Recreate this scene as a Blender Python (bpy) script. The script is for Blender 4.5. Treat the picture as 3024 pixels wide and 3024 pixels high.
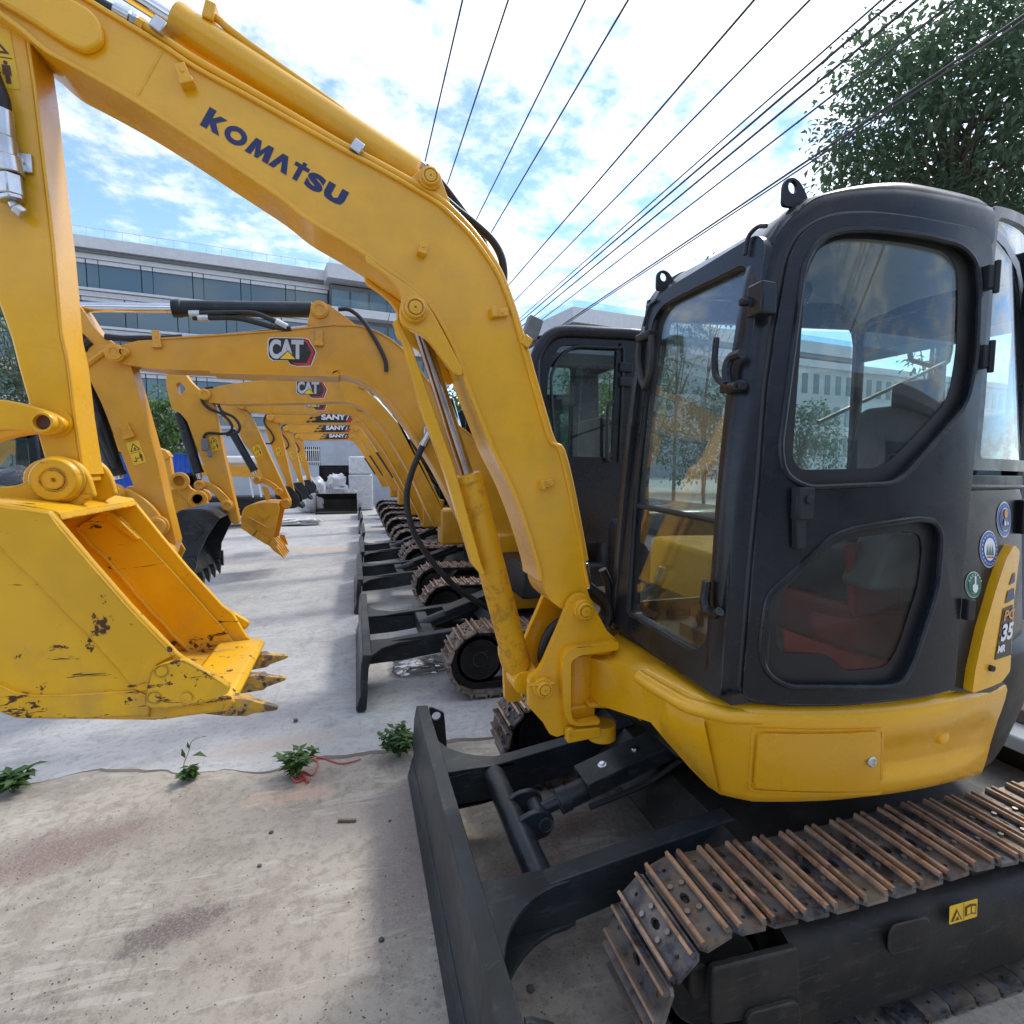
import bpy, bmesh, math, random
from mathutils import Vector, Matrix, noise
from mathutils.geometry import tessellate_polygon
random.seed(7)
R_ = math.radians
scene = bpy.context.scene
for o in list(bpy.data.objects): bpy.data.objects.remove(o)
COL = scene.collection

# ------------------------------------------------------------------ camera
FPX, CXP, CYP, HCAM = 1638.0, 1512.0, 1512.0, 1.67     # focal length in photo pixels, photo centre, eye height
PITCH = math.atan2(CYP-1370.0, FPX)
_up = Vector((0, math.cos(PITCH), math.sin(PITCH)))
_yy = Vector(((1048-CXP)/FPX, (CYP-1370)/FPX, -1.0)); _yy = (_yy-_up*_yy.dot(_up)).normalized()
_xx = _yy.cross(_up)
CR = Matrix((_xx, _yy, _up))                            # camera axes -> world axes
CAM = Vector((0, 0, HCAM))
cd = bpy.data.cameras.new('camera'); co = bpy.data.objects.new('camera', cd); COL.objects.link(co)
co.matrix_world = Matrix.Translation(CAM) @ CR.to_4x4()
cd.sensor_width = 36.0; cd.lens = FPX/3024*36.0; cd.clip_start = 0.05; cd.clip_end = 2000
scene.camera = co

# ------------------------------------------------------------------ light
SUN_AZ, SUN_EL = R_(58), R_(50)      # azimuth from +Y towards +X
SUN_V = Vector((math.sin(SUN_AZ)*math.cos(SUN_EL), math.cos(SUN_AZ)*math.cos(SUN_EL), math.sin(SUN_EL)))
w = bpy.data.worlds.new('World'); scene.world = w; w.use_nodes = True
nt = w.node_tree; nt.nodes.clear()
def wn(t, **k):
    n = nt.nodes.new(t)
    for a, b in k.items(): setattr(n, a, b)
    return n
def wl(a, b): nt.links.new(a, b)
def wmath(op, a, b=None, c=None, clamp=False):
    n = wn('ShaderNodeMath', operation=op, use_clamp=clamp)
    for i, v in enumerate((a, b, c)):
        if v is None: continue
        if isinstance(v, (int, float)): n.inputs[i].default_value = v
        else: wl(v, n.inputs[i])
    return n.outputs[0]
sky = wn('ShaderNodeTexSky', sky_type='NISHITA', sun_disc=False, sun_elevation=SUN_EL, sun_rotation=SUN_AZ, altitude=50, air_density=.85, dust_density=0.0, ozone_density=5.0)
tc = wn('ShaderNodeTexCoord'); sep = wn('ShaderNodeSeparateXYZ'); wl(tc.outputs['Generated'], sep.inputs[0])
zz = wmath('ADD', wmath('MAXIMUM', sep.outputs[2], 0.0), 0.16)
cmb = wn('ShaderNodeCombineXYZ'); wl(wmath('DIVIDE', sep.outputs[0], zz), cmb.inputs[0]); wl(wmath('DIVIDE', sep.outputs[1], zz), cmb.inputs[1])
def wnoise(scale, detail, rough, loc):
    mp = wn('ShaderNodeMapping'); mp.inputs['Location'].default_value = loc; wl(cmb.outputs[0], mp.inputs[0])
    n = wn('ShaderNodeTexNoise'); n.inputs['Scale'].default_value = scale; n.inputs['Detail'].default_value = detail; n.inputs['Roughness'].default_value = rough
    wl(mp.outputs[0], n.inputs['Vector']); return n.outputs['Fac']
n1 = wnoise(1.1, 3, .5, (3, 1, 0)); n2 = wnoise(5.5, 6, .62, (0, 7, 2)); n3 = wnoise(17, 4, .6, (5, 2, 9))
sd = wn('ShaderNodeVectorMath', operation='DOT_PRODUCT'); wl(tc.outputs['Generated'], sd.inputs[0]); sd.inputs[1].default_value = SUN_V
glow = wmath('POWER', wmath('MAXIMUM', sd.outputs['Value'], 0.0), 5.0)
cov = wmath('ADD', wmath('ADD', wmath('MULTIPLY', n1, .55), wmath('MULTIPLY', n2, .55)), wmath('ADD', wmath('MULTIPLY', n3, .22), wmath('MULTIPLY', glow, .20)))
rmp = wn('ShaderNodeMapRange', interpolation_type='SMOOTHSTEP'); wl(cov, rmp.inputs['Value'])
rmp.inputs['From Min'].default_value = .585; rmp.inputs['From Max'].default_value = .79
cloudc = wn('ShaderNodeCombineColor')
cb = wmath('ADD', wmath('MULTIPLY', glow, 3.5), 4.5)
for i, k in enumerate((.93, .97, 1.03)): wl(wmath('MULTIPLY', cb, k), cloudc.inputs[i])
mx = wn('ShaderNodeMix', data_type='RGBA'); wl(wmath('ADD', wmath('MULTIPLY', rmp.outputs[0], .86), .05), mx.inputs[0]); wl(sky.outputs[0], mx.inputs[6]); wl(cloudc.outputs[0], mx.inputs[7])
bg = wn('ShaderNodeBackground'); bg.inputs['Strength'].default_value = 0.10; wl(mx.outputs[2], bg.inputs['Color'])
wo = wn('ShaderNodeOutputWorld'); wl(bg.outputs[0], wo.inputs[0])

sl = bpy.data.lights.new('sun', 'SUN'); sl.energy = 0.85; sl.angle = R_(11); sl.color = (1, .95, .87)
so = bpy.data.objects.new('sun', sl); COL.objects.link(so); so.rotation_euler = (-SUN_V).to_track_quat('-Z', 'Y').to_euler(); so.location = (6, 6, 12)
vs = scene.view_settings; vs.view_transform = 'Standard'; vs.look = 'None'; vs.exposure = 1.65; vs.gamma = 1.0; vs.use_curve_mapping = False
scene.render.engine = 'CYCLES'
scene.cycles.max_bounces = 8; scene.cycles.transparent_max_bounces = 24; scene.cycles.glossy_bounces = 4; scene.cycles.diffuse_bounces = 3
scene.cycles.caustics_reflective = False; scene.cycles.caustics_refractive = False

# ------------------------------------------------------------------ pixel -> place
def ray(u, v): return CR @ Vector(((u-CXP)/FPX, (CYP-v)/FPX, -1.0))
def onY(u, v, y): d = ray(u, v); return CAM+d*(y/d.y)
def onX(u, v, x): d = ray(u, v); return CAM+d*(x/d.x)
def onZ(u, v, z=0.0): d = ray(u, v); return CAM+d*((z-HCAM)/d.z)
def onS(u, v, f, y0=1.2):                     # f(x, z) -> y
    d = ray(u, v); y = y0
    for _ in range(30):
        p = CAM+d*(y/d.y); y = .5*y+.5*f(p.x, p.z)
    return CAM+d*(y/d.y)
def onFront(u, v, f, x0=1.0):                 # f(y, z) -> x
    d = ray(u, v); x = x0
    for _ in range(30):
        p = CAM+d*(x/d.x); x = .5*x+.5*f(p.y, p.z)
    return CAM+d*(x/d.x)
def crop(x0, y0, s, pts): return [(x0+x/s, y0+y/s) for x, y in pts]
def kA(p): return crop(1750, 2300, 2.76, p)
def kB(p): return crop(2400, 2300, 3.096, p)
def kC(p): return crop(1200, 2000, 3.22, p)
def kE(p): return crop(900, 1200, 1.932, p)
def kF(p): return crop(0, 800, 1.932, p)
def kG(p): return crop(1450, 1700, 3.22, p)
def kH(p): return crop(200, 900, 2.415, p)
def kJ(p): return crop(700, 1150, 2.415, p)
def kK(p): return crop(0, 1000, 3.864, p)
def kL(p): return crop(0, 1200, 1.932, p)
def kP(p): return crop(1700, 1400, 1.459, p)
def kQ(p): return crop(2624, 1400, 1.932, p)
def kR(p): return crop(2224, 0, 2.415, p)
def kS(p): return crop(1800, 450, 1.578, p)
def kT(p): return crop(1750, 1300, 2.415, p)
def k1(p): return crop(0, 0, 1.932, p)
def k2(p): return crop(900, 300, 1.932, p)
def kV(p): return [(x*3024/1932, y*3024/1932) for x, y in p]
def XZ(pts, y): return [(q.x, q.z) for q in (onY(u, v, y) for u, v in pts)]
def XZS(pts, f): return [(q.x, q.z) for q in (onS(u, v, f) for u, v in pts)]

def rnd(poly, r, n=5):
    """round the corners of a closed 2-D polygon"""
    out = []; N = len(poly)
    for i in range(N):
        p = Vector(poly[i]); a = Vector(poly[i-1])-p; b = Vector(poly[(i+1) % N])-p
        la, lb = a.length, b.length
        if la < 1e-6 or lb < 1e-6: continue
        k = min(r, la*.48, lb*.48); pa = p+a*(k/la); pb = p+b*(k/lb)
        for j in range(n+1):
            t = j/n; out.append(tuple((1-t)**2*pa+2*t*(1-t)*p+t*t*pb))
    return out
def smooth_path(pts, n=6, closed=False):
    P = [Vector(p) for p in pts]; N = len(P); out = []
    rng = range(N if closed else N-1)
    for i in rng:
        p0 = P[i-1] if (closed or i > 0) else P[0]*2-P[1]
        p1 = P[i]; p2 = P[(i+1) % N]
        p3 = P[(i+2) % N] if (closed or i+2 < N) else P[-1]*2-P[-2]
        for j in range(n):
            t = j/n
            out.append(.5*((2*p1)+(p2-p0)*t+(2*p0-5*p1+4*p2-p3)*t*t+(3*p1-p0-3*p2+p3)*t**3))
    if not closed: out.append(P[-1])
    return out

# ------------------------------------------------------------------ mesh collector
class MB:
    def __init__(s): s.v = []; s.f = []; s.m = []; s.mi = 0
    def add(s, vs, fs, m=None):
        b = len(s.v); s.v += [tuple(v) for v in vs]; s.f += [tuple(i+b for i in f) for f in fs]; s.m += [s.mi if m is None else m]*len(fs); return s
    def box(s, c, d, rot=None, m=None):
        c = Vector(c); vs = []
        for i in (-.5, .5):
            for j in (-.5, .5):
                for k in (-.5, .5):
                    q = Vector((d[0]*i, d[1]*j, d[2]*k)); vs.append(c+(rot @ q if rot else q))
        return s.add(vs, [(0, 1, 3, 2), (4, 6, 7, 5), (0, 4, 5, 1), (2, 3, 7, 6), (0, 2, 6, 4), (1, 5, 7, 3)], m)
    def prism(s, poly, a, b, holes=(), mp=None, m=None):
        """extrude a 2-D polygon (with holes) between depths a and b; mp(p, q, depth) -> point (default: x, depth, z)"""
        mp = mp or (lambda x, z, d: (x, d, z))
        loops = [list(poly)]+[list(h) for h in holes]
        def area(l): return sum(l[i-1][0]*l[i][1]-l[i][0]*l[i-1][1] for i in range(len(l)))
        for i, l in enumerate(loops):
            if (area(l) > 0) != (i == 0): l.reverse()
        flat = [p for l in loops for p in l]; n = len(flat)
        if len(loops) == 1 and n <= 64: cap = [tuple(range(n))]
        else:
            cap = []
            for t in tessellate_polygon([[Vector((p[0], p[1], 0)) for p in l] for l in loops]):
                A, B, C_ = (Vector(flat[i][:2]) for i in t)
                cr = (B-A).cross(C_-A)
                if abs(cr) < 1e-12: continue
                cap.append(t if cr > 0 else (t[0], t[2], t[1]))
        vs = [mp(p[0], p[1], a) for p in flat]+[mp(p[0], p[1], b) for p in flat]
        fs = [tuple(f) for f in cap]+[tuple(i+n for i in reversed(f)) for f in cap]
        o = 0
        for l in loops:
            k = len(l)
            for i in range(k):
                j = (i+1) % k; fs.append((o+i, o+i+n, o+j+n, o+j))
            o += k
        return s.add(vs, fs, m)
    def cyl(s, p0, p1, r, r1=None, n=20, m=None, caps=True):
        p0, p1 = Vector(p0), Vector(p1); r1 = r if r1 is None else r1
        a = (p1-p0).normalized(); u = a.orthogonal().normalized(); w_ = a.cross(u)
        vs = []
        for p, q in ((p0, r), (p1, r1)):
            for i in range(n):
                t = 2*math.pi*i/n; vs.append(p+(u*math.cos(t)+w_*math.sin(t))*q)
        fs = [(i, (i+1) % n, n+(i+1) % n, n+i) for i in range(n)]
        if caps: fs += [tuple(range(n-1, -1, -1)), tuple(range(n, 2*n))]
        return s.add(vs, fs, m)
    def lathe(s, p, axis, prof, n=24, m=None):
        """rings (offset along axis, radius)"""
        p = Vector(p); a = Vector(axis).normalized(); u = a.orthogonal().normalized(); w_ = a.cross(u); vs = []; fs = []
        for o, r in prof:
            for i in range(n):
                t = 2*math.pi*i/n; vs.append(p+a*o+(u*math.cos(t)+w_*math.sin(t))*r)
        for k in range(len(prof)-1):
            for i in range(n):
                j = (i+1) % n; fs.append((k*n+i, k*n+j, (k+1)*n+j, (k+1)*n+i))
        fs += [tuple(range(n-1, -1, -1)), tuple(range((len(prof)-1)*n, len(prof)*n))]
        return s.add(vs, fs, m)
    def tube(s, pts, r, n=10, m=None, taper=None):
        P = [Vector(p) for p in pts]; N = len(P); vs = []; fs = []
        t0 = (P[1]-P[0]).normalized(); u = t0.orthogonal().normalized()
        for i in range(N):
            t = (P[min(i+1, N-1)]-P[max(i-1, 0)]).normalized()
            u = (u-t*u.dot(t)).normalized(); w_ = t.cross(u)
            q = r if taper is None else r*(1+(taper-1)*i/(N-1))
            for k in range(n):
                a = 2*math.pi*k/n; vs.append(P[i]+(u*math.cos(a)+w_*math.sin(a))*q)
        for i in range(N-1):
            for k in range(n):
                j = (k+1) % n; fs.append((i*n+k, i*n+j, (i+1)*n+j, (i+1)*n+k))
        fs += [tuple(range(n-1, -1, -1)), tuple(range((N-1)*n, N*n))]
        return s.add(vs, fs, m)
    def loft(s, rows, closed=False, m=None, flip=False):
        n = len(rows[0]); vs = [p for r in rows for p in r]; fs = []
        for i in range(len(rows)-1):
            for j in range(n if closed else n-1):
                k = (j+1) % n; f = (i*n+j, i*n+k, (i+1)*n+k, (i+1)*n+j)
                fs.append(f[::-1] if flip else f)
        return s.add(vs, fs, m)
    def hexb(s, p, d, r, h, m=None): return s.cyl(p, Vector(p)+Vector(d).normalized()*h, r, n=6, m=m)
    def mesh(s, name, mats, smooth=38, warp=None, cuts=None, fix=True):
        me = bpy.data.meshes.new(name); me.from_pydata(s.v, [], s.f)
        for x in mats: me.materials.append(MT[x] if isinstance(x, str) else x)
        for i, p in enumerate(me.polygons): p.material_index = s.m[i]
        if warp or fix or cuts:
            bm = bmesh.new(); bm.from_mesh(me)
            if cuts:
                ax, vals = cuts
                for c in vals:
                    co_ = [0, 0, 0]; no = [0, 0, 0]; co_[ax] = c; no[ax] = 1
                    bmesh.ops.bisect_plane(bm, geom=bm.verts[:]+bm.edges[:]+bm.faces[:], plane_co=co_, plane_no=no, dist=1e-5)
            if warp:
                for v_ in bm.verts: v_.co = warp(v_.co)
            if fix: bmesh.ops.recalc_face_normals(bm, faces=bm.faces[:])
            bm.to_mesh(me); bm.free()
        if smooth:
            me.shade_smooth(); me.set_sharp_from_angle(angle=R_(smooth))
        me.update(); return me
    def build(s, name, mats, parent=None, bevel=0, smooth=38, label=None, warp=None, cuts=None, seg=2, fix=True):
        if isinstance(mats, str): mats = [mats]
        return put(name, s.mesh(name, mats, smooth, warp, cuts, fix), parent, bevel, label, seg)
def put(name, me, parent=None, bevel=0, label=None, seg=2, M=None):
    o = bpy.data.objects.new(name, me); COL.objects.link(o)
    if M is not None: o.matrix_basis = M
    if parent is not None:
        o.parent = parent
        if parent.type == 'EMPTY': o.matrix_parent_inverse = Matrix.Translation(-parent.location)
    if bevel:
        b = o.modifiers.new('bevel', 'BEVEL'); b.width = bevel; b.segments = seg; b.limit_method = 'ANGLE'; b.angle_limit = R_(40); b.harden_normals = False
    if label: o['label'] = label
    return o
def thing(name, loc, label, cat, group=None):
    o = bpy.data.objects.new(name, None); COL.objects.link(o); o.location = loc; o.empty_display_size = .1
    o['label'] = label; o['category'] = cat
    if group: o['group'] = group
    return o
def tag(o, label, cat, group=None):
    o['label'] = label; o['category'] = cat
    if group: o['group'] = group
    return o
def structure(o): o['kind'] = 'structure'; return o
# ------------------------------------------------------------------ materials
MT = {}
def newmat(name):
    m = bpy.data.materials.new(name); m.use_nodes = True; m.node_tree.nodes.clear(); MT[name] = m; return m
class NB:
    def __init__(s, m): s.t = m.node_tree
    def n(s, t, **k):
        x = s.t.nodes.new(t)
        for a, b in k.items(): setattr(x, a, b)
        return x
    def L(s, a, b): s.t.links.new(a, b)
    def coord(s, which='Object', scale=(1, 1, 1), loc=(0, 0, 0), rot=(0, 0, 0), rand=False):
        c = s.n('ShaderNodeTexCoord'); mp = s.n('ShaderNodeMapping'); src = c.outputs[which]
        if rand:
            oi = s.n('ShaderNodeObjectInfo'); ad = s.n('ShaderNodeVectorMath', operation='ADD'); mu = s.n('ShaderNodeVectorMath', operation='SCALE')
            cx = s.n('ShaderNodeCombineXYZ'); s.L(oi.outputs['Random'], cx.inputs[0]); s.L(oi.outputs['Random'], cx.inputs[1]); s.L(cx.outputs[0], mu.inputs[0]); mu.inputs['Scale'].default_value = 37
            s.L(src, ad.inputs[0]); s.L(mu.outputs[0], ad.inputs[1]); src = ad.outputs[0]
        s.L(src, mp.inputs[0]); mp.inputs['Scale'].default_value = scale; mp.inputs['Location'].default_value = loc; mp.inputs['Rotation'].default_value = rot; return mp.outputs[0]
    def noise(s, vec, scale, detail=4, rough=.55, dist=0):
        x = s.n('ShaderNodeTexNoise'); s.L(vec, x.inputs['Vector']); x.inputs['Scale'].default_value = scale; x.inputs['Detail'].default_value = detail; x.inputs['Roughness'].default_value = rough; x.inputs['Distortion'].default_value = dist; return x.outputs['Fac']
    def vor(s, vec, scale, feature='F1'):
        x = s.n('ShaderNodeTexVoronoi', feature=feature); s.L(vec, x.inputs['Vector']); x.inputs['Scale'].default_value = scale; return x.outputs['Distance']
    def rng(s, val, a, b, c=0, d=1, smooth=True):
        x = s.n('ShaderNodeMapRange', interpolation_type='SMOOTHSTEP' if smooth else 'LINEAR'); s.L(val, x.inputs['Value'])
        for k, q in zip(('From Min', 'From Max', 'To Min', 'To Max'), (a, b, c, d)): x.inputs[k].default_value = q
        return x.outputs[0]
    def math(s, op, a, b=None, clamp=False):
        x = s.n('ShaderNodeMath', operation=op, use_clamp=clamp)
        for i, q in enumerate((a, b)):
            if q is None: continue
            if isinstance(q, (int, float)): x.inputs[i].default_value = q
            else: s.L(q, x.inputs[i])
        return x.outputs[0]
    def mix(s, f, a, b):
        x = s.n('ShaderNodeMix', data_type='RGBA')
        for i, q in ((0, f), (6, a), (7, b)):
            if isinstance(q, (int, float)): x.inputs[i].default_value = q
            elif isinstance(q, tuple): x.inputs[i].default_value = (*q, 1)
            else: s.L(q, x.inputs[i])
        return x.outputs[2]
    def out(s, col, rough, metal=0.0, bump=None, bstr=.2, bdist=.004, spec=.5, coat=0.0, extra=None):
        p = s.n('ShaderNodeBsdfPrincipled')
        for nm, q in (('Base Color', col), ('Roughness', rough), ('Metallic', metal), ('Specular IOR Level', spec), ('Coat Weight', coat)):
            if isinstance(q, tuple): p.inputs[nm].default_value = (*q, 1)
            elif isinstance(q, (int, float)): p.inputs[nm].default_value = q
            else: s.L(q, p.inputs[nm])
        p.inputs['Coat Roughness'].default_value = .12
        if bump is not None:
            b = s.n('ShaderNodeBump'); b.inputs['Strength'].default_value = bstr; b.inputs['Distance'].default_value = bdist; s.L(bump, b.inputs['Height']); s.L(b.outputs[0], p.inputs['Normal'])
        o = s.n('ShaderNodeOutputMaterial'); s.L(p.outputs[0], o.inputs[0]); return p
    def edge(s, radius=.008):
        b = s.n('ShaderNodeBevel', samples=4); b.inputs['Radius'].default_value = radius; g = s.n('ShaderNodeNewGeometry')
        d = s.n('ShaderNodeVectorMath', operation='DOT_PRODUCT'); s.L(b.outputs[0], d.inputs[0]); s.L(g.outputs['Normal'], d.inputs[1])
        return s.math('SUBTRACT', 1.0, d.outputs['Value'], clamp=True)

def paint(name, col, rough=.4, var=.08, dust=(.35, .30, .22), dustamt=.12, bump=.05, coat=0.0, rand=False, spec=.5, dscale=3.0, worn=None, smudge=None):
    b = NB(newmat(name)); v = b.coord(rand=rand)
    a = b.noise(v, 2.2, 5, .6); d = b.noise(v, dscale, 8, .65); f = b.noise(v, 60, 3, .6)
    c = b.mix(b.rng(a, .42, .58), tuple(x*(1-var) for x in col), tuple(min(1, x*(1+var)) for x in col))
    up = b.n('ShaderNodeNewGeometry'); sx = b.n('ShaderNodeSeparateXYZ'); b.L(up.outputs['Normal'], sx.inputs[0])
    dm = b.math('MULTIPLY', b.rng(d, .47, .62), dustamt); dm = b.math('ADD', dm, b.math('MULTIPLY', b.rng(sx.outputs[2], .3, 1), dustamt*.9), clamp=True)
    c = b.mix(dm, c, dust)
    if smudge:
        sm = b.math('MULTIPLY', b.rng(b.noise(b.coord(scale=(1, 1, .45)), 1.6, 7, .66, .8), .50, .60), b.rng(b.noise(v, 9, 5, .6), .40, .58)); c = b.mix(b.math('MULTIPLY', sm, smudge[1]), c, smudge[0])
    if worn:
        wm = b.rng(b.math('MULTIPLY', b.math('MULTIPLY', b.edge(worn[1]), 3.0), b.rng(b.noise(v, 14, 6, .65), .40, .58)), .15, .5); sc_ = b.rng(b.noise(b.coord(scale=(1, 2.5, 5)), 9, 8, .7, .8), .575, .60)
        c = b.mix(b.math('MAXIMUM', b.math('MULTIPLY', wm, .8), b.math('MULTIPLY', sc_, worn[2])), c, worn[0])
    r = b.math('ADD', b.math('MULTIPLY', b.rng(d, .42, .60), .16), rough-.05)
    b.out(c, r, 0, b.math('ADD', f, b.math('MULTIPLY', a, .6)), bump, .003, spec, coat); return name
paint('yellow', (.84, .43, .007), .30, .05, (.66, .45, .16), .09, .05, .3, worn=((.50, .25, .02), .006, .10), smudge=((.50, .28, .04), .14))
paint('cat_yellow', (.68, .31, .013), .36, .06, (.52, .38, .2), .14, .04, .15, smudge=((.40, .2, .05), .35))
paint('sany_yellow', (.72, .32, .014), .38, .06, (.52, .38, .2), .16, .04, .15)
paint('charcoal', (.008, .010, .014), .30, .25, (.12, .125, .135), .02, .05, .1, dscale=5, spec=.32, worn=((.10, .105, .115), .006, .07))
paint('charcoal_rough', (.014, .016, .019), .45, .25, (.2, .18, .15), .05, .12, spec=.3)
paint('blade_paint', (.016, .022, .027), .36, .3, (.17, .16, .14), .09, .12, spec=.35, worn=((.16, .165, .17), .010, .16))
paint('under_black', (.011, .012, .013), .45, .3, (.17, .13, .09), .13, .25, spec=.3, worn=((.11, .10, .09), .012, .18))
paint('rubber', (.012, .012, .013), .5, .3, (.2, .18, .15), .06, .1)
paint('dark_gap', (.006, .006, .007), .8, .2, (.05, .045, .04), .1)
paint('seat_fabric', (.03, .032, .035), .85, .25, (.2, .19, .17), .08, .3)
paint('grey_plastic', (.16, .165, .165), .6, .15, (.3, .28, .25), .1)
paint('headliner', (.42, .45, .48), .8, .08, (.3, .3, .3), .05)
paint('red_plastic', (.55, .028, .025), .45, .12, (.3, .2, .16), .1)
paint('red_dark', (.30, .016, .016), .55, .2, (.2, .12, .1), .15)
paint('white_paint', (.78, .78, .77), .5, .05, (.5, .48, .44), .12)
paint('navy', (.012, .022, .105), .4, .05, (.2, .2, .2), .02)
paint('decal_black', (.012, .012, .013), .4, .1)
paint('decal_white', (.82, .82, .82), .4, .03)
paint('decal_red', (.52, .02, .03), .4, .05)
paint('decal_yellow', (.85, .52, .02), .4, .05, (.5, .4, .2), .05)
paint('decal_orange', (.72, .26, .03), .4, .05)
paint('decal_blue', (.02, .10, .42), .4, .05)
paint('decal_green', (.01, .16, .09), .4, .05)
paint('warn_brown', (.10, .025, .008), .45, .1)
paint('steel_galv', (.52, .53, .54), .32, .1, (.4, .38, .35), .12)
paint('blue_sheet', (.008, .075, .42), .45, .12, (.3, .32, .35), .08)
paint('wall_grey', (.44, .46, .50), .8, .05, (.35, .34, .33), .25, .25, dscale=.8)
paint('wall_grey_dark', (.42, .42, .42), .8, .1, (.2, .19, .18), .2, .2)
paint('facade_white', (.47, .47, .49), .55, .04, (.4, .4, .4), .15, dscale=.4)
paint('facade_dark', (.10, .105, .11), .5, .1, (.3, .3, .3), .1)
paint('frame_dark', (.03, .033, .036), .4, .1)
paint('panel_blue_grey', (.11, .125, .16), .55, .06, (.3, .3, .3), .12)
paint('deck_grey', (.45, .47, .47), .5, .08, (.35, .3, .25), .2)
paint('cable', (.03, .03, .033), .6, .1)
paint('concrete_pole', (.42, .41, .39), .85, .1)
paint('red_string', (.55, .05, .05), .6, .1)
paint('bark', (.13, .10, .075), .9, .3, (.25, .24, .2), .2, .8)
paint('twig', (.20, .15, .10), .8, .3)
paint('stone', (.075, .07, .07), .85, .4, rand=True)
paint('stem_green', (.10, .16, .04), .6, .2)
paint('glass_dark', (.010, .014, .017), .06, .2, (.1, .1, .1), .02, 0)
paint('brown_cover', (.11, .075, .05), .5, .15)

def metal(name, col, rough, var=.25):
    b = NB(newmat(name)); v = b.coord(); a = b.noise(v, 8, 5, .6)
    b.out(b.mix(b.rng(a, .35, .7), col, tuple(x*(1-var) for x in col)), b.rng(a, .2, .8, rough*.7, rough*1.4), 1.0)
metal('chrome', (.75, .76, .78), .10, .12); metal('chrome_stained', (.52, .46, .44), .16, .4); metal('zinc', (.62, .63, .64), .28); metal('bolt', (.42, .38, .34), .45)

# worn yellow (bucket)
b = NB(newmat('yellow_worn')); v = b.coord(); a = b.noise(v, 2.2, 5, .6)
c = b.mix(b.rng(a, .42, .58), (.76, .40, .007), (.88, .475, .009))
vs_ = b.coord(scale=(1.0, 3, 5.0), rot=(0, .5, 0)); sc = b.noise(vs_, 6, 10, .72, .6); sc2 = b.noise(v, 11, 9, .7)
low = b.n('ShaderNodeSeparateXYZ'); b.L(b.coord(), low.inputs[0])
lowm = b.rng(low.outputs[2], 1.30, .86)                       # more wear on the lower, digging end of the bucket
thr = b.math('SUBTRACT', sc, b.math('MULTIPLY', b.math('SUBTRACT', 1.0, lowm), .07))
m1 = b.rng(thr, .566, .584)
m2 = b.rng(b.math('SUBTRACT', sc2, b.math('MULTIPLY', b.math('SUBTRACT', 1.0, lowm), .045)), .590, .603)
ed = b.math('MULTIPLY', b.edge(.012), 3.0); ew = b.rng(b.math('MULTIPLY', ed, b.rng(sc2, .40, .56)), .18, .45)
c = b.mix(b.math('MULTIPLY', b.rng(b.noise(v, 3.3, 6, .6), .48, .62), b.math('ADD', b.math('MULTIPLY', lowm, .45), .08)), c, (.34, .22, .09))
msk = b.math('MAXIMUM', b.math('MAXIMUM', m1, m2), ew)
c = b.mix(msk, c, (.075, .030, .013))
b.out(c, b.math('ADD', .36, b.math('MULTIPLY', msk, .35)), 0, b.math('SUBTRACT', b.noise(v, 40, 4, .6), b.math('MULTIPLY', msk, .8)), .25, .003)
b = NB(newmat('tooth_worn')); v = b.coord(); a = b.noise(v, 30, 7, .68); a2 = b.noise(v, 12, 7, .7)
c = b.mix(b.rng(a, .44, .56), (.60, .33, .03), (.40, .25, .09)); mk = b.rng(a2, .49, .55); c = b.mix(mk, c, (.16, .10, .06)); c = b.mix(b.rng(a, .56, .60), c, (.06, .03, .018))
b.out(c, .5, 0, a, .4, .003)
# yellow with grime (boom cylinder)
b = NB(newmat('yellow_grimy')); v = b.coord(); a = b.noise(v, 3, 5, .6); g = b.noise(v, 26, 8, .75); g2 = b.noise(v, 4, 6, .6)
c = b.mix(b.rng(a, .3, .7), (.70, .35, .010), (.82, .43, .014)); mm = b.math('MULTIPLY', b.rng(g, .49, .58), b.rng(g2, .42, .56))
b.out(b.mix(b.math('MULTIPLY', mm, .42), c, (.22, .11, .02)), b.math('ADD', .4, b.math('MULTIPLY', mm, .3)), 0, g, .15, .002)
# track steel: dark plate with mud, rusty grouser
def rusty(name, base, dirt, rust, rustamt, rough):
    b = NB(newmat(name)); v = b.coord(rand=True); a = b.noise(v, 14, 8, .68); d = b.noise(v, 6, 6, .62); e = b.noise(v, 55, 5, .7); f = b.noise(v, 5, 3, .5)
    c = b.mix(b.rng(a, .44, .56), base, tuple(x*2.6 for x in base)); c = b.mix(b.math('MULTIPLY', b.rng(d, .47, .57), .66), c, dirt)
    c = b.mix(b.math('MULTIPLY', b.rng(f, .5, .62), .5), c, (.34, .28, .20))
    c = b.mix(b.math('MULTIPLY', b.rng(e, .54-rustamt*.12, .62-rustamt*.12), rustamt), c, rust)
    b.out(c, b.rng(a, .3, .7, rough-.12, rough+.2), .35 if rustamt < .3 else .0, b.math('ADD', a, b.math('MULTIPLY', e, .5)), .55, .004)
rusty('shoe_plate', (.042, .045, .050), (.20, .16, .12), (.26, .12, .05), .24, .40)
rusty('shoe_rust', (.20, .115, .07), (.40, .25, .16), (.46, .21, .08), .6, .55)
rusty('shoe_far', (.09, .08, .075), (.16, .115, .09), (.26, .11, .06), .4, .6)

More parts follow.
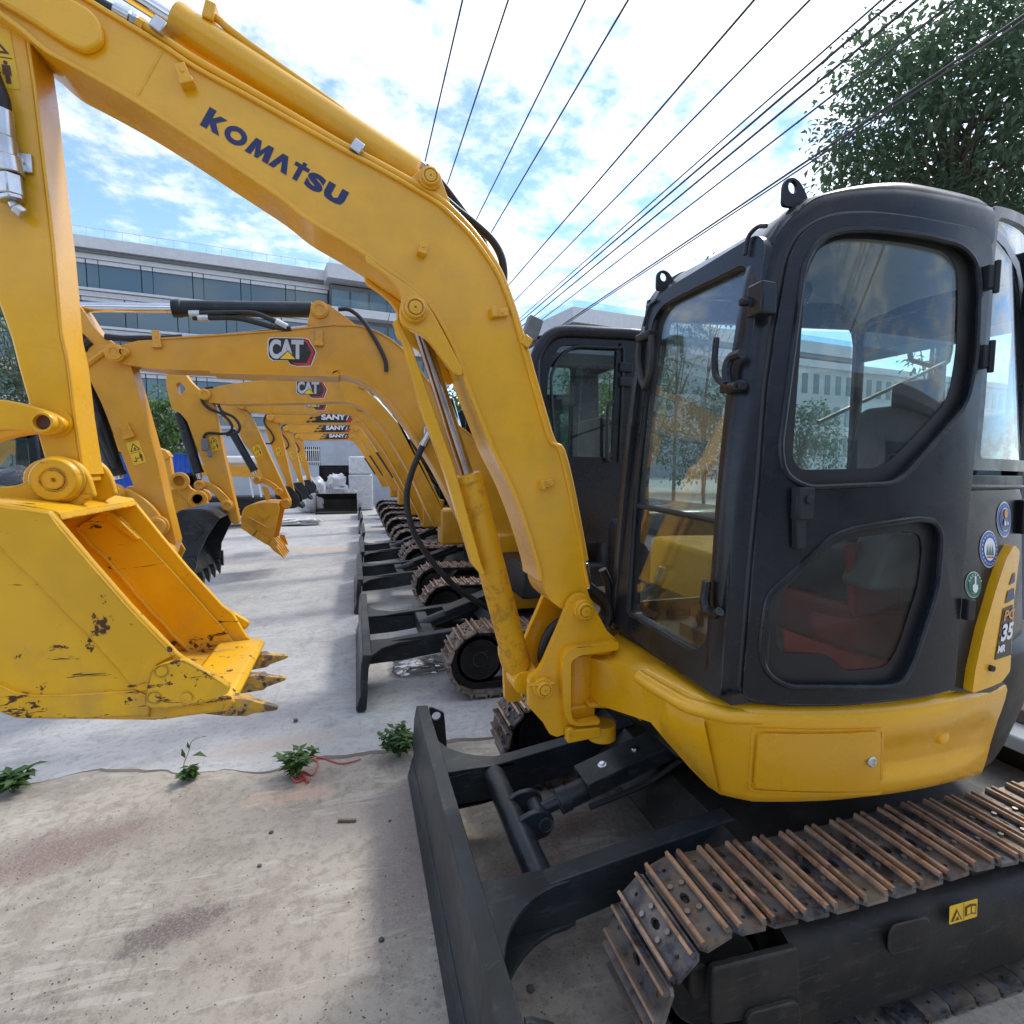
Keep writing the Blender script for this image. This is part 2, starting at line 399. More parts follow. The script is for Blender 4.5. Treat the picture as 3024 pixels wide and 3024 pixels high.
# glass
def glass(name, tint, refl=1.0, rough=0.0, base=.0, f0=.045):
    b = NB(newmat(name)); t = b.n('ShaderNodeBsdfTransparent'); t.inputs[0].default_value = (*tint, 1); g = b.n('ShaderNodeBsdfGlossy'); g.inputs['Roughness'].default_value = rough
    g.inputs[0].default_value = (refl, refl, refl, 1)
    lw = b.n('ShaderNodeLayerWeight'); lw.inputs['Blend'].default_value = .5; fr = b.math('ADD', f0, b.math('MULTIPLY', b.math('POWER', lw.outputs['Facing'], 4.5), .9), clamp=True); v = b.coord(); dn = b.noise(v, 3.5, 7, .6)
    df = b.n('ShaderNodeBsdfDiffuse'); df.inputs[0].default_value = (.45, .46, .45, 1)
    m = b.n('ShaderNodeMixShader'); b.L(fr, m.inputs[0]); b.L(t.outputs[0], m.inputs[1]); b.L(g.outputs[0], m.inputs[2])
    m2 = b.n('ShaderNodeMixShader'); b.L(b.rng(dn, .4, .8, base*.4, base*.4+.035), m2.inputs[0]); b.L(m.outputs[0], m2.inputs[1]); b.L(df.outputs[0], m2.inputs[2])
    o = b.n('ShaderNodeOutputMaterial'); b.L(m2.outputs[0], o.inputs[0])
glass('cab_glass', (.84, .91, .90), 1.0, 0, .02); glass('windscreen_glass', (.82, .88, .87), 1.0, 0, .13, .085); glass('cab_glass_low', (.72, .75, .74), .55, 0, .0); glass('screen_low', (.68, .71, .70), 1.0, 0, .05, .07); glass('tinted_glass', (.72, .82, .80), 1, 0, .01); glass('rail_glass', (.75, .85, .85), 1, 0, .02)
# building glass: dark mirror with faint room tones
b = NB(newmat('office_glass')); v = b.coord(); oi = b.n('ShaderNodeObjectInfo')
c = b.mix(oi.outputs['Random'], (.050, .088, .110), (.085, .135, .165)); b.out(c, .06, 0, None, spec=.75)
# wrapping film and white sacks
b = NB(newmat('film')); v = b.coord(); a = b.noise(v, 9, 7, .7, 1.0)
b.out(b.mix(b.rng(a, .3, .7), (.50, .51, .52), (.74, .75, .76)), .22, 0, a, .9, .03, .6)
b = NB(newmat('film_black')); v = b.coord(); a = b.noise(v, 6, 7, .7, 1.2)
b.out((.03, .032, .035), .16, 0, a, 1.0, .05, .8)
b = NB(newmat('clear_film')); v = b.coord(); t = b.n('ShaderNodeBsdfTransparent'); g = b.n('ShaderNodeBsdfGlossy'); g.inputs['Roughness'].default_value = .15; m = b.n('ShaderNodeMixShader'); m.inputs[0].default_value = .35
b.L(t.outputs[0], m.inputs[1]); b.L(g.outputs[0], m.inputs[2]); o = b.n('ShaderNodeOutputMaterial'); b.L(m.outputs[0], o.inputs[0])
# leaves
def leafmat(name, c1, c2, trans=.35):
    b = NB(newmat(name)); v = b.coord(); a = b.noise(v, 2.2, 4, .6); g = b.n('ShaderNodeNewGeometry')
    c = b.mix(b.rng(a, .3, .7), c1, c2); c = b.mix(b.math('MULTIPLY', g.outputs['Random Per Island'], .5), c, tuple(x*.55 for x in c1))
    p = b.n('ShaderNodeBsdfPrincipled'); b.L(c, p.inputs['Base Color']); p.inputs['Roughness'].default_value = .42
    t = b.n('ShaderNodeBsdfTranslucent'); b.L(c, t.inputs[0]); m = b.n('ShaderNodeMixShader'); m.inputs[0].default_value = trans; b.L(p.outputs[0], m.inputs[1]); b.L(t.outputs[0], m.inputs[2])
    o = b.n('ShaderNodeOutputMaterial'); b.L(m.outputs[0], o.inputs[0])
leafmat('leaf_dark', (.075, .13, .075), (.12, .185, .09), .45); leafmat('leaf_light', (.09, .17, .045), (.15, .24, .06), .4); leafmat('leaf_weed', (.05, .12, .03), (.10, .19, .045), .3)

# concrete
def concrete(name, base, alt, dark, stains, spk, pale=(.6, .58, .54), purple=.0):
    b = NB(newmat(name)); v = b.coord(); a = b.noise(v, .8, 6, .6); d = b.noise(v, 4.5, 8, .66); e = b.noise(v, 22, 6, .7); h = b.noise(v, 120, 3, .6)
    vs1 = b.coord(scale=(.6, 3.0, 1), rot=(0, 0, .5)); st = b.math('MULTIPLY', b.noise(vs1, 3.2, 8, .70, 1.6), b.rng(b.noise(v, 1.7, 3, .5), .40, .62, .86, 1.06))
    vs2 = b.coord(scale=(2.6, .55, 1), rot=(0, 0, -.45)); st2 = b.math('MULTIPLY', b.noise(vs2, 3.4, 8, .68, 1.8), b.rng(b.noise(v, 1.3, 3, .5), .40, .62, .84, 1.04))
    c = b.mix(b.rng(a, .42, .58), base, alt)
    c = b.mix(b.math('MULTIPLY', b.rng(d, .48, .60), .55), c, dark)
    c = b.mix(b.math('MULTIPLY', b.rng(e, .50, .60), .40), c, tuple(x*.72 for x in dark))
    c = b.mix(b.math('MULTIPLY', b.rng(st, .545, .585), .34), c, pale); c = b.mix(b.math('MULTIPLY', b.rng(st2, .56, .60), .26), c, tuple(x*.6 for x in dark))
    for (x, y, sx, sy, rz, colr, amt) in stains:
        mp = b.n('ShaderNodeMapping', vector_type='TEXTURE'); tcx = b.n('ShaderNodeTexCoord'); b.L(tcx.outputs['Object'], mp.inputs[0]); mp.inputs['Location'].default_value = (x, y, 0); mp.inputs['Rotation'].default_value = (0, 0, rz); mp.inputs['Scale'].default_value = (sx, sy, 1)
        ln = b.n('ShaderNodeVectorMath', operation='LENGTH'); b.L(mp.outputs[0], ln.inputs[0])
        q = b.math('ADD', ln.outputs['Value'], b.math('MULTIPLY', b.math('SUBTRACT', d, .5), 2.4)); q = b.math('ADD', q, b.math('MULTIPLY', b.math('SUBTRACT', e, .5), 2.2))
        c = b.mix(b.math('MULTIPLY', b.rng(q, 1.15, .35), amt), c, colr)
    sp = b.vor(v, 75); spm = b.math('MULTIPLY', b.rng(sp, .20, .08), b.rng(b.noise(v, 3, 4, .6), .44, .6)); c = b.mix(b.math('MULTIPLY', spm, spk), c, (.06, .05, .045))
    sp2 = b.vor(v, 9.0); c = b.mix(b.math('MULTIPLY', b.rng(sp2, .05, .025), spk), c, (.05, .045, .04))
    c = b.mix(b.math('MULTIPLY', b.rng(h, .47, .62), .30), c, tuple(min(1, x*1.35) for x in base))
    b.out(c, b.rng(d, .3, .7, .75, .95), 0, b.math('ADD', b.math('MULTIPLY', e, .7), b.math('ADD', b.math('MULTIPLY', h, .35), b.math('MULTIPLY', st, .5))), .5, .008, .35)
# ------------------------------------------------------------------ ground
def gp(u, v): q = onZ(*kV([(u, v)])[0]); return q.x, q.y
s1 = gp(120, 1600); s2 = gp(340, 1750); s3 = gp(760, 1640); s4 = gp(60, 1640); s5 = gp(560, 1500); s6 = gp(1000, 1640); s7 = gp(1080, 1560); s8 = gp(690, 1540)
concrete('concrete_old', (.325, .29, .24), (.385, .345, .29), (.235, .20, .165),
         [(s1[0], s1[1], .42, .16, .1, (.17, .11, .10), .75), (s2[0], s2[1], .20, .10, .2, (.12, .095, .09), .85), (s3[0], s3[1], .14, .5, -.1, (.20, .15, .14), .6), (s4[0], s4[1], .3, .1, 0, (.19, .13, .11), .6),
          (s5[0], s5[1], .22, .10, 0, (.62, .36, .24), .40), (s6[0], s6[1], .25, .12, .3, (.16, .085, .075), .7), (s7[0], s7[1], .2, .1, .3, (.15, .08, .07), .7), (s8[0], s8[1], .3, .15, .3, (.26, .22, .21), .5)], .55, (.54, .50, .44))
t1 = gp(520, 1040); t2 = gp(520, 1405); t3 = gp(700, 1010)
concrete('concrete_pale', (.385, .38, .375), (.44, .435, .43), (.31, .30, .29),
         [(t1[0]+.9, t1[1], 1.1, .45, 0, (.46, .35, .24), .6), (t2[0], t2[1], .5, .12, .1, (.36, .29, .23), .55), (t3[0], t3[1]-1, .25, 1.1, 0, (.42, .40, .37), .5)], .45, (.53, .525, .52))
paint('grime', (.12, .10, .08), .9, .3, (.2, .17, .13), .3, .6)
mb = MB(); mb.add([(-600, -60, 0), (600, -60, 0), (600, 900, 0), (-600, 900, 0)], [(0, 1, 2, 3)])
structure(mb.build('concrete_yard', 'concrete_pale', smooth=0))
edge_px = [(-500, 1560), (-120, 1512), (0, 1492), (60, 1478), (130, 1465), (190, 1452), (230, 1458), (300, 1458), (350, 1462), (420, 1455), (480, 1460), (545, 1452), (600, 1438), (650, 1430), (700, 1424), (760, 1420), (800, 1412), (860, 1402), (915, 1397), (1000, 1390), (1150, 1378), (1400, 1360), (1700, 1330), (1932, 1310)]
ep = [Vector((*gp(u, v), 0)) for u, v in edge_px]
dense = []
for i in range(len(ep)-1):
    n = max(2, int((ep[i+1]-ep[i]).length/.035)) if i < 20 else 4
    for j in range(n):
        p = ep[i].lerp(ep[i+1], j/n); p.y += (noise.noise(p*7)*.030+noise.noise(p*23)*.014); dense.append(p)
dense.append(ep[-1]); dense.append(Vector((9, ep[-1].y, 0)))
top = [(p.x, p.y, .006) for p in dense]; n = len(top)
mb = MB(); mb.loft([[(p[0], -7, .006) for p in top], top]); mb.loft([top, [(p[0], p[1]+.004, -.004) for p in top]])
structure(mb.build('concrete_slab', 'concrete_old', smooth=0, fix=False))
# dirt that has gathered in the open joint between the two slabs
mb = MB()
for i in range(0, n-1):
    p, q = Vector(top[i]), Vector(top[i+1])
    if p.x < -3.2 or p.x > 1.2: continue
    wv = max(0, .030+.045*noise.noise(p*2.3)); wq = max(0, .030+.045*noise.noise(q*2.3))
    mb.add([(p.x, p.y-.006, .0075), (q.x, q.y-.006, .0075), (q.x, q.y+wq, .003), (p.x, p.y+wv, .003)], [(0, 1, 2, 3)])
o = mb.build('joint_dirt', 'grime', smooth=0); o['kind'] = 'stuff'; o['label'] = 'dark dirt gathered along the joint between the slabs'

# ------------------------------------------------------------------ lettering and stickers
def text_mesh(txt, bold=.03, shear=0.0, space=1.0):
    cu = bpy.data.curves.new('lettering', 'FONT'); cu.body = txt; cu.offset = bold; cu.shear = shear; cu.space_character = space; cu.resolution_u = 6; cu.fill_mode = 'BOTH'
    ob = bpy.data.objects.new('lettering', cu); COL.objects.link(ob); bpy.context.view_layer.update()
    me = bpy.data.meshes.new_from_object(ob.evaluated_get(bpy.context.evaluated_depsgraph_get())); bpy.data.objects.remove(ob)
    xs = [v.co.x for v in me.vertices]; ys = [v.co.y for v in me.vertices]
    vs = [((v.co.x-min(xs))/(max(xs)-min(xs)), (v.co.y-min(ys))/(max(ys)-min(ys))) for v in me.vertices]; fs = [tuple(p.vertices) for p in me.polygons]
    bpy.data.meshes.remove(me); return vs, fs
class Decal:
    """flat print laid on a plane: O origin, U right vector, V up vector"""
    def __init__(s, O, U, V, out): s.O, s.U, s.V, s.out = Vector(O), Vector(U), Vector(V), Vector(out).normalized(); s.mb = MB(); s.lv = 0; s.mats = []
    def mi(s, m):
        if m not in s.mats: s.mats.append(m)
        return s.mats.index(m)
    def poly(s, pts, m, lift=1):
        vs = [s.O+s.U*x+s.V*y+s.out*(.0012*lift) for x, y in pts]; tr = tessellate_polygon([[Vector((x, y, 0)) for x, y in pts]]) if len(pts) > 4 else [tuple(range(len(pts)))]
        s.mb.add(vs, tr, s.mi(m)); return s
    def circ(s, cx, cy, r, m, lift=1, ry=None, n=28): return s.poly([(cx+r*math.cos(2*math.pi*i/n), cy+(ry or r)*math.sin(2*math.pi*i/n)) for i in range(n)], m, lift)
    def text(s, txt, x0, y0, x1, y1, m, lift=1, **k):
        vs, fs = text_mesh(txt, **k); s.mb.add([s.O+s.U*(x0+(x1-x0)*a)+s.V*(y0+(y1-y0)*c)+s.out*(.0012*lift) for a, c in vs], fs, s.mi(m)); return s
    def done(s, name, parent, label=None, warp=None):
        return s.mb.build(name, s.mats, parent, smooth=0, label=label, warp=warp, fix=False)
def decal_px(p_o, p_r, p_t, y, out=(0, -1, 0)):
    O, Rr, T = (onY(*p, y) for p in (p_o, p_r, p_t)); return Decal(O, Rr-O, T-O, out)
def warning_sticker(parent, d):
    d.poly(rnd([(0, 0), (1, 0), (1, 1), (0, 1)], .06, 3), 'decal_yellow', 1)
    d.poly([(.5, .93), (.9, .58), (.1, .58)], 'warn_brown', 2).poly([(.5, .86), (.78, .61), (.22, .61)], 'decal_yellow', 3)
    d.poly([(.42, .63), (.62, .63), (.55, .76), (.47, .70)], 'warn_brown', 4)
    d.poly([(.06, .52), (.94, .52), (.94, .505), (.06, .505)], 'warn_brown', 2)
    d.poly([(.12, .12), (.36, .12), (.36, .34), (.30, .34), (.30, .17), (.12, .17)], 'warn_brown', 2).poly([(.40, .26), (.62, .26), (.62, .235), (.40, .235)], 'warn_brown', 2).poly([(.40, .25), (.47, .30), (.47, .20)], 'warn_brown', 2)
    d.circ(.76, .43, .05, 'warn_brown', 2, .035).poly([(.66, .39), (.86, .39), (.86, .22), (.82, .22), (.82, .08), (.70, .08), (.70, .22), (.66, .22)], 'warn_brown', 2)
    return d.done('warning_sticker', parent)

# ------------------------------------------------------------------ the near excavator
YM = 1.98
EX = thing('mini_excavator', (1.75, YM, 0), 'nearest yellow mini excavator with charcoal cab, raised worn bucket and rusty steel tracks', 'excavator', 'excavators parked in a row')
def pin(parent, p, r, out=.03, mat='yellow', name='pin', y_dir=-1, groove=True, n=28):
    """round pin boss facing the camera side"""
    m = MB(); a = (0, y_dir, 0)
    m.lathe(p, a, [(-.01, r), (out*.55, r), (out*.62, r*.93), (out*.62, r*.80), (out, r*.78), (out*1.08, r*.70), (out*1.08, r*.60)]+([(out*.9, r*.58), (out*.9, r*.53), (out*1.1, r*.50), (out*1.12, r*.08), (out*.95, r*.06)] if groove else [(out*1.08, r*.05)]), n)
    return m.build(name, [mat], parent, 0)
def flange(m, pts, y0, y1, th, side):
    """strip along an x,z polyline; side=+1 left of travel"""
    rows = [[], [], [], []]
    for i, p in enumerate(pts):
        a = Vector(pts[max(i-1, 0)]); b_ = Vector(pts[min(i+1, len(pts)-1)]); t = (b_-a).normalized(); nn = Vector((-t.y, t.x))*side*th
        p = Vector(p)
        rows[0].append((p.x, y0, p.y)); rows[1].append((p.x+nn.x, y0, p.y+nn.y)); rows[2].append((p.x+nn.x, y1, p.y+nn.y)); rows[3].append((p.x, y1, p.y))
    k = len(pts); vs = [q for r in rows for q in r]; fs = []
    for r in range(4):
        s_ = (r+1) % 4
        for i in range(k-1): fs.append((r*k+i, r*k+i+1, s_*k+i+1, s_*k+i))
    fs += [(0, k, 2*k, 3*k), (k-1, 4*k-1, 3*k-1, 2*k-1)]
    return m.add(vs, fs)

# boom ------------------------------------------------------------
YB0, YB1 = 1.885, 2.075
top_px = k1([(-160, -330), (120, -190), (400, -40), (640, 105), (900, 262), (1120, 408), (1400, 560), (1700, 728)])+k2([(200, 282), (400, 388), (600, 500), (750, 592), (860, 690), (950, 785), (1030, 895), (1090, 990), (1140, 1110), (1180, 1230), (1235, 1420), (1300, 1650), (1385, 1932)])+kE([(1440, 250), (1490, 440), (1530, 640), (1565, 790), (1590, 960), (1625, 1090), (1640, 1160)])
bot_px = k1([(-420, -180), (-150, -40), (0, 62), (150, 172), (280, 285), (430, 368), (700, 520), (1000, 708), (1300, 910), (1600, 1112)])+k2([(20, 660), (200, 768), (330, 850), (450, 935), (560, 1010), (650, 1083), (720, 1155), (785, 1255), (850, 1380), (900, 1500), (955, 1650), (1000, 1765), (1060, 1920)])+kE([(1090, 255), (1180, 435), (1260, 640), (1340, 900), (1375, 1070), (1470, 1160), (1540, 1200)])
def smooth2(poly, n=4): return [(p.x, p.y) for p in smooth_path([Vector((x, y, 0)) for x, y in poly], n)]
tw = smooth2(XZ(top_px, YB0)); bw = smooth2(XZ(bot_px, YB0))
m = MB(); m.prism(tw+bw[::-1], YB0, YB1)
BOOM = m.build('boom', 'yellow', EX, .004)
m = MB(); flange(m, tw[:-6], YB0-.012, YB1+.012, .012, 1); m.build('top_flange', 'yellow', BOOM, .003)
m = MB(); flange(m, bw[6:-10], YB0-.012, YB1+.012, .014, -1); m.build('bottom_flange', 'yellow', BOOM, .003)
# reinforcing end plate on the boom nose
m = MB(); m.prism(rnd(XZ(k1([(-420, -330), (150, -150), (520, 55), (575, 130), (590, 240), (490, 300), (380, 250), (150, 100), (-420, -230)]), YB0-.02), .03), YB0-.024, YB0+.002); m.build('nose_plate', 'yellow', BOOM, .008, seg=3)
# weld seam
a, c = (onY(*p, YB0) for p in k1([(920, 300), (790, 535)])); m = MB()
for i in range(24):
    q = a.lerp(c, i/23); m.lathe(q+Vector((0, .002, 0)), (0, -1, 0), [(0, .006), (.003, .0045), (.004, .001)], 8)
m.build('weld_seam', 'yellow', BOOM)
# gusset that carries the boom cylinder
gus = XZ(k2([(345, 872), (450, 955), (560, 1028), (650, 1100), (715, 1180), (780, 1295), (845, 1420), (905, 1550), (850, 1548), (765, 1440), (690, 1350), (600, 1300), (556, 1262), (540, 1200), (552, 1110), (500, 1030), (430, 970), (360, 920)]), YB0-.02)
m = MB(); m.prism(smooth2(gus+[gus[0]], 3)[:-1], YB0-.022, YB0+.004); m.build('cylinder_gusset', 'yellow', BOOM, .004); MB().prism(smooth2(gus+[gus[0]], 3)[:-1], YB1-.004, YB1+.022).build('cylinder_gusset', 'yellow', BOOM, .004)
CP = onY(*k2([(626, 1190)])[0], YB0-.022); pin(BOOM, CP, .042, .035)
# arm cylinder bracket and pin on top
AP = onY(*k2([(712, 447)])[0], YB0+.01)
brk = XZ(k2([(560, 480), (620, 420), (660, 385), (715, 368), (765, 400), (800, 500), (860, 660), (740, 610)]), YB0+.01)
m = MB(); m.prism(rnd(brk, .012), YB0+.008, YB0+.03); m.build('arm_cylinder_bracket', 'yellow', BOOM, .004); MB().prism(rnd(brk, .012), YB1-.03, YB1-.008).build('arm_cylinder_bracket', 'yellow', BOOM, .004)
pin(BOOM, AP, .036, .03)
# small threaded lugs on the boom side
def lug(parent, px, w_, h_, ang, y, mat='yellow', name='mounting_lug'):
    q = onY(*px, y); rot = Matrix.Rotation(R_(ang), 3, 'Y'); mm = MB()
    mm.box(q+Vector((0, -.010, 0)), (w_, .022, h_), rot)
    mm.box(q+rot @ Vector((-w_*.05, -.018, -h_*.36)), (w_*1.25, .034, h_*.26), rot)
    mm.cyl(q+rot @ Vector((0, -.018, h_*.16)), q+rot @ Vector((0, -.024, h_*.16)), w_*.2, n=10)
    return mm.build(name, mat, parent, .002)
lug(BOOM, k1([(1060, 450)])[0], .030, .062, -22, YB0); lug(BOOM, k2([(672, 852)])[0], .024, .040, 15, YB0); lug(BOOM, k2([(1103, 1212)])[0], .026, .060, 82, YB0); lug(BOOM, kE([(1372, 440)])[0], .026, .05, 75, YB0)
# hydraulic pipes along the top of the boom
for dy, off, rr in ((.012, .026, .0125), (.045, .028, .0125)):
    pp = [(x, z) for x, z in smooth2(XZ(k1([(800, 130), (960, 240), (1120, 345), (1400, 505), (1700, 680)])+k2([(200, 240), (400, 345), (600, 455), (760, 552), (870, 650), (965, 755), (1045, 865), (1110, 975), (1160, 1100), (1203, 1230), (1260, 1420), (1325, 1650), (1410, 1932)])+kE([(1465, 250), (1515, 440), (1555, 640), (1585, 800), (1600, 880)]), YB0+dy), 4)]
    MB().tube([(x, YB0+dy, z) for x, z in pp], rr, 10).build('pipe', 'yellow', BOOM)
for px in (k1([(925, 190)])[0], k2([(300, 290)])[0], k2([(1250, 1380)])[0]):
    q = onY(*px, YB0+.02); mm = MB(); mm.box(q, (.034, .08, .036), Matrix.Rotation(R_(32), 3, 'Y')); mm.build('pipe_clamp', 'zinc' if px[1] < 900 else 'yellow', BOOM, .003)
# hose ends with crimped fittings at the nose
hp = smooth_path([onY(*p, YB0+.015) for p in k1([(420, -60), (540, 5), (640, 60), (720, 100)])], 5); MB().tube(hp, .016, 10).build('hose', 'rubber', BOOM)
q0, q1, q2, q3 = (onY(*p, YB0+.015) for p in k1([(655, 62), (745, 110), (790, 130), (830, 160)])); m = MB(); m.cyl(q0, q1, .020, n=14); m.cyl(q1, q2, .017, n=6); m.build('hose_fitting', 'zinc', BOOM, .002); MB().cyl(q2, q3, .019, n=6).build('hose_nut', 'yellow', BOOM, .002)
# arm cylinder
A0 = onY(*k1([(1010, 132)])[0], YM-.01); A1 = onY(*k2([(640, 430)])[0], YM-.01); ax = (A1-A0).normalized()
m = MB(); m.lathe(A0, ax, [(0, .040), (0, .056), (.012, .0575), (.03, .0545), ((A1-A0).length-.01, .0545), ((A1-A0).length, .045)], 32); ACY = m.build('arm_cylinder', 'yellow', EX)
RE = onY(*k1([(-315, -712)])[0], YM-.01); MB().cyl(RE, A0+ax*.02, .027, n=24).build('rod', 'chrome', ACY); MB().cyl(RE-Vector((0, .09, 0)), RE+Vector((0, .09, 0)), .045, n=24).build('rod_eye', 'yellow', ACY, .003)
m = MB(); pl = [onY(*p, YM-.035) for p in k1([(1195, 70), (1250, 115), (1330, 185), (1600, 382), (1900, 592)])+k2([(300, 118), (480, 228), (560, 285), (640, 338)])]; m.tube(smooth_path(pl, 5), .011, 10); m.build('pipe', 'yellow', ACY)
q = onY(*k1([(1205, 95)])[0], YM-.03); m = MB(); m.box(q, (.03, .06, .05), Matrix.Rotation(R_(15), 3, 'Y')); m.build('port_block', 'yellow', ACY, .004)
q0, q1, q2 = (onY(*p, YM-.035) for p in k2([(630, 338), (652, 352), (682, 372)])); m = MB(); m.cyl(q0, q1, .017, n=6); m.cyl(q1, q2, .014, n=6, m=1); m.build('pipe_nut', ['yellow', 'zinc'], ACY)
for off in (0, .05):
    hp = [onY(*p, YM-.03+off) for p in (k2([(690, 372), (790, 480), (900, 625), (985, 740), (1035, 850), (1080, 960)]) if off else k2([(800, 560), (870, 620), (960, 690), (1060, 780), (1115, 870), (1135, 960), (1135, 1080), (1150, 1160)]))]
    MB().tube(smooth_path(hp, 6), .014, 10).build('hose', 'rubber', BOOM)
# brand lettering
d = decal_px((590, 369), (1008, 612), (620, 316), YB0); d.out = Vector((0, -1, 0))
GL = {'K': [(0, 0), (.36, 0), (.36, .30), (.64, 0), (1.04, 0), (.62, .46), (1.02, .86), (.64, .86), (.36, .56), (.36, 1), (0, 1)],
      'M': [(0, 0), (.14, .86), (.38, .86), (.50, .40), (.68, .86), (.90, .86), (.98, 0), (.72, 0), (.68, .46), (.54, 0), (.40, 0), (.29, .46), (.25, 0)],
      'A': [(.06, 0), (.40, .86), (.68, .86), (1, 0), (.70, 0), (.53, .50), (.34, 0)],
      'T': [(.30, 0), (.64, 0), (.64, .66), (1.02, .66), (1.02, .86), (.72, .86), (.72, 1.02), (.44, 1.02), (.44, .86), (0, .86), (0, .66), (.30, .66)],
      'U': [(0, .86), (0, .30), (.10, .07), (.35, 0), (.65, 0), (.90, .07), (1, .30), (1, .86), (.66, .86), (.66, .32), (.5, .22), (.34, .32), (.34, .86)]}
for ch, x0, x1 in (('K', 0, .125), ('M', .300, .465), ('A', .455, .595), ('T', .605, .705), ('U', .850, 1.0)): d.poly([(x0+(x1-x0)*a, b_) for a, b_ in GL[ch]], 'navy', 1)
for i in range(24):
    t0, t1 = 2*math.pi*i/24, 2*math.pi*(i+1)/24; d.poly([(.213+.072*math.cos(t0), .43+.44*math.sin(t0)), (.213+.072*math.cos(t1), .43+.44*math.sin(t1)), (.213+.036*math.cos(t1), .43+.20*math.sin(t1)), (.213+.036*math.cos(t0), .43+.20*math.sin(t0))], 'navy', 1)
d.text('S', .712, -.01, .838, .87, 'navy', 1, bold=.07)
d.done('lettering', BOOM)

# boom cylinder ---------------------------------------------------
B0 = onY(*kE([(1215, 1480)])[0], YM); B1 = onY(*kE([(925, 385)])[0], YM); Btop = onY(*k2([(626, 1190)])[0], YM); ax = (B1-B0).normalized(); Lc = (B1-B0).length
m = MB(); m.lathe(B0, ax, [(-.02, .040), (.0, .052), (Lc-.03, .052), (Lc-.03, .056), (Lc-.004, .056), (Lc, .048), (Lc, .03)], 32); BCY = m.build('boom_cylinder', 'yellow_grimy', EX)
MB().cyl(B1-ax*.05, Btop, .026, n=24).build('rod', 'chrome_stained', BCY)
m = MB(); m.cyl(Btop-Vector((0, .08, 0)), Btop+Vector((0, .08, 0)), .045, n=24); m.build('rod_eye', 'yellow', BCY, .003)
m = MB(); m.cyl(B0-ax*.05-Vector((0, .055, 0)), B0-ax*.05+Vector((0, .055, 0)), .045, n=24); m.build('base_eye', 'yellow', BCY, .003)
# rod guard: a folded strip standing off the near side of the rod
ga = [onY(*p, YM-.075) for p in (k2([(505, 1255)])[0], k2([(560, 1370)])[0], kE([(660, 0)])[0], kE([(800, 380)])[0], kE([(955, 900)])[0], kE([(1010, 965)])[0])]
gb = [onY(*p, YM-.075) for p in (k2([(530, 1240)])[0], k2([(605, 1390)])[0], kE([(725, 0)])[0], kE([(860, 380)])[0], kE([(1005, 900)])[0], kE([(1025, 950)])[0])]
m = MB(); m.loft([[p+Vector((0, .045, 0)) for p in ga], ga, gb, [p+Vector((.004, .008, 0)) for p in gb], [p+Vector((0, .008, 0)) for p in ga]]); m.build('rod_guard', 'yellow', BCY, .002)

# arm -------------------------------------------------------------
YA0, YA1 = 1.922, 2.036
arm_r = k1([(-230, -760), (-120, -560), (60, -250), (110, 20), (150, 200), (190, 480), (240, 900), (300, 1400), (345, 1900)])+kK([(760, 250), (800, 560), (835, 850), (880, 1140), (920, 1400), (960, 1560), (980, 1640)])
arm_l = k1([(-400, -760), (-470, -560), (-600, -250), (-560, 300), (-330, 900), (-90, 1450)])+kK([(-60, -520), (125, 0), (210, 340), (310, 690), (400, 1010), (510, 1390), (560, 1600)])
al = XZ(arm_l, YA0); ar = XZ(arm_r, YA0)
m = MB(); m.prism(ar+al[::-1], YA0, YA1); ARM = m.build('arm', 'yellow', EX, .006)
m = MB(); flange(m, ar[:-1], YA0-.006, YA1+.006, .008, 1); m.build('front_plate', 'yellow', ARM, .002)
# silver check valve on the arm side
yy = YA0-.03; pts = [onY(*p, yy) for p in k1([(10, 630), (20, 790), (32, 900), (50, 1000), (62, 1120), (70, 1150), (90, 1185), (140, 1225)])]
m = MB()
for i, (r0, n_) in enumerate(((.026, 18), (.030, 18), (.036, 18), (.033, 6), (.031, 6), (.012, 12), (.017, 6))): m.cyl(pts[i], pts[i+1], r0, n=n_)
m.build('check_valve', 'zinc', ARM, .003); MB().tube(smooth_path([onY(*p, yy) for p in k1([(-90, 330), (-30, 480), (5, 570), (10, 640)])], 5), .021, 12).build('hose', 'rubber', ARM)
q = onY(*k1([(125, 930)])[0], YA0-.006); m = MB(); m.box(q, (.05, .012, .05)); m.hexb(q+Vector((.0, -.006, 0)), (0, -1, 0), .011, .008); m.build('valve_bracket', 'zinc', ARM, .002)
d = decal_px(*k1([(-130, 480), (118, 515), (-195, 130)]), YA0); warning_sticker(ARM, d)
# bucket link on the near and far side
lk = XZ(kK([(-520, 900), (-300, 730), (0, 700), (250, 735), (520, 810), (680, 880), (760, 950), (750, 1020), (650, 1085), (540, 1100), (420, 1075), (200, 1050), (0, 1055), (-300, 1110), (-520, 1180)]), YA0-.03)
lk = smooth2(lk, 3); m = MB(); m.prism(lk, YA0-.046, YA0-.016); LNK = m.build('bucket_link', 'yellow', EX, .005); MB().prism(lk, YA1+.016, YA1+.046).build('far_link', 'yellow', LNK, .005)
q = onY(*kK([(530, 960)])[0], YA0-.046); m = MB(); m.lathe(q, (0, -1, 0), [(-.02, .030), (.02, .030), (.026, .027), (.026, .021), (.006, .020), (.006, .002)], 28); m.build('pin', 'yellow', LNK); MB().cyl(q-Vector((0, .008, 0)), q-Vector((0, .009, 0)), .0195, n=24).build('pin_shade_disc', 'warn_brown', LNK)  # dark disc stands in for the shade inside the pin recess
q = onY(*kK([(640, 960)])[0], YA0); m = MB(); m.lathe(q, (0, -1, 0), [(-.02, .044), (.006, .044), (.012, .040)], 28); m.build('boss', 'yellow', ARM)

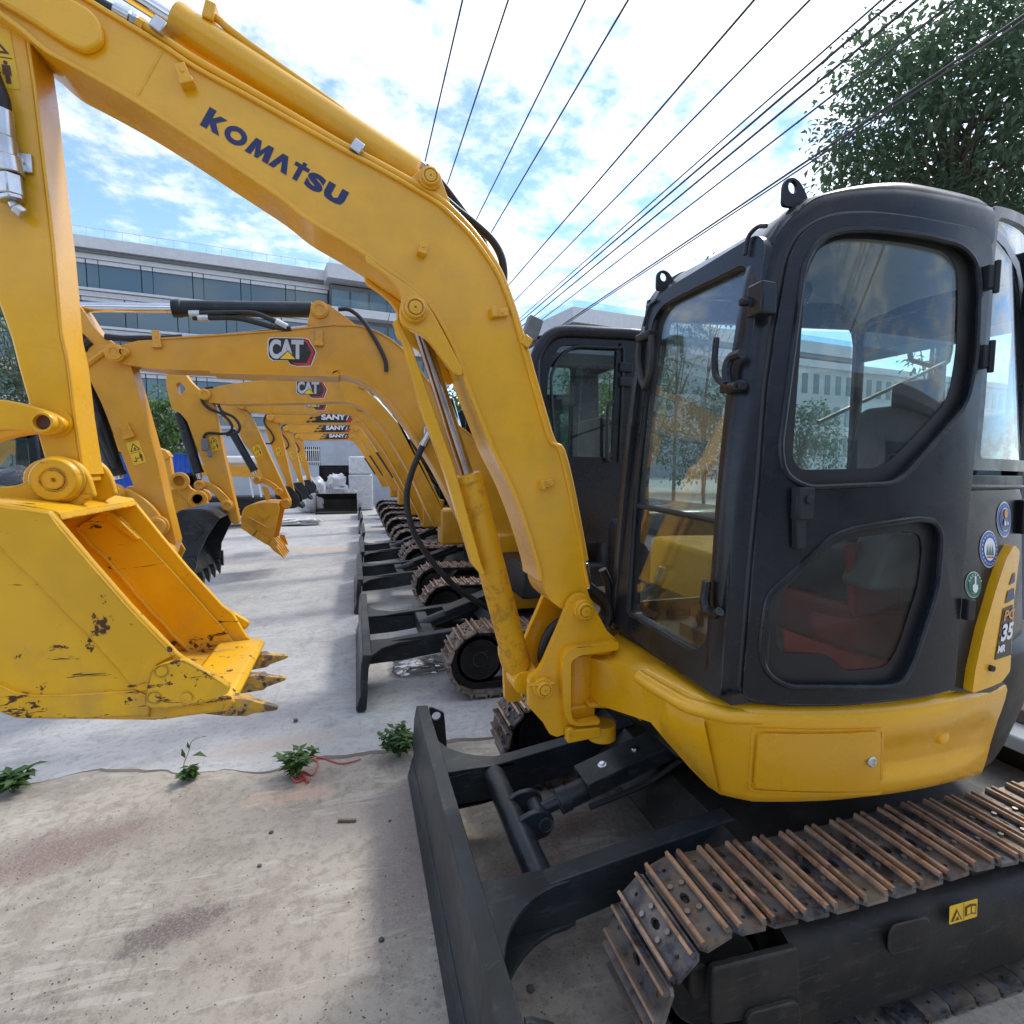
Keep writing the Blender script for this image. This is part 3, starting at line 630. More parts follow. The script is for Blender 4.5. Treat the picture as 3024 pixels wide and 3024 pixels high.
# bucket ----------------------------------------------------------
YK0, YK1 = 1.700, 2.270
side_px = kL([(-330, 545), (0, 556), (280, 598), (360, 690), (530, 892), (740, 1132), (1010, 1412), (1090, 1470), (1200, 1640), (1290, 1700), (1270, 1735), (880, 1792), (90, 1782), (0, 1742), (-190, 1640), (-420, 1420), (-520, 1150), (-500, 800), (-420, 620)])
sd_ = XZ(side_px, YK0)
m = MB(); m.prism(sd_, YK0, YK0+.022); BK = m.build('bucket', 'yellow_worn', EX, .004); MB().prism(sd_, YK1-.022, YK1).build('far_side_plate', 'yellow_worn', BK, .004)
# shell: floor, curved back and top
shell_px = kL([(1290, 1700), (1270, 1735), (880, 1792), (90, 1782), (0, 1742), (-190, 1640), (-420, 1420), (-520, 1150), (-500, 800), (-420, 620), (-330, 545), (0, 556), (280, 598), (330, 650)])
sh = smooth2(XZ(shell_px, YK0), 3); m = MB(); flange(m, sh, YK0+.022, YK1-.022, .018, -1)
m.build('shell', 'yellow_worn', BK, .002)
# raised border plates on the near side
bd1 = XZ(kL([(-330, 560), (0, 568), (285, 606), (345, 690), (520, 896), (730, 1138), (1000, 1420), (900, 1470), (850, 1640), (775, 1612), (500, 1300), (200, 990), (0, 800), (-330, 560)]), YK0)[:-1]
m = MB(); m.prism(bd1, YK0-.007, YK0+.004); m.build('edge_plate', 'yellow_worn', BK, .003)
bd2 = XZ(kL([(-500, 1110), (-380, 1330), (-180, 1510), (0, 1578), (100, 1625), (210, 1642), (400, 1638), (775, 1616), (860, 1650), (860, 1760), (400, 1776), (95, 1770), (5, 1732), (-180, 1632), (-410, 1415)]), YK0)
m = MB(); m.prism(bd2, YK0-.009, YK0+.004); m.build('wear_plate', 'yellow_worn', BK, .003)
# inner strip welded on the far side edge + inner floor lip
fe = [onY(*p, YK1-.03) for p in kL([(585, 560), (690, 640), (810, 755), (785, 765), (650, 670), (560, 590)])]
m = MB(); m.prism([(p.x, p.z) for p in fe], YK1-.05, YK1-.022); m.build('inner_strip', 'yellow_worn', BK, .004)
band = XZ(kL([(690, 625), (820, 762), (990, 942), (1275, 1262), (1362, 1380), (1300, 1470), (1140, 1460), (1040, 1352), (830, 1132), (640, 905), (470, 735), (440, 690), (560, 610)]), YK1-.03); m = MB(); m.prism(band, YK1-.036, YK1-.020); m.build('inner_band', 'yellow_worn', BK, .003)
wb = [onY(*p, YK1-.034) for p in kL([(440, 690), (470, 735), (640, 905), (830, 1132), (1040, 1352), (1120, 1440)])]; wb = smooth_path(wb, 8); m = MB(); m.tube([p+Vector((noise.noise(p*30)*.004, 0, noise.noise(p*33+Vector((5, 0, 0)))*.004)) for p in wb], .009, 8); m.build('weld_bead', 'yellow_worn', BK)
lip = XZ(kL([(1000, 1682), (1300, 1660), (1345, 1695), (1300, 1742), (900, 1798)]), YK0); m = MB(); m.prism(lip, YK0+.004, YK1-.004); m.build('lip', 'yellow_worn', BK, .006)
# lifting top between the ears, curved gusset
ear_px = kK([(-700, 2050), (-420, 1760), (-200, 1700), (0, 1690), (160, 1680), (280, 1640), (380, 1570), (450, 1480), (530, 1400), (620, 1370), (720, 1358), (840, 1390), (940, 1460), (1020, 1580), (1078, 1770), (1070, 1810), (960, 1870), (880, 1932), (700, 1990), (300, 2030), (-100, 2120)])
er = smooth2(XZ(ear_px, 1.896), 2); m = MB(); m.prism(er, 1.892, 1.916); EAR = m.build('bucket_ear', 'yellow_worn', BK, .005); MB().prism(er, 2.042, 2.066).build('bucket_ear', 'yellow_worn', BK, .005)
q = onY(*kK([(670, 1610)])[0], 1.892); m = MB(); m.lathe(q, (0, -1, 0), [(0, .068), (.010, .068), (.014, .063), (.026, .061), (.031, .056), (.031, .034), (.026, .032), (.026, .028), (.031, .026), (.031, .006), (.022, .004)], 36)
m.build('pin', 'yellow_worn', BK)
m = MB(); m.prism(rnd(XZ(kK([(540, 1490), (640, 1420), (760, 1420), (880, 1500), (935, 1590), (920, 1680), (850, 1740), (760, 1660), (700, 1520)]), 1.892), .01), 1.874, 1.894); m.build('pin_retainer', 'yellow_worn', BK, .006)
# boss between the ears
q = onY(*kK([(670, 1610)])[0], YM); MB().cyl(q-Vector((0, .062, 0)), q+Vector((0, .062, 0)), .062, n=28).build('arm_boss', 'yellow', ARM, .004)
# teeth
def tooth(y, tip, base, w_=.052):
    t = onY(*tip, y); b0 = onY(*base, y); ax_ = (t-b0); L_ = ax_.length; ax_.normalize(); nz = Vector((-ax_.z, 0, ax_.x)); 
    if nz.z < 0: nz = -nz
    sec = [(-.09, .030, w_*.95), (.0, .036, w_), (.06, .034, w_*.86), (L_*.55, .024, w_*.62), (L_*.85, .013, w_*.42), (L_*.97, .008, w_*.32), (L_, .004, w_*.22)]
    rows = []
    for o_, h_, ww in sec:
        c_ = b0+ax_*o_; rows.append([c_+nz*h_*.8+Vector((0, -ww*.42, 0)), c_+nz*h_*.4+Vector((0, -ww*.5, 0)), c_-nz*h_*.4+Vector((0, -ww*.5, 0)), c_-nz*h_*.7+Vector((0, -ww*.42, 0)), c_-nz*h_*.7+Vector((0, ww*.42, 0)), c_-nz*h_*.4+Vector((0, ww*.5, 0)), c_+nz*h_*.4+Vector((0, ww*.5, 0)), c_+nz*h_*.8+Vector((0, ww*.42, 0))])
    mm = MB(); mm.loft(rows, closed=True); mm.add(rows[0], [tuple(range(8))]); mm.add(rows[-1], [tuple(range(8))])
    mm.lathe(b0+ax_*.045+Vector((0, -w_*.36, 0)), (0, -1, 0), [(0, .014), (.008, .013), (.007, .006)], 14)
    return mm.build('tooth', 'tooth_worn', BK, .003)
tooth(1.735, (821, 2090), (668, 2080)); tooth(1.955, (844, 2003), (722, 2018)); tooth(2.19, (850, 1938), (735, 1955))
# side cutters
cut = XZ(kL([(850, 1690), (848, 1640), (885, 1480), (945, 1450), (1068, 1424), (1185, 1492), (1318, 1575), (1318, 1612), (1200, 1662), (960, 1700)]), YK0)
def cutter(y):
    m = MB(); m.prism(rnd(cut, .012, 3), y-.026, y); 
    for u_, v_ in ((943, 1487), (902, 1636), (1080, 1636)):
        qx = onY(*kL([(u_, v_)])[0], YK0); m.lathe((qx.x, y-.026, qx.z), (0, -1, 0), [(-.004, .017), (.001, .017), (.001, .0145), (-.002, .013), (-.002, .002)], 16)
    return m.build('side_cutter', 'yellow_worn', BK, .005)
cutter(YK0-.006); fc = XZ(kL([(1165, 1135), (1210, 1130), (1340, 1185), (1420, 1235), (1415, 1260), (1335, 1302), (1250, 1290)]), YK1); m = MB(); m.prism(rnd(fc, .01, 3), YK1, YK1+.026); m.build('side_cutter', 'yellow_worn', BK, .005)

# swing post ------------------------------------------------------
def gx(p, y): return XZ(kG(p), y)
post = gx([(735, 240), (790, 185), (850, 165), (900, 178), (945, 225), (985, 320), (1090, 515), (1188, 605), (1190, 630), (1180, 690), (800, 745), (740, 800), (735, 1280), (765, 1360), (820, 1385), (1025, 1340), (1000, 1400), (700, 1490), (615, 1520), (545, 1490), (500, 1400), (350, 1235), (350, 1010), (372, 950), (450, 890), (500, 800), (560, 660), (640, 480)], 1.855)
m = MB(); m.prism(rnd(post, .006, 2), 1.842, 1.872); POST = m.build('swing_post', 'yellow', EX, .004)
fpost = [(x, z) for x, z in post]; m = MB(); m.prism(rnd(fpost, .006, 2), 2.088, 2.118); m.build('far_plate', 'yellow', POST, .004)
rim = gx([(1188, 608), (1186, 688), (960, 722), (820, 742), (745, 790), (738, 830), (738, 1270), (760, 1350), (820, 1380), (1020, 1345), (1000, 1392), (800, 1408), (720, 1380), (690, 1310), (660, 1080), (655, 860), (670, 760), (715, 690), (800, 660), (960, 640)], 1.83)
m = MB(); m.prism(rnd(rim, .008, 3), 1.806, 1.844); m.build('post_rim', 'yellow', POST, .006)
# vertical pivot block, lower saddle, base strap
pv = onY(*kG([(840, 980)])[0], 1.93)
m = MB(); z0, z1 = onY(*kG([(840, 1235)])[0], 1.93).z, onY(*kG([(840, 735)])[0], 1.93).z; m.cyl((pv.x, YM, z0), (pv.x, YM, z1), .085, n=32); m.build('pivot', 'yellow', POST, .004)
q = onY(*kG([(1180, 640)])[0], 1.86); z_t = q.z; x_a = onY(*kG([(700, 700)])[0], 1.86).x
m = MB(); m.box(((x_a+q.x)/2+.03, YM, z_t-.012), (q.x-x_a-.02, .21, .03)); m.build('saddle', 'yellow', POST, .006); m = MB(); zb = onY(*kG([(800, 1330)])[0], 1.86).z; m.box(((x_a+q.x)/2-.02, YM, zb), (q.x-x_a-.1, .21, .05)); m.build('lower_saddle', 'yellow', POST, .006)
a0, a1 = onY(*kG([(700, 1550)])[0], 1.83), onY(*kG([(1015, 1415)])[0], 1.83)
m = MB(); m.prism(rnd(gx([(705, 1445), (1010, 1412), (1015, 1500), (700, 1560)], 1.83), .006, 2), 1.80, 1.835); m.build('stop_plate', 'yellow', POST, .003)
q = onY(*kG([(750, 1465)])[0], 1.80); MB().hexb(q, (0, -1, 0), .012, .012).build('bolt', 'yellow', POST, .001)
m = MB(); q = onY(*kG([(1050, 1470)])[0], 1.88); m.cyl(q-Vector((0, 0, .03)), q+Vector((0, 0, .03)), .055, n=24); m.build('stop_roller', 'yellow', POST, .004)
pin(POST, onY(*kG([(868, 318)])[0], 1.842), .038, .034); LP = onY(*kG([(485, 1052)])[0], 1.842); pin(POST, LP, .037, .036)
m = MB(); m.cyl(Vector((LP.x, 1.82, LP.z)), Vector((LP.x, 2.12, LP.z)), .032, n=24); m.build('cross_pin', 'yellow', POST, .003)
m = MB(); a_, b_ = (onY(*p, 1.815) for p in kG([(350, 1045), (600, 1022)])); m.tube([a_, b_], .006, 8); m.build('split_pin', 'yellow', POST)
# front tie plate on the far side of the post (left of the cylinder foot)
m = MB(); tp = gx([(155, 790), (180, 770), (205, 860), (290, 940), (350, 1020), (350, 1240), (400, 1310), (240, 1330), (212, 1290), (200, 1000), (160, 880)], 1.95); m.prism(rnd(tp, .006, 3), 2.07, 2.10); m.build('side_plate', 'yellow', POST, .004)
# hose bundle through the post
for i, (dx, dy) in enumerate(((0, 0), (.02, .04), (-.01, .07), (.03, .1))):
    hp = [Vector((onY(*p, 1.99+dy).x+dx, 1.99+dy, onY(*p, 1.99+dy).z)) for p in kG([(520, 860), (500, 760), (520, 640), (580, 520), (700, 420), (900, 380)])]
    MB().tube(smooth_path(hp, 6), .016, 10).build('hose', 'rubber', POST)
for i, pts_ in enumerate(([(880, -60), (905, 60), (960, 120), (1050, 190), (1110, 260), (1130, 380), (1100, 470)], [(900, 60), (930, 160), (1000, 220), (1070, 280), (1085, 370), (1040, 440), (1000, 480)], [(1060, -60), (1110, 60), (1130, 200), (1140, 330), (1110, 460)], [(890, 120), (960, 190), (1040, 230), (1080, 300), (1050, 400)])):
    MB().tube(smooth_path([onY(*p, 1.93+.03*i) for p in kG(pts_)], 6), .017, 10).build('hose', 'rubber', POST)
q0, q1, q2 = (onY(*p, 1.93) for p in kG([(872, -120), (895, 20), (915, 120)])); m = MB(); m.cyl(q0, q1, .021, n=16); m.cyl(q1, q2, .018, n=6); m.build('hose_fitting', 'zinc', POST, .002)
# ------------------------------------------------------------------ near excavator: house
def y_top(x): return 1.143+(x-1.53)**2/(2.4 if x < 1.53 else 2.75)
def y_bot(x): return 1.268+(x-1.73)**2/(3.8 if x < 1.73 else 4.6)
def fS(x, z): t = max(-.3, min(1.2, (z-.64)/.36)); return y_bot(x)*(1-t)+y_top(x)*t
def fD(x, z): return 1.138+.058*(z-1.03)+(x-1.53-.04*(z-1.03))**2/2.4
def fR(x, z): x = min(x, 2.6); return 1.150+.058*(z-1.03)+(max(0, x-1.55)**2/2.6 if x < 2.15 else .1385+.42*(x-2.15))
xs = [1.0+.05*i for i in range(20)]
topc = [Vector((.893, 1.584, 1.0)), Vector((.902, 1.52, 1.0)), Vector((.911, 1.44, 1.0)), Vector((.918, 1.36, 1.0)), Vector((.935, 1.32, 1.0)), Vector((.962, 1.288, 1.0))]+[Vector((x, y_top(x), 1.0)) for x in xs]
botc = [Vector((.952, 1.584, .80)), Vector((.985, 1.54, .75)), Vector((1.03, 1.485, .69)), Vector((1.066, 1.44, .648)), Vector((1.082, 1.41, .64)), Vector((1.115, 1.382, .64))]+[Vector((1.15+(x-1.0)*.855, y_bot(1.15+(x-1.0)*.855), .64)) for x in xs]
prof = [(-.02, .07), (-.015, .02), (0, .002), (.03, -.012), (.10, -.020), (.20, -.021), (.30, -.012), (.33, -.002), (.40, -.002), (.52, -.002), (.60, -.004), (.66, -.012), (.80, -.018), (.90, -.014), (.96, -.004), (1.0, .014), (1.012, .05), (1.012, .14)]
rows = []
for v_, off in prof:
    r = []
    for i, (a, c) in enumerate(zip(botc, topc)):
        p = a.lerp(c, max(0, min(1, v_))); tan = (topc[min(i+1, len(topc)-1)]-topc[max(i-1, 0)]); nn = Vector((-tan.y, tan.x, 0)).normalized()   # inward
        grv = (1.0 if i > 13 else (.0 if i < 11 else (i-11)/3))*(1.0 if i < 23 else (.55 if i == 23 else .15))                    # the pressed grooves run only behind the access door
        o_ = off if (v_ <= 0 or v_ >= .9) else (off*grv-.016*(1-grv))
        z_ = p.z+(.36*(v_-1) if v_ > 1 else (.3*v_ if v_ < 0 else 0)); r.append((p.x+nn.x*o_, p.y+nn.y*o_, z_))
    rows.append(r)
# slanted rear end of the skirt
m = MB(); m.loft(rows); SK = m.build('side_skirt', 'yellow', EX, 0, smooth=50)
SK.data.polygons  # (surface only; the counterweight closes it)
# counterweight: continues the same plan round the rear
def arc(t, r, z): return (1.75+r*math.sin(t), YM-r*math.cos(t), z)
rows = []
for z_, r_ in ((.64, .58), (.63, .685), (.645, .720), (.70, .740), (.85, .778), (1.0, .800), (1.07, .805), (1.10, .79), (1.115, .745), (1.118, .5)):
    rows.append([arc(.20+(math.pi-.40)*i/32, r_+(.035*min(1, i/4.0) if r_ > .65 else 0), z_) for i in range(33)])
m = MB(); m.loft(rows); CW = m.build('counterweight', 'charcoal_rough', EX, 0, smooth=50)
# deck and inner body (closes the house) + far side panel
m = MB(); pl = [(1.05, 1.62), (1.12, 1.5), (1.2, 1.44), (1.3, 1.40), (1.5, 1.36), (1.8, 1.34), (2.05, 1.37), (2.35, 1.5), (2.5, 1.98), (2.35, 2.45), (2.0, 2.72), (1.5, 2.78), (1.1, 2.7), (1.0, 2.3), (.98, 2.12), (1.05, 1.85)]
m.prism(pl, .66, 1.004, mp=lambda x, y, d: (x, y, d)); m.build('revolving_frame', 'under_black', EX)
m = MB(); m.prism([(1.58, 2.16), (2.3, 2.16), (2.52, 2.3), (2.4, 2.52), (2.1, 2.74), (1.75, 2.82), (1.6, 2.8)], .64, 1.26, mp=lambda x, y, d: (x, y, d)); m.build('engine_hood', 'yellow', EX, .03, seg=3)
# swing ring and undercarriage centre
m = MB(); m.cyl((1.75, YM, .40), (1.75, YM, .66), .40, n=32); m.build('swing_ring', 'under_black', EX)
m = MB(); m.prism([(1.05, .30), (1.2, .42), (2.3, .42), (2.45, .30), (2.3, .24), (1.2, .24)], 1.42, 2.54); m.build('carbody', 'under_black', EX, .01)
# neck between post and house
nk = gx([(930, 735), (1230, 745), (1450, 880), (1440, 1370), (1300, 1215), (1215, 1235), (1090, 1235), (930, 1225)], 1.86)
m = MB(); m.prism(nk, 1.90, 2.06); NECK = m.build('boom_neck', 'yellow', EX, .003)
nk2 = [(onY(*p, 1.86).x, onY(*p, 1.86).z) for p in kG([(950, 745), (1230, 745), (1450, 870)])]; m = MB(); flange(m, nk2, 1.85, 2.1, .014, 1)
nk3 = [(onY(*p, 1.86).x, onY(*p, 1.86).z) for p in kG([(930, 1205), (1090, 1215), (1210, 1215), (1290, 1200), (1440, 1350)])]; flange(m, nk3, 1.85, 2.1, .016, -1); m.build('neck_flange', 'yellow', NECK, .003)
# web from the neck outwards to the skirt's front edge
a1 = onY(*kG([(940, 780)])[0], 1.90); m = MB()
m.add([(a1.x, 1.90, a1.z), (.90, 1.60, .985), (.952, 1.595, .80), (a1.x, 1.90, onY(*kG([(940, 1200)])[0], 1.90).z)], [(0, 1, 2, 3)]); m.add([(a1.x, 1.90, a1.z), (.90, 1.60, .985), (1.02, 1.60, 1.0), (1.02, 1.95, 1.03)], [(0, 1, 2, 3)])
m.build('frame_web', 'yellow', NECK)
# panel lips, bolts and access door on the skirt
def skin(name, px, lift, mat, thick=.012, r=.02, parent=None, f=fS, bevel=.004, holes=(), hr=.02, step=.05, label=None):
    P_ = XZS(px, f); P_ = rnd(P_, r, 5) if r else P_; Hs = [rnd(XZS(h, f), hr, 5) for h in holes]
    mm = MB(); mm.prism(P_, 0, thick, holes=Hs); x0 = min(p[0] for p in P_); x1 = max(p[0] for p in P_); cuts = (0, [x0+step*i for i in range(1, int((x1-x0)/step)+1)])
    return mm.build(name, [mat], parent, bevel, warp=lambda c: Vector((c.x, f(c.x, c.z)-lift+c.y, c.z)), cuts=cuts, label=label)
skin('access_door', kP([(762, 1100), (1284, 1092), (1278, 1342), (745, 1335)]), .026, 'yellow', .014, .028, SK, bevel=.004)
skin('door_surround', kP([(738, 1078), (1306, 1078), (1296, 1366), (724, 1352)]), .0195, 'yellow', .01, .02, SK, holes=[kP([(752, 1090), (1294, 1083), (1287, 1350), (735, 1343)])], bevel=.002)
q = onS(*kP([(1237, 1217)])[0], fS); m = MB(); m.lathe((q.x, q.y-.026, q.z), (0, -1, 0), [(0, .016), (.006, .016), (.009, .013), (.009, .009), (.006, .008), (.006, .002)], 20); m.build('lock', 'zinc', SK)
for u_, v_ in ((1572, 1130),):
    q = onS(*kP([(u_, v_)])[0], fS); m = MB(); m.lathe((q.x, q.y-.0, q.z), (0, -1, 0), [(0, .022), (.012, .020), (.016, .012), (.016, .002)], 16); m.build('bolt', 'yellow', SK, .002)
q = onX(*kP([(345, 975)])[0], .915); m = MB(); m.lathe((q.x+.012, q.y, q.z), (-1, 0, 0), [(0, .020), (.012, .018), (.014, .012), (.014, .002)], 16); m.build('bolt', 'yellow', SK, .002)
# raised front cover on the corner
rows = []
for v_ in (.06, .10, .5, .80, .84):
    r = []
    for i in range(5):
        for t_ in (0, .5):
            if i == 4 and t_: continue
            a = botc[i].lerp(botc[i+1], t_); c = topc[i].lerp(topc[i+1], t_); p = a.lerp(c, v_); tan = topc[i+1]-topc[i]; nn = Vector((-tan.y, tan.x, 0)).normalized(); r.append(p-nn*(.026 if v_ not in (.06, .84) else .014))
    rows.append(r)
m = MB(); m.loft(rows); m.build('front_cover', 'yellow', SK, 0, smooth=50)
tube_ = [topc[0]+Vector((-.004, .01, -.03)), topc[1]+Vector((-.006, 0, -.03)), topc[2]+Vector((-.006, 0, -.03)), topc[3]+Vector((-.004, 0, -.028)), topc[4]+Vector((.0, .002, -.026)), topc[5]+Vector((.004, .008, -.028)), topc[6]+Vector((.0, .012, -.03)), topc[8]+Vector((.0, .03, -.036))]; m = MB(); m.tube(smooth_path(tube_, 4), .024, 12); m.build('top_roll', 'yellow', SK)

# ------------------------------------------------------------------ cab
CABT = 'charcoal'
m = MB()
def fX(y, z): return .950+.105*(z-1.03)                     # windscreen plane leans back
def front_panel(px, holes, thick, name, mat, parent, r=.03, lift=0.0, bevel=.006):
    P_ = [(q.y, q.z) for q in (onFront(u, v, fX) for u, v in px)]; Hs = [rnd([(q.y, q.z) for q in (onFront(u, v, fX) for u, v in h)], .035, 5) for h in holes]
    mm = MB(); mm.prism(rnd(P_, r, 5), 0, thick, holes=Hs); 
    return mm.build(name, [mat], parent, bevel, warp=lambda c: Vector((fX(c.x, c.z)-lift+c.y, c.x, c.z)))
win_px = kT([(240, 1235), (420, 1290), (730, 1475), (790, 1430), (850, 1290), (880, 950), (885, 500), (905, 0)])+kS([(600, 980), (640, 520), (620, 510), (330, 670), (240, 720), (200, 780), (110, 1500)])+kT([(235, 500)])
win_px = [(1849, 1812), (2046, 1925), (2085, 1893), (2110, 1560), (2150, 1250), (2203, 790), (2190, 782), (1990, 880), (1950, 905), (1926, 950), (1875, 1400)]
outer_px = [(1806, 1836), (1806, 1780), (1860, 1250), (1900, 940), (1932, 880), (1985, 842), (2235, 690), (2262, 715), (2240, 870), (2205, 1110), (2172, 1410), (2150, 1700), (2128, 2056), (2106, 2056)]
FRM = front_panel(outer_px, [win_px], .055, 'cab', CABT, EX, r=.03, bevel=.010)
# windscreen panes
up_px = [(1878, 1410), (1903, 1150), (1926, 940), (1955, 898), (2195, 775), (2208, 790), (2150, 1250), (2105, 1535), (1900, 1500), (1868, 1490)]
lo_px = [(1847, 1815), (2047, 1930), (2090, 1895), (2105, 1540), (1866, 1493)]
front_panel(up_px, [], .005, 'windscreen', 'windscreen_glass', FRM, r=.01, lift=-.024, bevel=0); front_panel(lo_px, [], .005, 'lower_windscreen', 'screen_low', FRM, r=.01, lift=-.020, bevel=0)
m = MB(); q0, q1 = onFront(1866, 1493, fX), onFront(2107, 1540, fX); m.tube([q0+Vector((.02, 0, 0)), q1+Vector((.02, 0, 0))], .010, 8); m.build('divider', 'rubber', FRM)
rub = [onFront(u, v, fX)+Vector((.012, 0, 0)) for u, v in win_px]; m = MB(); m.tube(smooth_path(rub+[rub[0]], 3), .009, 8); m.build('window_seal', 'rubber', FRM)
# near hoop: one swept member that is corner pillar below and roof edge above
hp_px = [(2128, 2058), (2150, 1700), (2172, 1400), (2205, 1100), (2240, 860), (2262, 765), (2296, 690), (2345, 628)]+kR([(440, 1400), (560, 1362), (700, 1335), (850, 1320), (1000, 1315), (1150, 1325), (1300, 1348), (1450, 1378), (1600, 1415), (1720, 1450)])
HP = smooth2(XZS(hp_px, fD), 3); YF = 1.985
def hoop_rows(path, sec, yfun, sgn):
    rws = []
    for i, (x, z_) in enumerate(path):
        a = Vector(path[max(i-1, 0)]); b_ = Vector(path[min(i+1, len(path)-1)]); t = (b_-a).normalized(); nx, nz_ = -t.y, t.x              # outward: forward on the pillar, up on the roof
        rws.append([Vector((x+nx*o_, yfun(x+nx*o_, z_+nz_*o_)+sgn*y_, z_+nz_*o_)) for o_, y_ in sec])
    return rws
SEC = [(-.115, .02), (-.112, .004), (-.10, -.002), (-.03, -.002), (-.012, .004), (.0, .016), (.007, .038), (.008, .060), (.002, .072), (-.03, .072), (-.06, .05), (-.10, .04)]
m = MB(); m.loft(hoop_rows(HP, SEC, fD, 1), closed=True); m.build('near_hoop', CABT, FRM, 0, smooth=50)
SECF = [(-.10, .0), (-.01, .0), (.004, -.02), (.008, -.06), (-.05, -.08), (-.10, -.05)]
m = MB(); m.loft(hoop_rows(HP, SECF, lambda x, z: YF, 1), closed=True); m.build('far_hoop', CABT, FRM, 0, smooth=50)
# roof skin between the hoops (front header included)
rows = []; rp = [p for p in HP if p[1] > 2.262]+[(1.92, 2.395), (2.04, 2.35), (2.12, 2.27), (2.15, 2.15)]
for i, (x, z_) in enumerate(rp):
    a = Vector(rp[max(i-1, 0)]); b_ = Vector(rp[min(i+1, len(rp)-1)]); t = (b_-a).normalized(); nx, nz_ = -t.y, t.x; yn = fD(x, z_) if x < 1.78 else fR(x, z_)
    k = max(0, nz_)*min(1, max(-.45, (x-1.27)/.22)); k = math.copysign(math.sqrt(abs(k)), k); r = []
    for y_, o_ in ((yn+.002, -.035), (yn+.006, -.004), (yn+.03, .008+.014*k*abs(k)), (yn+.08, .008+.026*k*abs(k)), (yn+.16, .008+.034*k*abs(k)), (yn+.3, .008+.040*k*abs(k)), ((yn+YF)/2+.05, .008+.042*k*abs(k)), (YF-.2, .008+.036*k*abs(k)), (YF-.08, .008+.022*k*abs(k)), (YF-.01, .01), (YF, -.03)): r.append(Vector((x+nx*o_, y_, z_+nz_*o_)))
    rows.append(r)
m = MB(); m.loft(rows); RFT = m.build('roof', CABT, FRM, 0, smooth=60)
m = MB(); m.loft([[p-Vector((-.02, 0, .035)) for p in r] for r in rows], flip=True); m.build('headliner', 'headliner', FRM, 0, smooth=60)
# near rear quarter: wall below, glass above
skin('rear_quarter_panel', kQ([(425, 95), (740, 85), (752, 130), (752, 420), (760, 1215), (350, 1235), (380, 720)])[:], .004, CABT, .02, .004, EX, f=fR, bevel=.004)
skin('rear_quarter_trim', kQ([(428, 5), (740, 10), (740, 82), (428, 88)]), .012, 'charcoal_rough', .03, .004, FRM, f=fR, bevel=.004)
skin('rear_quarter_ridge', kQ([(428, 58), (738, 62), (738, 74), (428, 76)]), .020, CABT, .02, .002, FRM, f=fR, bevel=.002)
skin('rear_quarter_frame', kS([(1790, 250), (1985, 340), (1985, 1490), (1668, 1480), (1700, 1200), (1740, 800), (1755, 480)]), .004, CABT, .03, .01, FRM, f=fR, holes=[kS([(1810, 300), (1962, 380), (1962, 1440), (1720, 1425), (1745, 1150), (1775, 750), (1790, 480)])], bevel=.004)
skin('rear_quarter_glass', kS([(1805, 290), (1966, 370), (1966, 1445), (1715, 1430), (1740, 1150), (1770, 750), (1785, 480)]), -.006, 'cab_glass', .005, .005, FRM, f=fR, bevel=0)
# rear wall with window, far side wall with window (seen through the glass)
def ringbox(name, p, mat, parent, bevel=.006): pass
m = MB(); yr0, yr1 = fR(2.14, 1.7)-.0, 1.985
m.prism([(yr0, 1.0), (yr1, 1.0), (yr1, 2.36), (yr0, 2.36)], 2.12, 2.15, holes=[rnd([(yr0+.05, 1.35), (yr1-.03, 1.35), (yr1-.03, 2.27), (yr0+.05, 2.27)], .05)], mp=lambda a, z, d: (d, a, z)); m.build('rear_wall', CABT, FRM, .004)
m = MB(); m.prism([(yr0+.04, 1.33), (yr1-.025, 1.33), (yr1-.025, 2.28), (yr0+.04, 2.28)], 2.13, 2.135, mp=lambda a, z, d: (d, a, z)); m.build('rear_window', 'cab_glass', FRM)
fo = [(.96, 1.01), (2.14, 1.01), (2.14, 2.36), (1.10, 2.30)]; h1 = rnd([(1.01, 1.12), (1.50, 1.12), (1.50, 1.36), (2.11, 1.36), (2.11, 2.25), (1.17, 2.22)], .03); h2 = rnd([(1.56, 1.38), (2.07, 1.38), (2.07, 2.22), (1.56, 2.21)], .05)
m = MB(); m.prism(fo, 1.965, 1.985, holes=[h1]); m.build('far_wall', CABT, FRM, .004)
m = MB(); m.prism([(.99, 1.10), (1.53, 1.10), (1.53, 1.36), (2.09, 1.36), (2.09, 2.24), (1.14, 2.20)], 1.973, 1.978); m.build('far_window', 'cab_glass', FRM)
m = MB(); m.box((1.53, 1.958, 1.68), (.012, .012, 1.1)); m.build('sash_bar', 'rubber', FRM)
m = MB(); m.box((1.55, 1.60, 1.03), (1.16, .72, .03)); m.build('cab_floor', 'rubber', FRM)
# lifting eyes
def eye(px, y, s_=1.0):
    q = onY(*px, y); o_ = [(q.x-.034*s_, q.z-.055*s_), (q.x-.034*s_, q.z+.005), (q.x-.026*s_, q.z+.026*s_), (q.x, q.z+.036*s_), (q.x+.026*s_, q.z+.026*s_), (q.x+.05*s_, q.z-.005*s_), (q.x+.08*s_, q.z-.055*s_)]
    mm = MB(); mm.prism(rnd(o_, .012, 3), y-.006, y+.006, holes=[[(q.x+.017*s_*math.cos(t*.4488), q.z+.004+.019*s_*math.sin(t*.4488)) for t in range(14)]]); mm.build('lifting_eye', 'charcoal_rough', FRM, .002)
eye((2337, 560), 1.34, .88); eye((1958, 822), 1.93, .85)
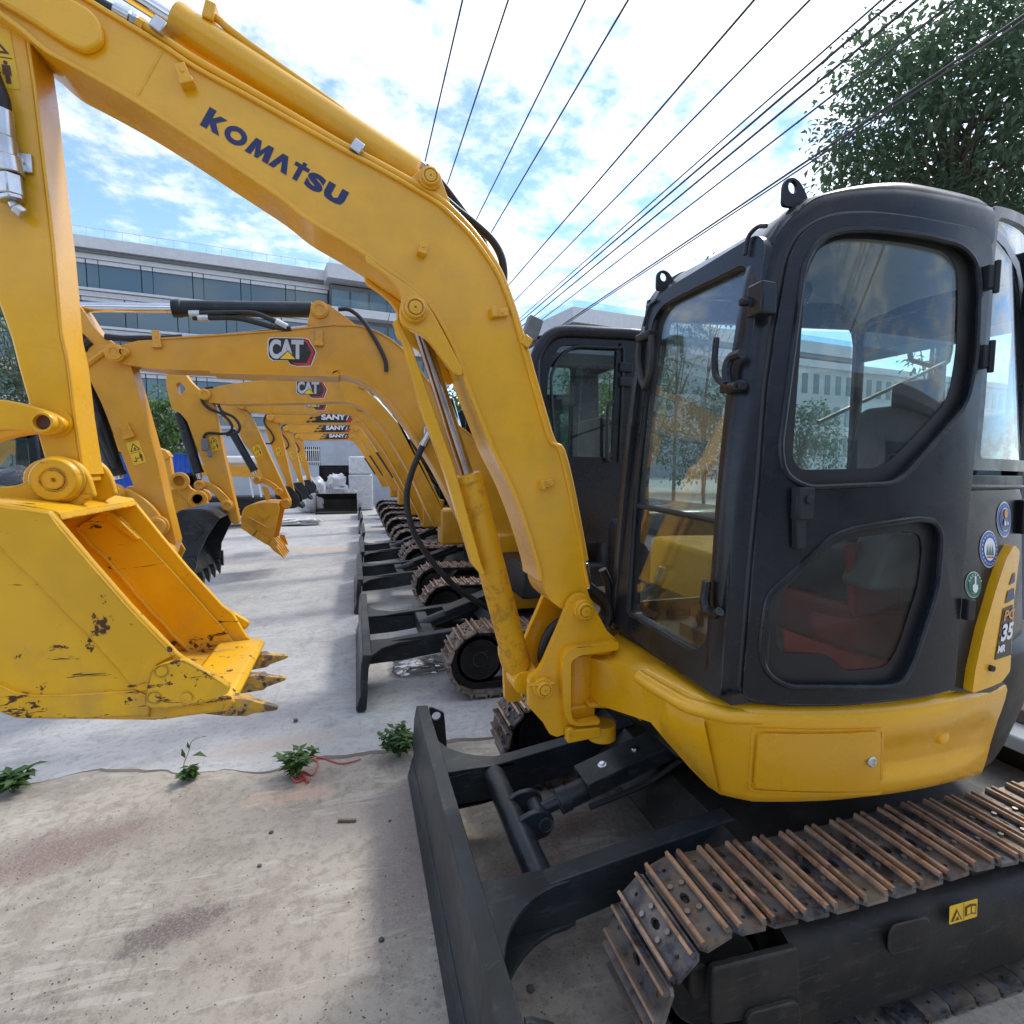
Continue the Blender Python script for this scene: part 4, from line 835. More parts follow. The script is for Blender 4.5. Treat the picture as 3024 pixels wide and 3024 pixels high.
# work lamp bracket, wiper, cables, hand rails
q = onFront(*kS([(728, 690)])[0], fX); m = MB(); m.box(q+Vector((-.012, .0, 0)), (.05, .06, .085)); m.cyl(q+Vector((-.03, .02, 0)), q+Vector((-.06, .03, 0)), .012, n=10); m.build('lamp_bracket', CABT, FRM, .006)
def fr_tube(pts_, r, name, off=-.03, mat='rubber'): return MB().tube(smooth_path([onFront(u, v, fX)+Vector((off, 0, 0)) for u, v in pts_], 5), r, 8).build(name, mat, FRM)
fr_tube(kS([(745, 345), (705, 350), (662, 395), (645, 480)]), .006, 'cable', -.010); fr_tube(kS([(225, 690), (195, 715), (178, 760), (165, 810)]), .005, 'cable', -.006)
fr_tube(kS([(568, 870), (560, 960), (565, 1040), (600, 1080), (660, 1090)]), .009, 'hand_rail', -.05, CABT); fr_tube(kS([(690, 940), (640, 960), (618, 1010), (622, 1080)]), .013, 'hand_rail', -.05, 'charcoal')
q = onFront(*kS([(620, 1095)])[0], fX); m = MB(); m.box(q+Vector((-.03, 0, 0)), (.03, .09, .03)); m.build('rail_bracket', CABT, FRM, .008)
fr_tube(kT([(880, 1000), (865, 1120), (880, 1200), (940, 1235), (975, 1215)]), .013, 'hand_rail', -.03, CABT)
fr_tube(kS([(180, 860), (170, 960), (185, 1060), (205, 1100)]), .014, 'wiper', -.03); fr_tube(kS([(235, 860), (240, 940), (225, 1040), (205, 1095)]), .012, 'wiper_arm', -.035)
q = onFront(*kS([(205, 860)])[0], fX); m = MB(); m.box(q+Vector((-.03, 0, 0)), (.04, .10, .03)); m.build('wiper_motor', 'charcoal_rough', FRM, .008)
# ribs on the near pillar and door hinges, handle
# door ------------------------------------------------------------
door_px = [(2183, 2056), (2250, 2070), (2317, 2076), (2454, 2076), (2591, 2066), (2728, 2049), (2808, 2030), (2815, 1900), (2850, 1500), (2885, 1150), (2918, 760), (2914, 715), (2880, 684), (2804, 668), (2680, 645), (2555, 632), (2472, 636), (2406, 658), (2350, 700), (2318, 770), (2284, 957), (2258, 1147), (2240, 1400), (2214, 1674)]
w1 = kS([(893, 520), (960, 415), (1060, 372), (1200, 368), (1450, 398), (1620, 440), (1690, 520), (1703, 640), (1692, 950), (1648, 1170), (1350, 1512), (1290, 1545), (900, 1562), (800, 1500), (780, 1380), (830, 1000), (875, 650)])
w1i = kS([(925, 530), (1000, 430), (1090, 398), (1200, 396), (1450, 425), (1590, 462), (1638, 540), (1640, 700), (1632, 930), (1595, 1150), (1310, 1448), (1255, 1472), (900, 1480), (866, 1440), (868, 1350), (890, 1050), (915, 700)])
w2 = kP([(815, 515), (1080, 272), (1180, 232), (1450, 190), (1530, 200), (1560, 262), (1542, 490), (1440, 800), (1390, 895), (1320, 912), (890, 908), (805, 850), (782, 750), (800, 600)])
w2i = kP([(905, 505), (1090, 320), (1190, 280), (1440, 245), (1495, 260), (1508, 320), (1490, 480), (1400, 760), (1350, 840), (1180, 852), (1150, 840), (1090, 780), (890, 775), (870, 700)])
DOOR = skin('door', door_px, .012, CABT, .035, .03, EX, f=fD, holes=[w1, w2], hr=.045, bevel=.006)
skin('upper_glass', w1, -.012, 'cab_glass', .004, .045, DOOR, f=fD, bevel=0); skin('upper_glass_border', w1, -.0085, 'rubber', .003, .045, DOOR, f=fD, holes=[w1i], hr=.05, bevel=0)
skin('lower_glass', w2, -.012, 'cab_glass_low', .004, .045, DOOR, f=fD, bevel=0); skin('lower_glass_border', w2, -.0085, 'rubber', .003, .045, DOOR, f=fD, holes=[w2i], hr=.03, bevel=0)
def seal(px, f, lift, r, name, parent, mat='rubber'):
    P_ = rnd(XZS(px, f), .045, 5); pts_ = [Vector((x, f(x, z)-lift, z)) for x, z in P_]; MB().tube(pts_+[pts_[0]], r, 8).build(name, mat, parent)
seal(w1, fD, .012, .0085, 'window_seal', DOOR, 'charcoal'); seal(w2, fD, .012, .0085, 'window_seal', DOOR, 'charcoal'); seal(door_px, fD, -.004, .010, 'door_seal', DOOR)
def fdq(u, v, lift, k=kP): q = onS(*k([(u, v)])[0], fD); return Vector((q.x, q.y-lift, q.z))
a, c = fdq(935, 90, .03), fdq(915, 315, .03); m = MB(); m.box((a+c)/2, (.030, .022, (a-c).length), Matrix.Rotation(R_(-3), 3, 'Y')); m.box(a+Vector((0, -.006, -.02)), (.046, .034, .085)); m.cyl(a+Vector((.004, -.024, -.01)), a+Vector((.004, -.03, -.01)), .012, n=14); m.build('door_handle', 'charcoal_rough', DOOR, .005)
for u, v in ((1730, 595), (1705, 960)):
    q = onS(*kS([(u, v)])[0], fD); m = MB(); m.box(q+Vector((0, -.022, 0)), (.030, .024, .065)); m.cyl(q+Vector((.012, -.034, -.045)), q+Vector((.012, -.034, .045)), .008, n=10); m.build('hinge', 'charcoal_rough', DOOR, .003)
q = onS(*kP([(1660, 575)])[0], fD); m = MB(); m.box(q+Vector((0, -.02, 0)), (.028, .02, .06)); m.build('hinge', 'charcoal_rough', DOOR, .003)
# interior ---------------------------------------------------------
IN = MB(); IN.prism(rnd([(1.58, 1.20), (2.02, 1.20), (2.02, 1.36), (1.60, 1.38)], .04), 1.36, 1.80); SEAT = IN.build('seat', 'seat_fabric', EX, .03, seg=3)
m = MB(); m.prism(rnd([(1.84, 1.36), (1.98, 1.36), (2.07, 1.78), (2.02, 1.90), (1.95, 1.88)], .05), 1.38, 1.80); m.build('backrest', 'seat_fabric', SEAT, .04, seg=3)
m = MB(); m.box((2.0, 1.60, 1.91), (.08, .15, .13)); m.build('headrest', 'seat_fabric', SEAT, .03, seg=3)
m = MB(); m.box((1.80, 1.60, 1.12), (.5, .46, .16)); m.build('seat_base', 'red_dark', SEAT, .02)
m = MB(); m.prism(rnd([(1.30, 1.05), (1.98, 1.05), (2.0, 1.13), (1.35, 1.20)], .02), 1.30, 1.345); m.build('side_cover', 'red_plastic', SEAT, .01)
m = MB(); m.prism(rnd([(1.42, 1.30), (1.86, 1.30), (1.86, 1.44), (1.50, 1.47)], .04), 1.235, 1.35); CON = m.build('console', 'grey_plastic', EX, .015, seg=3)
m = MB(); m.tube([(1.56, 1.29, 1.45), (1.50, 1.28, 1.55), (1.43, 1.27, 1.60)], .010, 8); m.build('lever', 'zinc', CON); m = MB(); m.tube([(1.475, 1.278, 1.57), (1.38, 1.262, 1.635)], .020, 10); m.build('lever_grip', 'red_plastic', CON)
m = MB(); m.tube([(1.62, 1.30, 1.44), (1.60, 1.30, 1.60)], .014, 8); m.tube([(1.60, 1.30, 1.58), (1.585, 1.30, 1.70)], .026, 10, taper=1.2); m.build('joystick', 'rubber', CON)
m = MB(); m.prism(rnd([(1.44, 1.30), (1.86, 1.30), (1.86, 1.46), (1.52, 1.48)], .04), 1.83, 1.93); m.tube([(1.62, 1.88, 1.46), (1.60, 1.88, 1.70)], .022, 10); m.build('far_console', 'grey_plastic', EX, .015)
m = MB()
for y_ in (1.45, 1.55): m.tube(smooth_path([(1.10, y_, 1.05), (1.08, y_, 1.2), (1.14, y_-.02, 1.33), (1.12, y_-.05, 1.46)], 5), .012, 8)
m.box((1.12, 1.50, 1.09), (.16, .22, .10)); m.build('travel_pedals', 'rubber', EX, .004)
m = MB(); m.box((1.10, 1.36, 1.12), (.10, .09, .10)); m.build('red_case', 'red_plastic', EX, .006)
m = MB(); m.prism(XZ(kP([(893, 668), (1150, 762), (1400, 815), (1400, 832), (1150, 842), (1085, 782), (893, 778)]), 1.26), 1.255, 1.262); m.build('floor_mat', 'red_plastic', EX); m = MB(); m.prism(rnd(XZ(kP([(1010, 592), (1180, 628), (1390, 590), (1400, 740), (1380, 810), (1150, 750), (1010, 700)]), 1.30), .02), 1.285, 1.31); m.build('seat_skirt', 'red_dark', EX, .01); m = MB(); m.prism(rnd(XZ(kP([(1160, 300), (1400, 270), (1400, 590), (1180, 620)]), 1.33), .02), 1.32, 1.34); m.build('seat_side', 'red_dark', EX, .01)
# mirror on the far side
mp_ = [onY(*p, 2.15) for p in kS([(1400, 700), (1430, 675), (1575, 675), (1575, 975), (1430, 975), (1400, 930)])]; m = MB(); m.tube(smooth_path(mp_+[mp_[0]], 4), .012, 8); m.tube([mp_[3], (1.95, 1.99, 1.85)], .010, 8); m.build('mirror', 'rubber', EX)
# rear: yellow cover with model lettering, stickers, latch
skin('rear_cover', kQ([(655, 395), (688, 430), (680, 500), (655, 700), (632, 1105), (585, 1165), (415, 1228), (432, 1100), (482, 880), (552, 640), (605, 480)]), .030, 'yellow', .03, .012, EX, f=fR, bevel=.008)
RC = bpy.data.objects['rear_cover']
O, U_, V_ = (onS(*p, fR) for p in kQ([(540, 1035), (625, 1015), (590, 740)])); lf = lambda c, k=.031: Vector((c.x, fR(c.x, c.z)-k-(1.25-0)*0, c.z))
def surf_decal(px3, f, lift):
    O, U_, V_ = (onS(*p, f) for p in px3); d = Decal((O.x, 0, O.z), (U_.x-O.x, 0, U_.z-O.z), (V_.x-O.x, 0, V_.z-O.z), (0, -1, 0))
    return d, (lambda c: Vector((c.x, f(c.x, c.z)-lift+c.y, c.z)))
d, wf = surf_decal(kQ([(540, 1040), (632, 1012), (590, 742)]), fR, .031)
d.poly([(0, 0), (1, 0), (.62, 1), (.0, .96)], 'decal_black', 1); d.text('PC', .12, .72, .80, .92, 'decal_orange', 2, bold=.03); d.text('35', .12, .33, .85, .66, 'decal_white', 2, bold=.04); d.text('MR', .05, .12, .5, .26, 'decal_white', 2, bold=.05); d.done('model_lettering', RC, warp=wf)
d, wf = surf_decal(kQ([(600, 725), (650, 705), (622, 560)]), fR, .031); d.poly([(0, 0), (1, 0.05), (.8, .45), (.1, .4)], 'navy', 1).poly([(.15, .6), (.8, .65), (.7, 1), (.45, .95)], 'navy', 1); d.done('stripe_decal', RC, warp=wf)
q = onS(*kQ([(515, 1085)])[0], fR); m = MB(); m.hexb((q.x, q.y-.03, q.z), (0, -1, 0), .010, .010); m.build('bolt', 'rubber', RC)
RQ = bpy.data.objects['rear_quarter_panel']
def round_sticker(cx, cy, rx, ry, rot, fn):
    px = kQ([(cx-rx, cy+ry), (cx+rx, cy+ry), (cx-rx, cy-ry)]); d, wf = surf_decal(px, fR, .0045); fn(d); d.done('round_sticker', RQ, warp=wf)
def st_green(d):
    d.circ(.5, .5, .5, 'decal_white', 1).circ(.5, .5, .47, 'decal_green', 2).circ(.5, .5, .33, 'decal_white', 3).circ(.5, .5, .315, 'decal_green', 4)
    d.poly([(.46, .82), (.56, .84), (.56, .52), (.66, .50), (.68, .36), (.58, .22), (.42, .22), (.34, .34), (.34, .50), (.46, .54)], 'decal_white', 5)
    for i in range(7): a_ = .4+i*.39; d.circ(.5+.40*math.cos(a_), .5+.40*math.sin(a_), .03, 'decal_white', 5, n=8)
def st_trees(d):
    d.circ(.5, .5, .5, 'decal_white', 1).circ(.5, .5, .47, 'decal_blue', 2).circ(.5, .5, .31, 'decal_white', 3)
    for i in range(22): a_ = i*.2856; d.circ(.5+.40*math.cos(a_), .5+.40*math.sin(a_), .022, 'decal_white', 3, n=8)
    for x in (.36, .5, .64): d.poly([(x-.06, .34), (x+.06, .34), (x+.03, .48), (x, .66), (x-.03, .48)], 'decal_green', 4)
    d.poly([(.30, .27), (.70, .27), (.66, .31), (.34, .31)], 'decal_red', 4)
def st_blue(d):
    d.circ(.5, .5, .5, 'decal_white', 1).circ(.5, .5, .46, 'decal_blue', 2).circ(.5, .5, .33, 'decal_white', 3).circ(.5, .5, .30, 'navy', 4).circ(.5, .66, .12, 'decal_orange', 5).poly([(.30, .36), (.70, .36), (.62, .52), (.38, .52)], 'decal_blue', 5).circ(.42, .4, .07, 'decal_white', 6).circ(.6, .4, .05, 'decal_white', 6)
round_sticker(472, 628, 46, 76, 0, st_green); round_sticker(559, 425, 51, 107, 0, st_trees); round_sticker(646, 256, 40, 104, 0, st_blue)
q = onS(*kQ([(735, 240)])[0], fR); m = MB(); m.box(q+Vector((0, -.02, 0)), (.05, .035, .11)); m.build('rear_latch', 'rubber', EX, .008)

# ------------------------------------------------------------------ tracks
def shoe_mesh(wd, pitch, full=True, mats=('shoe_plate', 'shoe_rust', 'bolt')):
    m = MB(); h = pitch*.49; e = wd/2
    pl = [(-h, -e+.018), (-h+.015, -e), (h-.012, -e), (h, -e+.012), (h, e-.012), (h-.012, e), (-h+.015, e), (-h, e-.018)]
    holes = []
    if full:
        holes = [[(.012*math.cos(t*.785)*1.0, .020*math.sin(t*.785)) for t in range(8)]]
        for y_ in (-wd*.36, wd*.36): holes.append([(.0065*math.cos(t*1.047), y_+.0065*math.sin(t*1.047)) for t in range(6)])
    m.prism(pl, 0, .011, holes=holes, mp=lambda x, y, d: (x, y, d))
    for x_ in (-pitch*.358, pitch*.358):
        m.add([(x_-.008, -e+.004, .010), (x_+.008, -e+.004, .010), (x_+.0045, -e+.006, .030), (x_-.0045, -e+.006, .030), (x_-.008, e-.004, .010), (x_+.008, e-.004, .010), (x_+.0045, e-.006, .030), (x_-.0045, e-.006, .030)], [(0, 1, 2, 3), (4, 7, 6, 5), (0, 3, 7, 4), (1, 5, 6, 2)], 0)
        m.add([(x_-.0048, -e+.005, .0302), (x_+.0048, -e+.005, .0302), (x_+.0048, e-.005, .0302), (x_-.0048, e-.005, .0302)], [(0, 1, 2, 3)], 1)
        if full: m.add([(x_-.0048, -e+.005, .0302), (x_-.0065, -e+.005, .019), (x_-.0065, e-.005, .019), (x_-.0048, e-.005, .0302)], [(0, 1, 2, 3)], 1)
    if full:
        for x_, y_ in ((-.018, -.042), (.016, -.048), (-.016, .046), (.018, .040)): m.hexb((x_, y_, .010), (0, 0, 1), .0085, .009, m=2)
    return m.mesh('shoe', mats, smooth=30)
def track_path(xf, xr, zc, r, sag=.018, carriers=()):
    """sampled loop, starting at the top front, going rearward"""
    pts = []
    for i in range(40):
        t = i/40; x = xf+(xr-xf)*t; s_ = math.sin(math.pi*t)*sag*(.6+.4*math.cos(2*math.pi*t)) if not carriers else sag*abs(math.sin(math.pi*2*t))*(.8 if t < .5 else 1.0)
        pts.append(Vector((x, 0, zc+r-s_)))
    for i in range(24): a_ = math.pi/2-math.pi*i/24; pts.append(Vector((xr+r*math.cos(a_), 0, zc+r*math.sin(a_))))
    for i in range(40): t = i/40; pts.append(Vector((xr+(xf-xr)*t, 0, zc-r)))
    for i in range(24): a_ = -math.pi/2-math.pi*i/24; pts.append(Vector((xf+r*math.cos(a_), 0, zc+r*math.sin(a_))))
    return pts
def build_track(parent, xf, xr, zc, r, y0, y1, mesh_, pitch, label=None, phase=0.0, chain=True, skip=None, tilt=0.0):
    pts = track_path(xf, xr, zc, r, carriers=True); N = len(pts); seg = [(pts[(i+1) % N]-pts[i]).length for i in range(N)]; tot = sum(seg); cnt = int(round(tot/pitch)); yc = (y0+y1)/2
    m = MB(); wv = .045
    inn = []; 
    for i in range(N):
        t = (pts[(i+1) % N]-pts[i-1]).normalized(); nn = Vector((-t.z, 0, t.x)); inn.append((pts[i]-nn*.004, pts[i]-nn*.05))
    rows = [[a+Vector((0, yc-wv, 0)) for a, b_ in inn], [a+Vector((0, yc+wv, 0)) for a, b_ in inn], [b_+Vector((0, yc+wv, 0)) for a, b_ in inn], [b_+Vector((0, yc-wv, 0)) for a, b_ in inn]]
    m.loft(rows+[rows[0]], closed=True); T = m.build('track', 'under_black', parent, label=label)
    for k in range(cnt):
        s_ = (k+phase)/cnt*tot; i = 0
        while s_ > seg[i % N]: s_ -= seg[i % N]; i += 1
        i %= N; p = pts[i].lerp(pts[(i+1) % N], s_/seg[i]); t = ((pts[(i+1) % N]-pts[i]).normalized()+(pts[(i+2) % N]-pts[i-1]).normalized()).normalized(); nn = Vector((-t.z, 0, t.x))
        if skip and skip(p): continue
        M = Matrix(((t.x, 0, nn.x, p.x), (t.y, 1, nn.y, yc), (t.z, 0, nn.z, p.z), (0, 0, 0, 1)))
        put('shoe', mesh_, T, M=M)
    return T
SHOE = shoe_mesh(.30, .1016)
XF, XR, ZC, RT = .925, 2.60, .25, .215
build_track(EX, XF, XR, ZC, RT, 1.112, 1.412, SHOE, .1016, phase=.35, label='rusty steel track on the cab side'); build_track(EX, XF, XR, ZC, RT, 2.552, 2.852, SHOE, .1016, phase=.1, label='rusty steel track on the far side')
def wheel(parent, x, y, z, r, w_, name, holes=0, mat='under_black'):
    o_ = [(r*math.cos(i*math.pi/16), r*math.sin(i*math.pi/16)) for i in range(32)]; hs = []
    for k in range(holes):
        a_ = 2*math.pi*k/holes+.5; hs.append([(r*.62*math.cos(a_)+.024*math.cos(t*.628), r*.62*math.sin(a_)+.024*math.sin(t*.628)) for t in range(10)])
    m = MB(); m.prism(o_, y-w_*.12, y+w_*.12, holes=hs, mp=lambda a, c, d: (x+a, d, z+c)); m.lathe((x, y-w_/2, z), (0, 1, 0), [(0, r*.96), (0, r*.84), (w_*.3, r*.80), (w_*.3, r*.96)], 32); m.lathe((x, y+w_*.2, z), (0, 1, 0), [(0, r*.96), (0, r*.80), (w_*.3, r*.84), (w_*.3, r*.96)], 32); m.cyl((x, y-w_*.55, z), (x, y+w_*.55, z), r*.3, n=20)
    return m.build(name, mat, parent)
for yc in (1.262, 2.702):
    wheel(EX, XF, yc, ZC, .165, .09, 'idler_wheel', 5); wheel(EX, XR, yc, ZC, .165, .09, 'sprocket', 5)
    for x_ in (1.25, 1.55, 1.85, 2.15, 2.4): m = MB(); m.cyl((x_, yc-.07, .12), (x_, yc+.07, .12), .065, n=20); m.build('track_roller', 'under_black', EX, .004)
    m = MB(); m.cyl((1.9, yc-.06, .385), (1.9, yc+.06, .385), .045, n=18); m.build('carrier_roller', 'under_black', EX, .004)
# track frame on the near side, traced
def frame_at(y0, y1, near=True):
    m = MB()
    if near:
        prf = [(y0+.035, .085), (y0+.02, .10), (y0+.02, .275), (y0+.05, .335), (y0+.10, .365), (y0+.20, .365), (y1-.05, .335), (y1-.02, .275), (y1-.02, .10)]
    else: prf = [(y0+.02, .10), (y0+.02, .275), (y0+.05, .335), (y0+.10, .365), (y0+.20, .365), (y1-.05, .335), (y1-.02, .275), (y1-.02, .10)]
    m.loft([[Vector((x, y, z)) for y, z in prf] for x in (1.13, 1.135, 1.5, 2.0, 2.44, 2.445)], closed=True)
    for x in (1.13, 2.445): m.add([(x, y, z) for y, z in prf], [tuple(range(len(prf)))])
    return m
F1 = frame_at(1.112, 1.412).build('track_frame', 'under_black', EX, .012, seg=3, label='black track frame on the cab side'); frame_at(2.552, 2.852).build('track_frame', 'under_black', EX, .012, label='black track frame on the far side')
yf = 1.13
m = MB(); m.prism(rnd(XZ(kA([(945, 1500), (1640, 1330), (1640, 1760), (1560, 1800), (1300, 1900), (940, 1960)]), yf), .015), 1.110, 1.135); m.build('guard_plate', 'under_black', F1, .006)
m = MB(); m.prism(rnd(XZ(kB([(740, 1340), (1040, 1265), (1085, 1310), (1075, 1480), (990, 1540), (720, 1620), (690, 1560), (700, 1420)]), 1.128), .02), 1.1275, 1.134); m.build('cover_plate', 'under_black', F1, .004)
m = MB(); m.prism(rnd(XZ(kA([(1230, 1932), (1270, 1870), (1620, 1780), (1660, 1810), (1670, 1932), (1640, 2000), (1230, 2080)]), 1.11), .015), 1.095, 1.112); m.build('guide_plate', 'under_black', F1, .004)
m = MB(); m.prism(rnd(XZ(kA([(790, 1520), (900, 1490), (930, 1530), (900, 1760), (800, 1790), (775, 1700)]), 1.16), .015), 1.15, 1.2); m.build('adjuster_cover', 'under_black', F1, .008)
O, U_, V_ = (onY(*p, 1.130) for p in kB([(1240, 1330), (1495, 1255), (1245, 1160)])); d = Decal((O.x, 1.129, O.z), (U_-O), (V_-O), (0, -1, 0))
d.poly(rnd([(0, 0), (1, 0), (1, 1), (0, 1)], .06, 3), 'decal_yellow', 1).poly([(.05, .14), (.44, .14), (.245, .78)], 'warn_brown', 2).poly([(.12, .19), (.37, .19), (.245, .62)], 'decal_yellow', 3).poly([(.17, .22), (.30, .22), (.28, .4)], 'warn_brown', 4).poly([(.49, .05), (.505, .05), (.505, .95), (.49, .95)], 'warn_brown', 2)
d.poly([(.55, .2), (.75, .28), (.95, .2), (.95, .75), (.75, .82), (.55, .75)], 'warn_brown', 2).poly([(.60, .30), (.73, .36), (.73, .72), (.60, .67)], 'decal_yellow', 3).poly([(.77, .36), (.90, .30), (.90, .67), (.77, .72)], 'decal_yellow', 3); d.done('warning_sticker', F1)

# ------------------------------------------------------------------ blade
bp = [(.238, .005), (.232, .03), (.262, .12), (.262, .22), (.270, .33), (.283, .398), (.343, .394), (.338, .36), (.320, .30), (.312, .20), (.310, .12), (.30, .02), (.285, .005)]
m = MB(); m.prism(bp, 1.112, 2.862); BL = m.build('dozer_blade', 'blade_paint', EX, .004)
m = MB(); m.prism([(.231, .008), (.257, .115), (.268, .115), (.245, .008)], 1.108, 2.866); m.build('cutting_edge', 'blade_paint', BL, .002)
for y_ in (2.838, 1.118):        # tie-down ears at both ends
    e_ = XZ(kC([(215, 282), (250, 284), (355, 330), (365, 420), (390, 740), (375, 780), (300, 700), (240, 480)]), 2.85); hc = XZ(kC([(283, 362)]), 2.85)[0]
    m = MB(); m.prism(rnd(e_, .008, 3), y_, y_+.016, holes=[[(hc[0]+.024*math.cos(t*.45), hc[1]+.024*math.sin(t*.45)) for t in range(14)]]); m.build('tie_down_ear', 'blade_paint', BL, .002)
# push arms
def on_arm(p, y): return XZ(p, y)
arm1 = on_arm(kC([(440, 1080), (640, 1050), (950, 975), (1600, 790), (1932, 690), (1932, 880), (1440, 1090), (1060, 1185), (540, 1345), (500, 1260)]), 2.33)
arm1 = [(.33, .305), (.50, .325), (1.25, .43), (1.30, .40), (1.28, .30), (.90, .23), (.52, .16), (.33, .15)]
for y_, lab in ((2.33, None), (1.60, None)):
    m = MB(); m.prism(arm1, y_-.035, y_+.035); PA = m.build('push_arm', 'blade_paint', BL, .004)
# curved gussets joining arms and blade
for y_, sg in ((2.33, 1), (1.60, -1)):
    for z_ in (.318, .165):
        g = [(.32, y_-.03*sg)]; 
        for i in range(9): a_ = i/8*math.pi/2; g.append((.32+.30*math.sin(a_)*1.0, y_+sg*(.035+.26*(1-math.sin(a_))**1.6)))
        g = [(.32, y_-.035*sg), (.66, y_-.035*sg), (.66, y_+.03*sg), (.58, y_+.045*sg), (.50, y_+.075*sg), (.43, y_+.13*sg), (.38, y_+.20*sg), (.345, y_+.30*sg), (.335, y_+.40*sg), (.32, y_+.42*sg)]
        m = MB(); m.prism(smooth2(g[1:], 2)+[g[0]], z_, z_+.016, mp=lambda a, c, d: (a, c, d)); m.build('gusset', 'blade_paint', BL, .003)
    m = MB(); 
    for i in range(8): pass
# cross tube and cylinder clevis
m = MB(); m.cyl((.565, 1.63, .285), (.565, 2.30, .285), .048, n=28); m.build('cross_tube', 'blade_paint', BL)
for y_ in (1.90, 2.04):
    m = MB(); m.prism(rnd([(.55, .33), (.60, .355), (.66, .36), (.70, .33), (.70, .28), (.67, .25), (.56, .24)], .02, 3), y_-.012, y_+.012); m.build('clevis', 'blade_paint', BL, .003)
m = MB(); m.lathe((.665, 1.885, .305), (0, -1, 0), [(0, .030), (.006, .030), (.006, .026), (.004, .024), (.004, .003)], 20); m.build('pin', 'blade_paint', BL)
c0, c1 = Vector((.66, 1.97, .305)), Vector((1.30, 1.97, .50)); ax = (c1-c0).normalized()
m = MB(); m.cyl(c0-ax*.02, c0+ax*.10, .026, n=20); m.cyl(c0+ax*.09, c0+ax*.135, .050, n=24); m.cyl(c0+ax*.13, c1, .045, n=28); m.cyl(c0-Vector((0, .05, 0)), c0+Vector((0, .05, 0)), .034, n=20); BC = m.build('blade_cylinder', 'blade_paint', EX, .003)
rt = Matrix.Rotation(-math.atan2(ax.z, ax.x), 3, 'Y')
m = MB(); cc = c0+ax*.42+Vector((0, 0, .062)); m.box(cc, (.46, .145, .010), rt); m.box(cc+rt @ Vector((0, -.0675, -.03)), (.46, .010, .06), rt); m.box(cc+rt @ Vector((0, .0675, -.03)), (.46, .010, .06), rt); m.build('cylinder_guard', 'blade_paint', BC, .003)
for o_ in (-.13, .02): q = cc+rt @ Vector((o_, -.0, .005)); m = MB(); m.lathe(q, rt @ Vector((0, 0, 1)), [(0, .019), (.002, .019), (.003, .011)], 18); m.hexb(q+rt @ Vector((0, 0, .002)), rt @ Vector((0, 0, 1)), .011, .008); m.build('bolt', 'zinc', BC)
MB().tube(smooth_path([c0+ax*.2+Vector((0, -.07, -.03)), c0+ax*.45+Vector((0, -.08, -.04)), c0+ax*.62+Vector((0, -.10, -.0)), (1.30, 1.84, .44), (1.42, 1.80, .40)], 6), .011, 8).build('hose', 'rubber', BC)
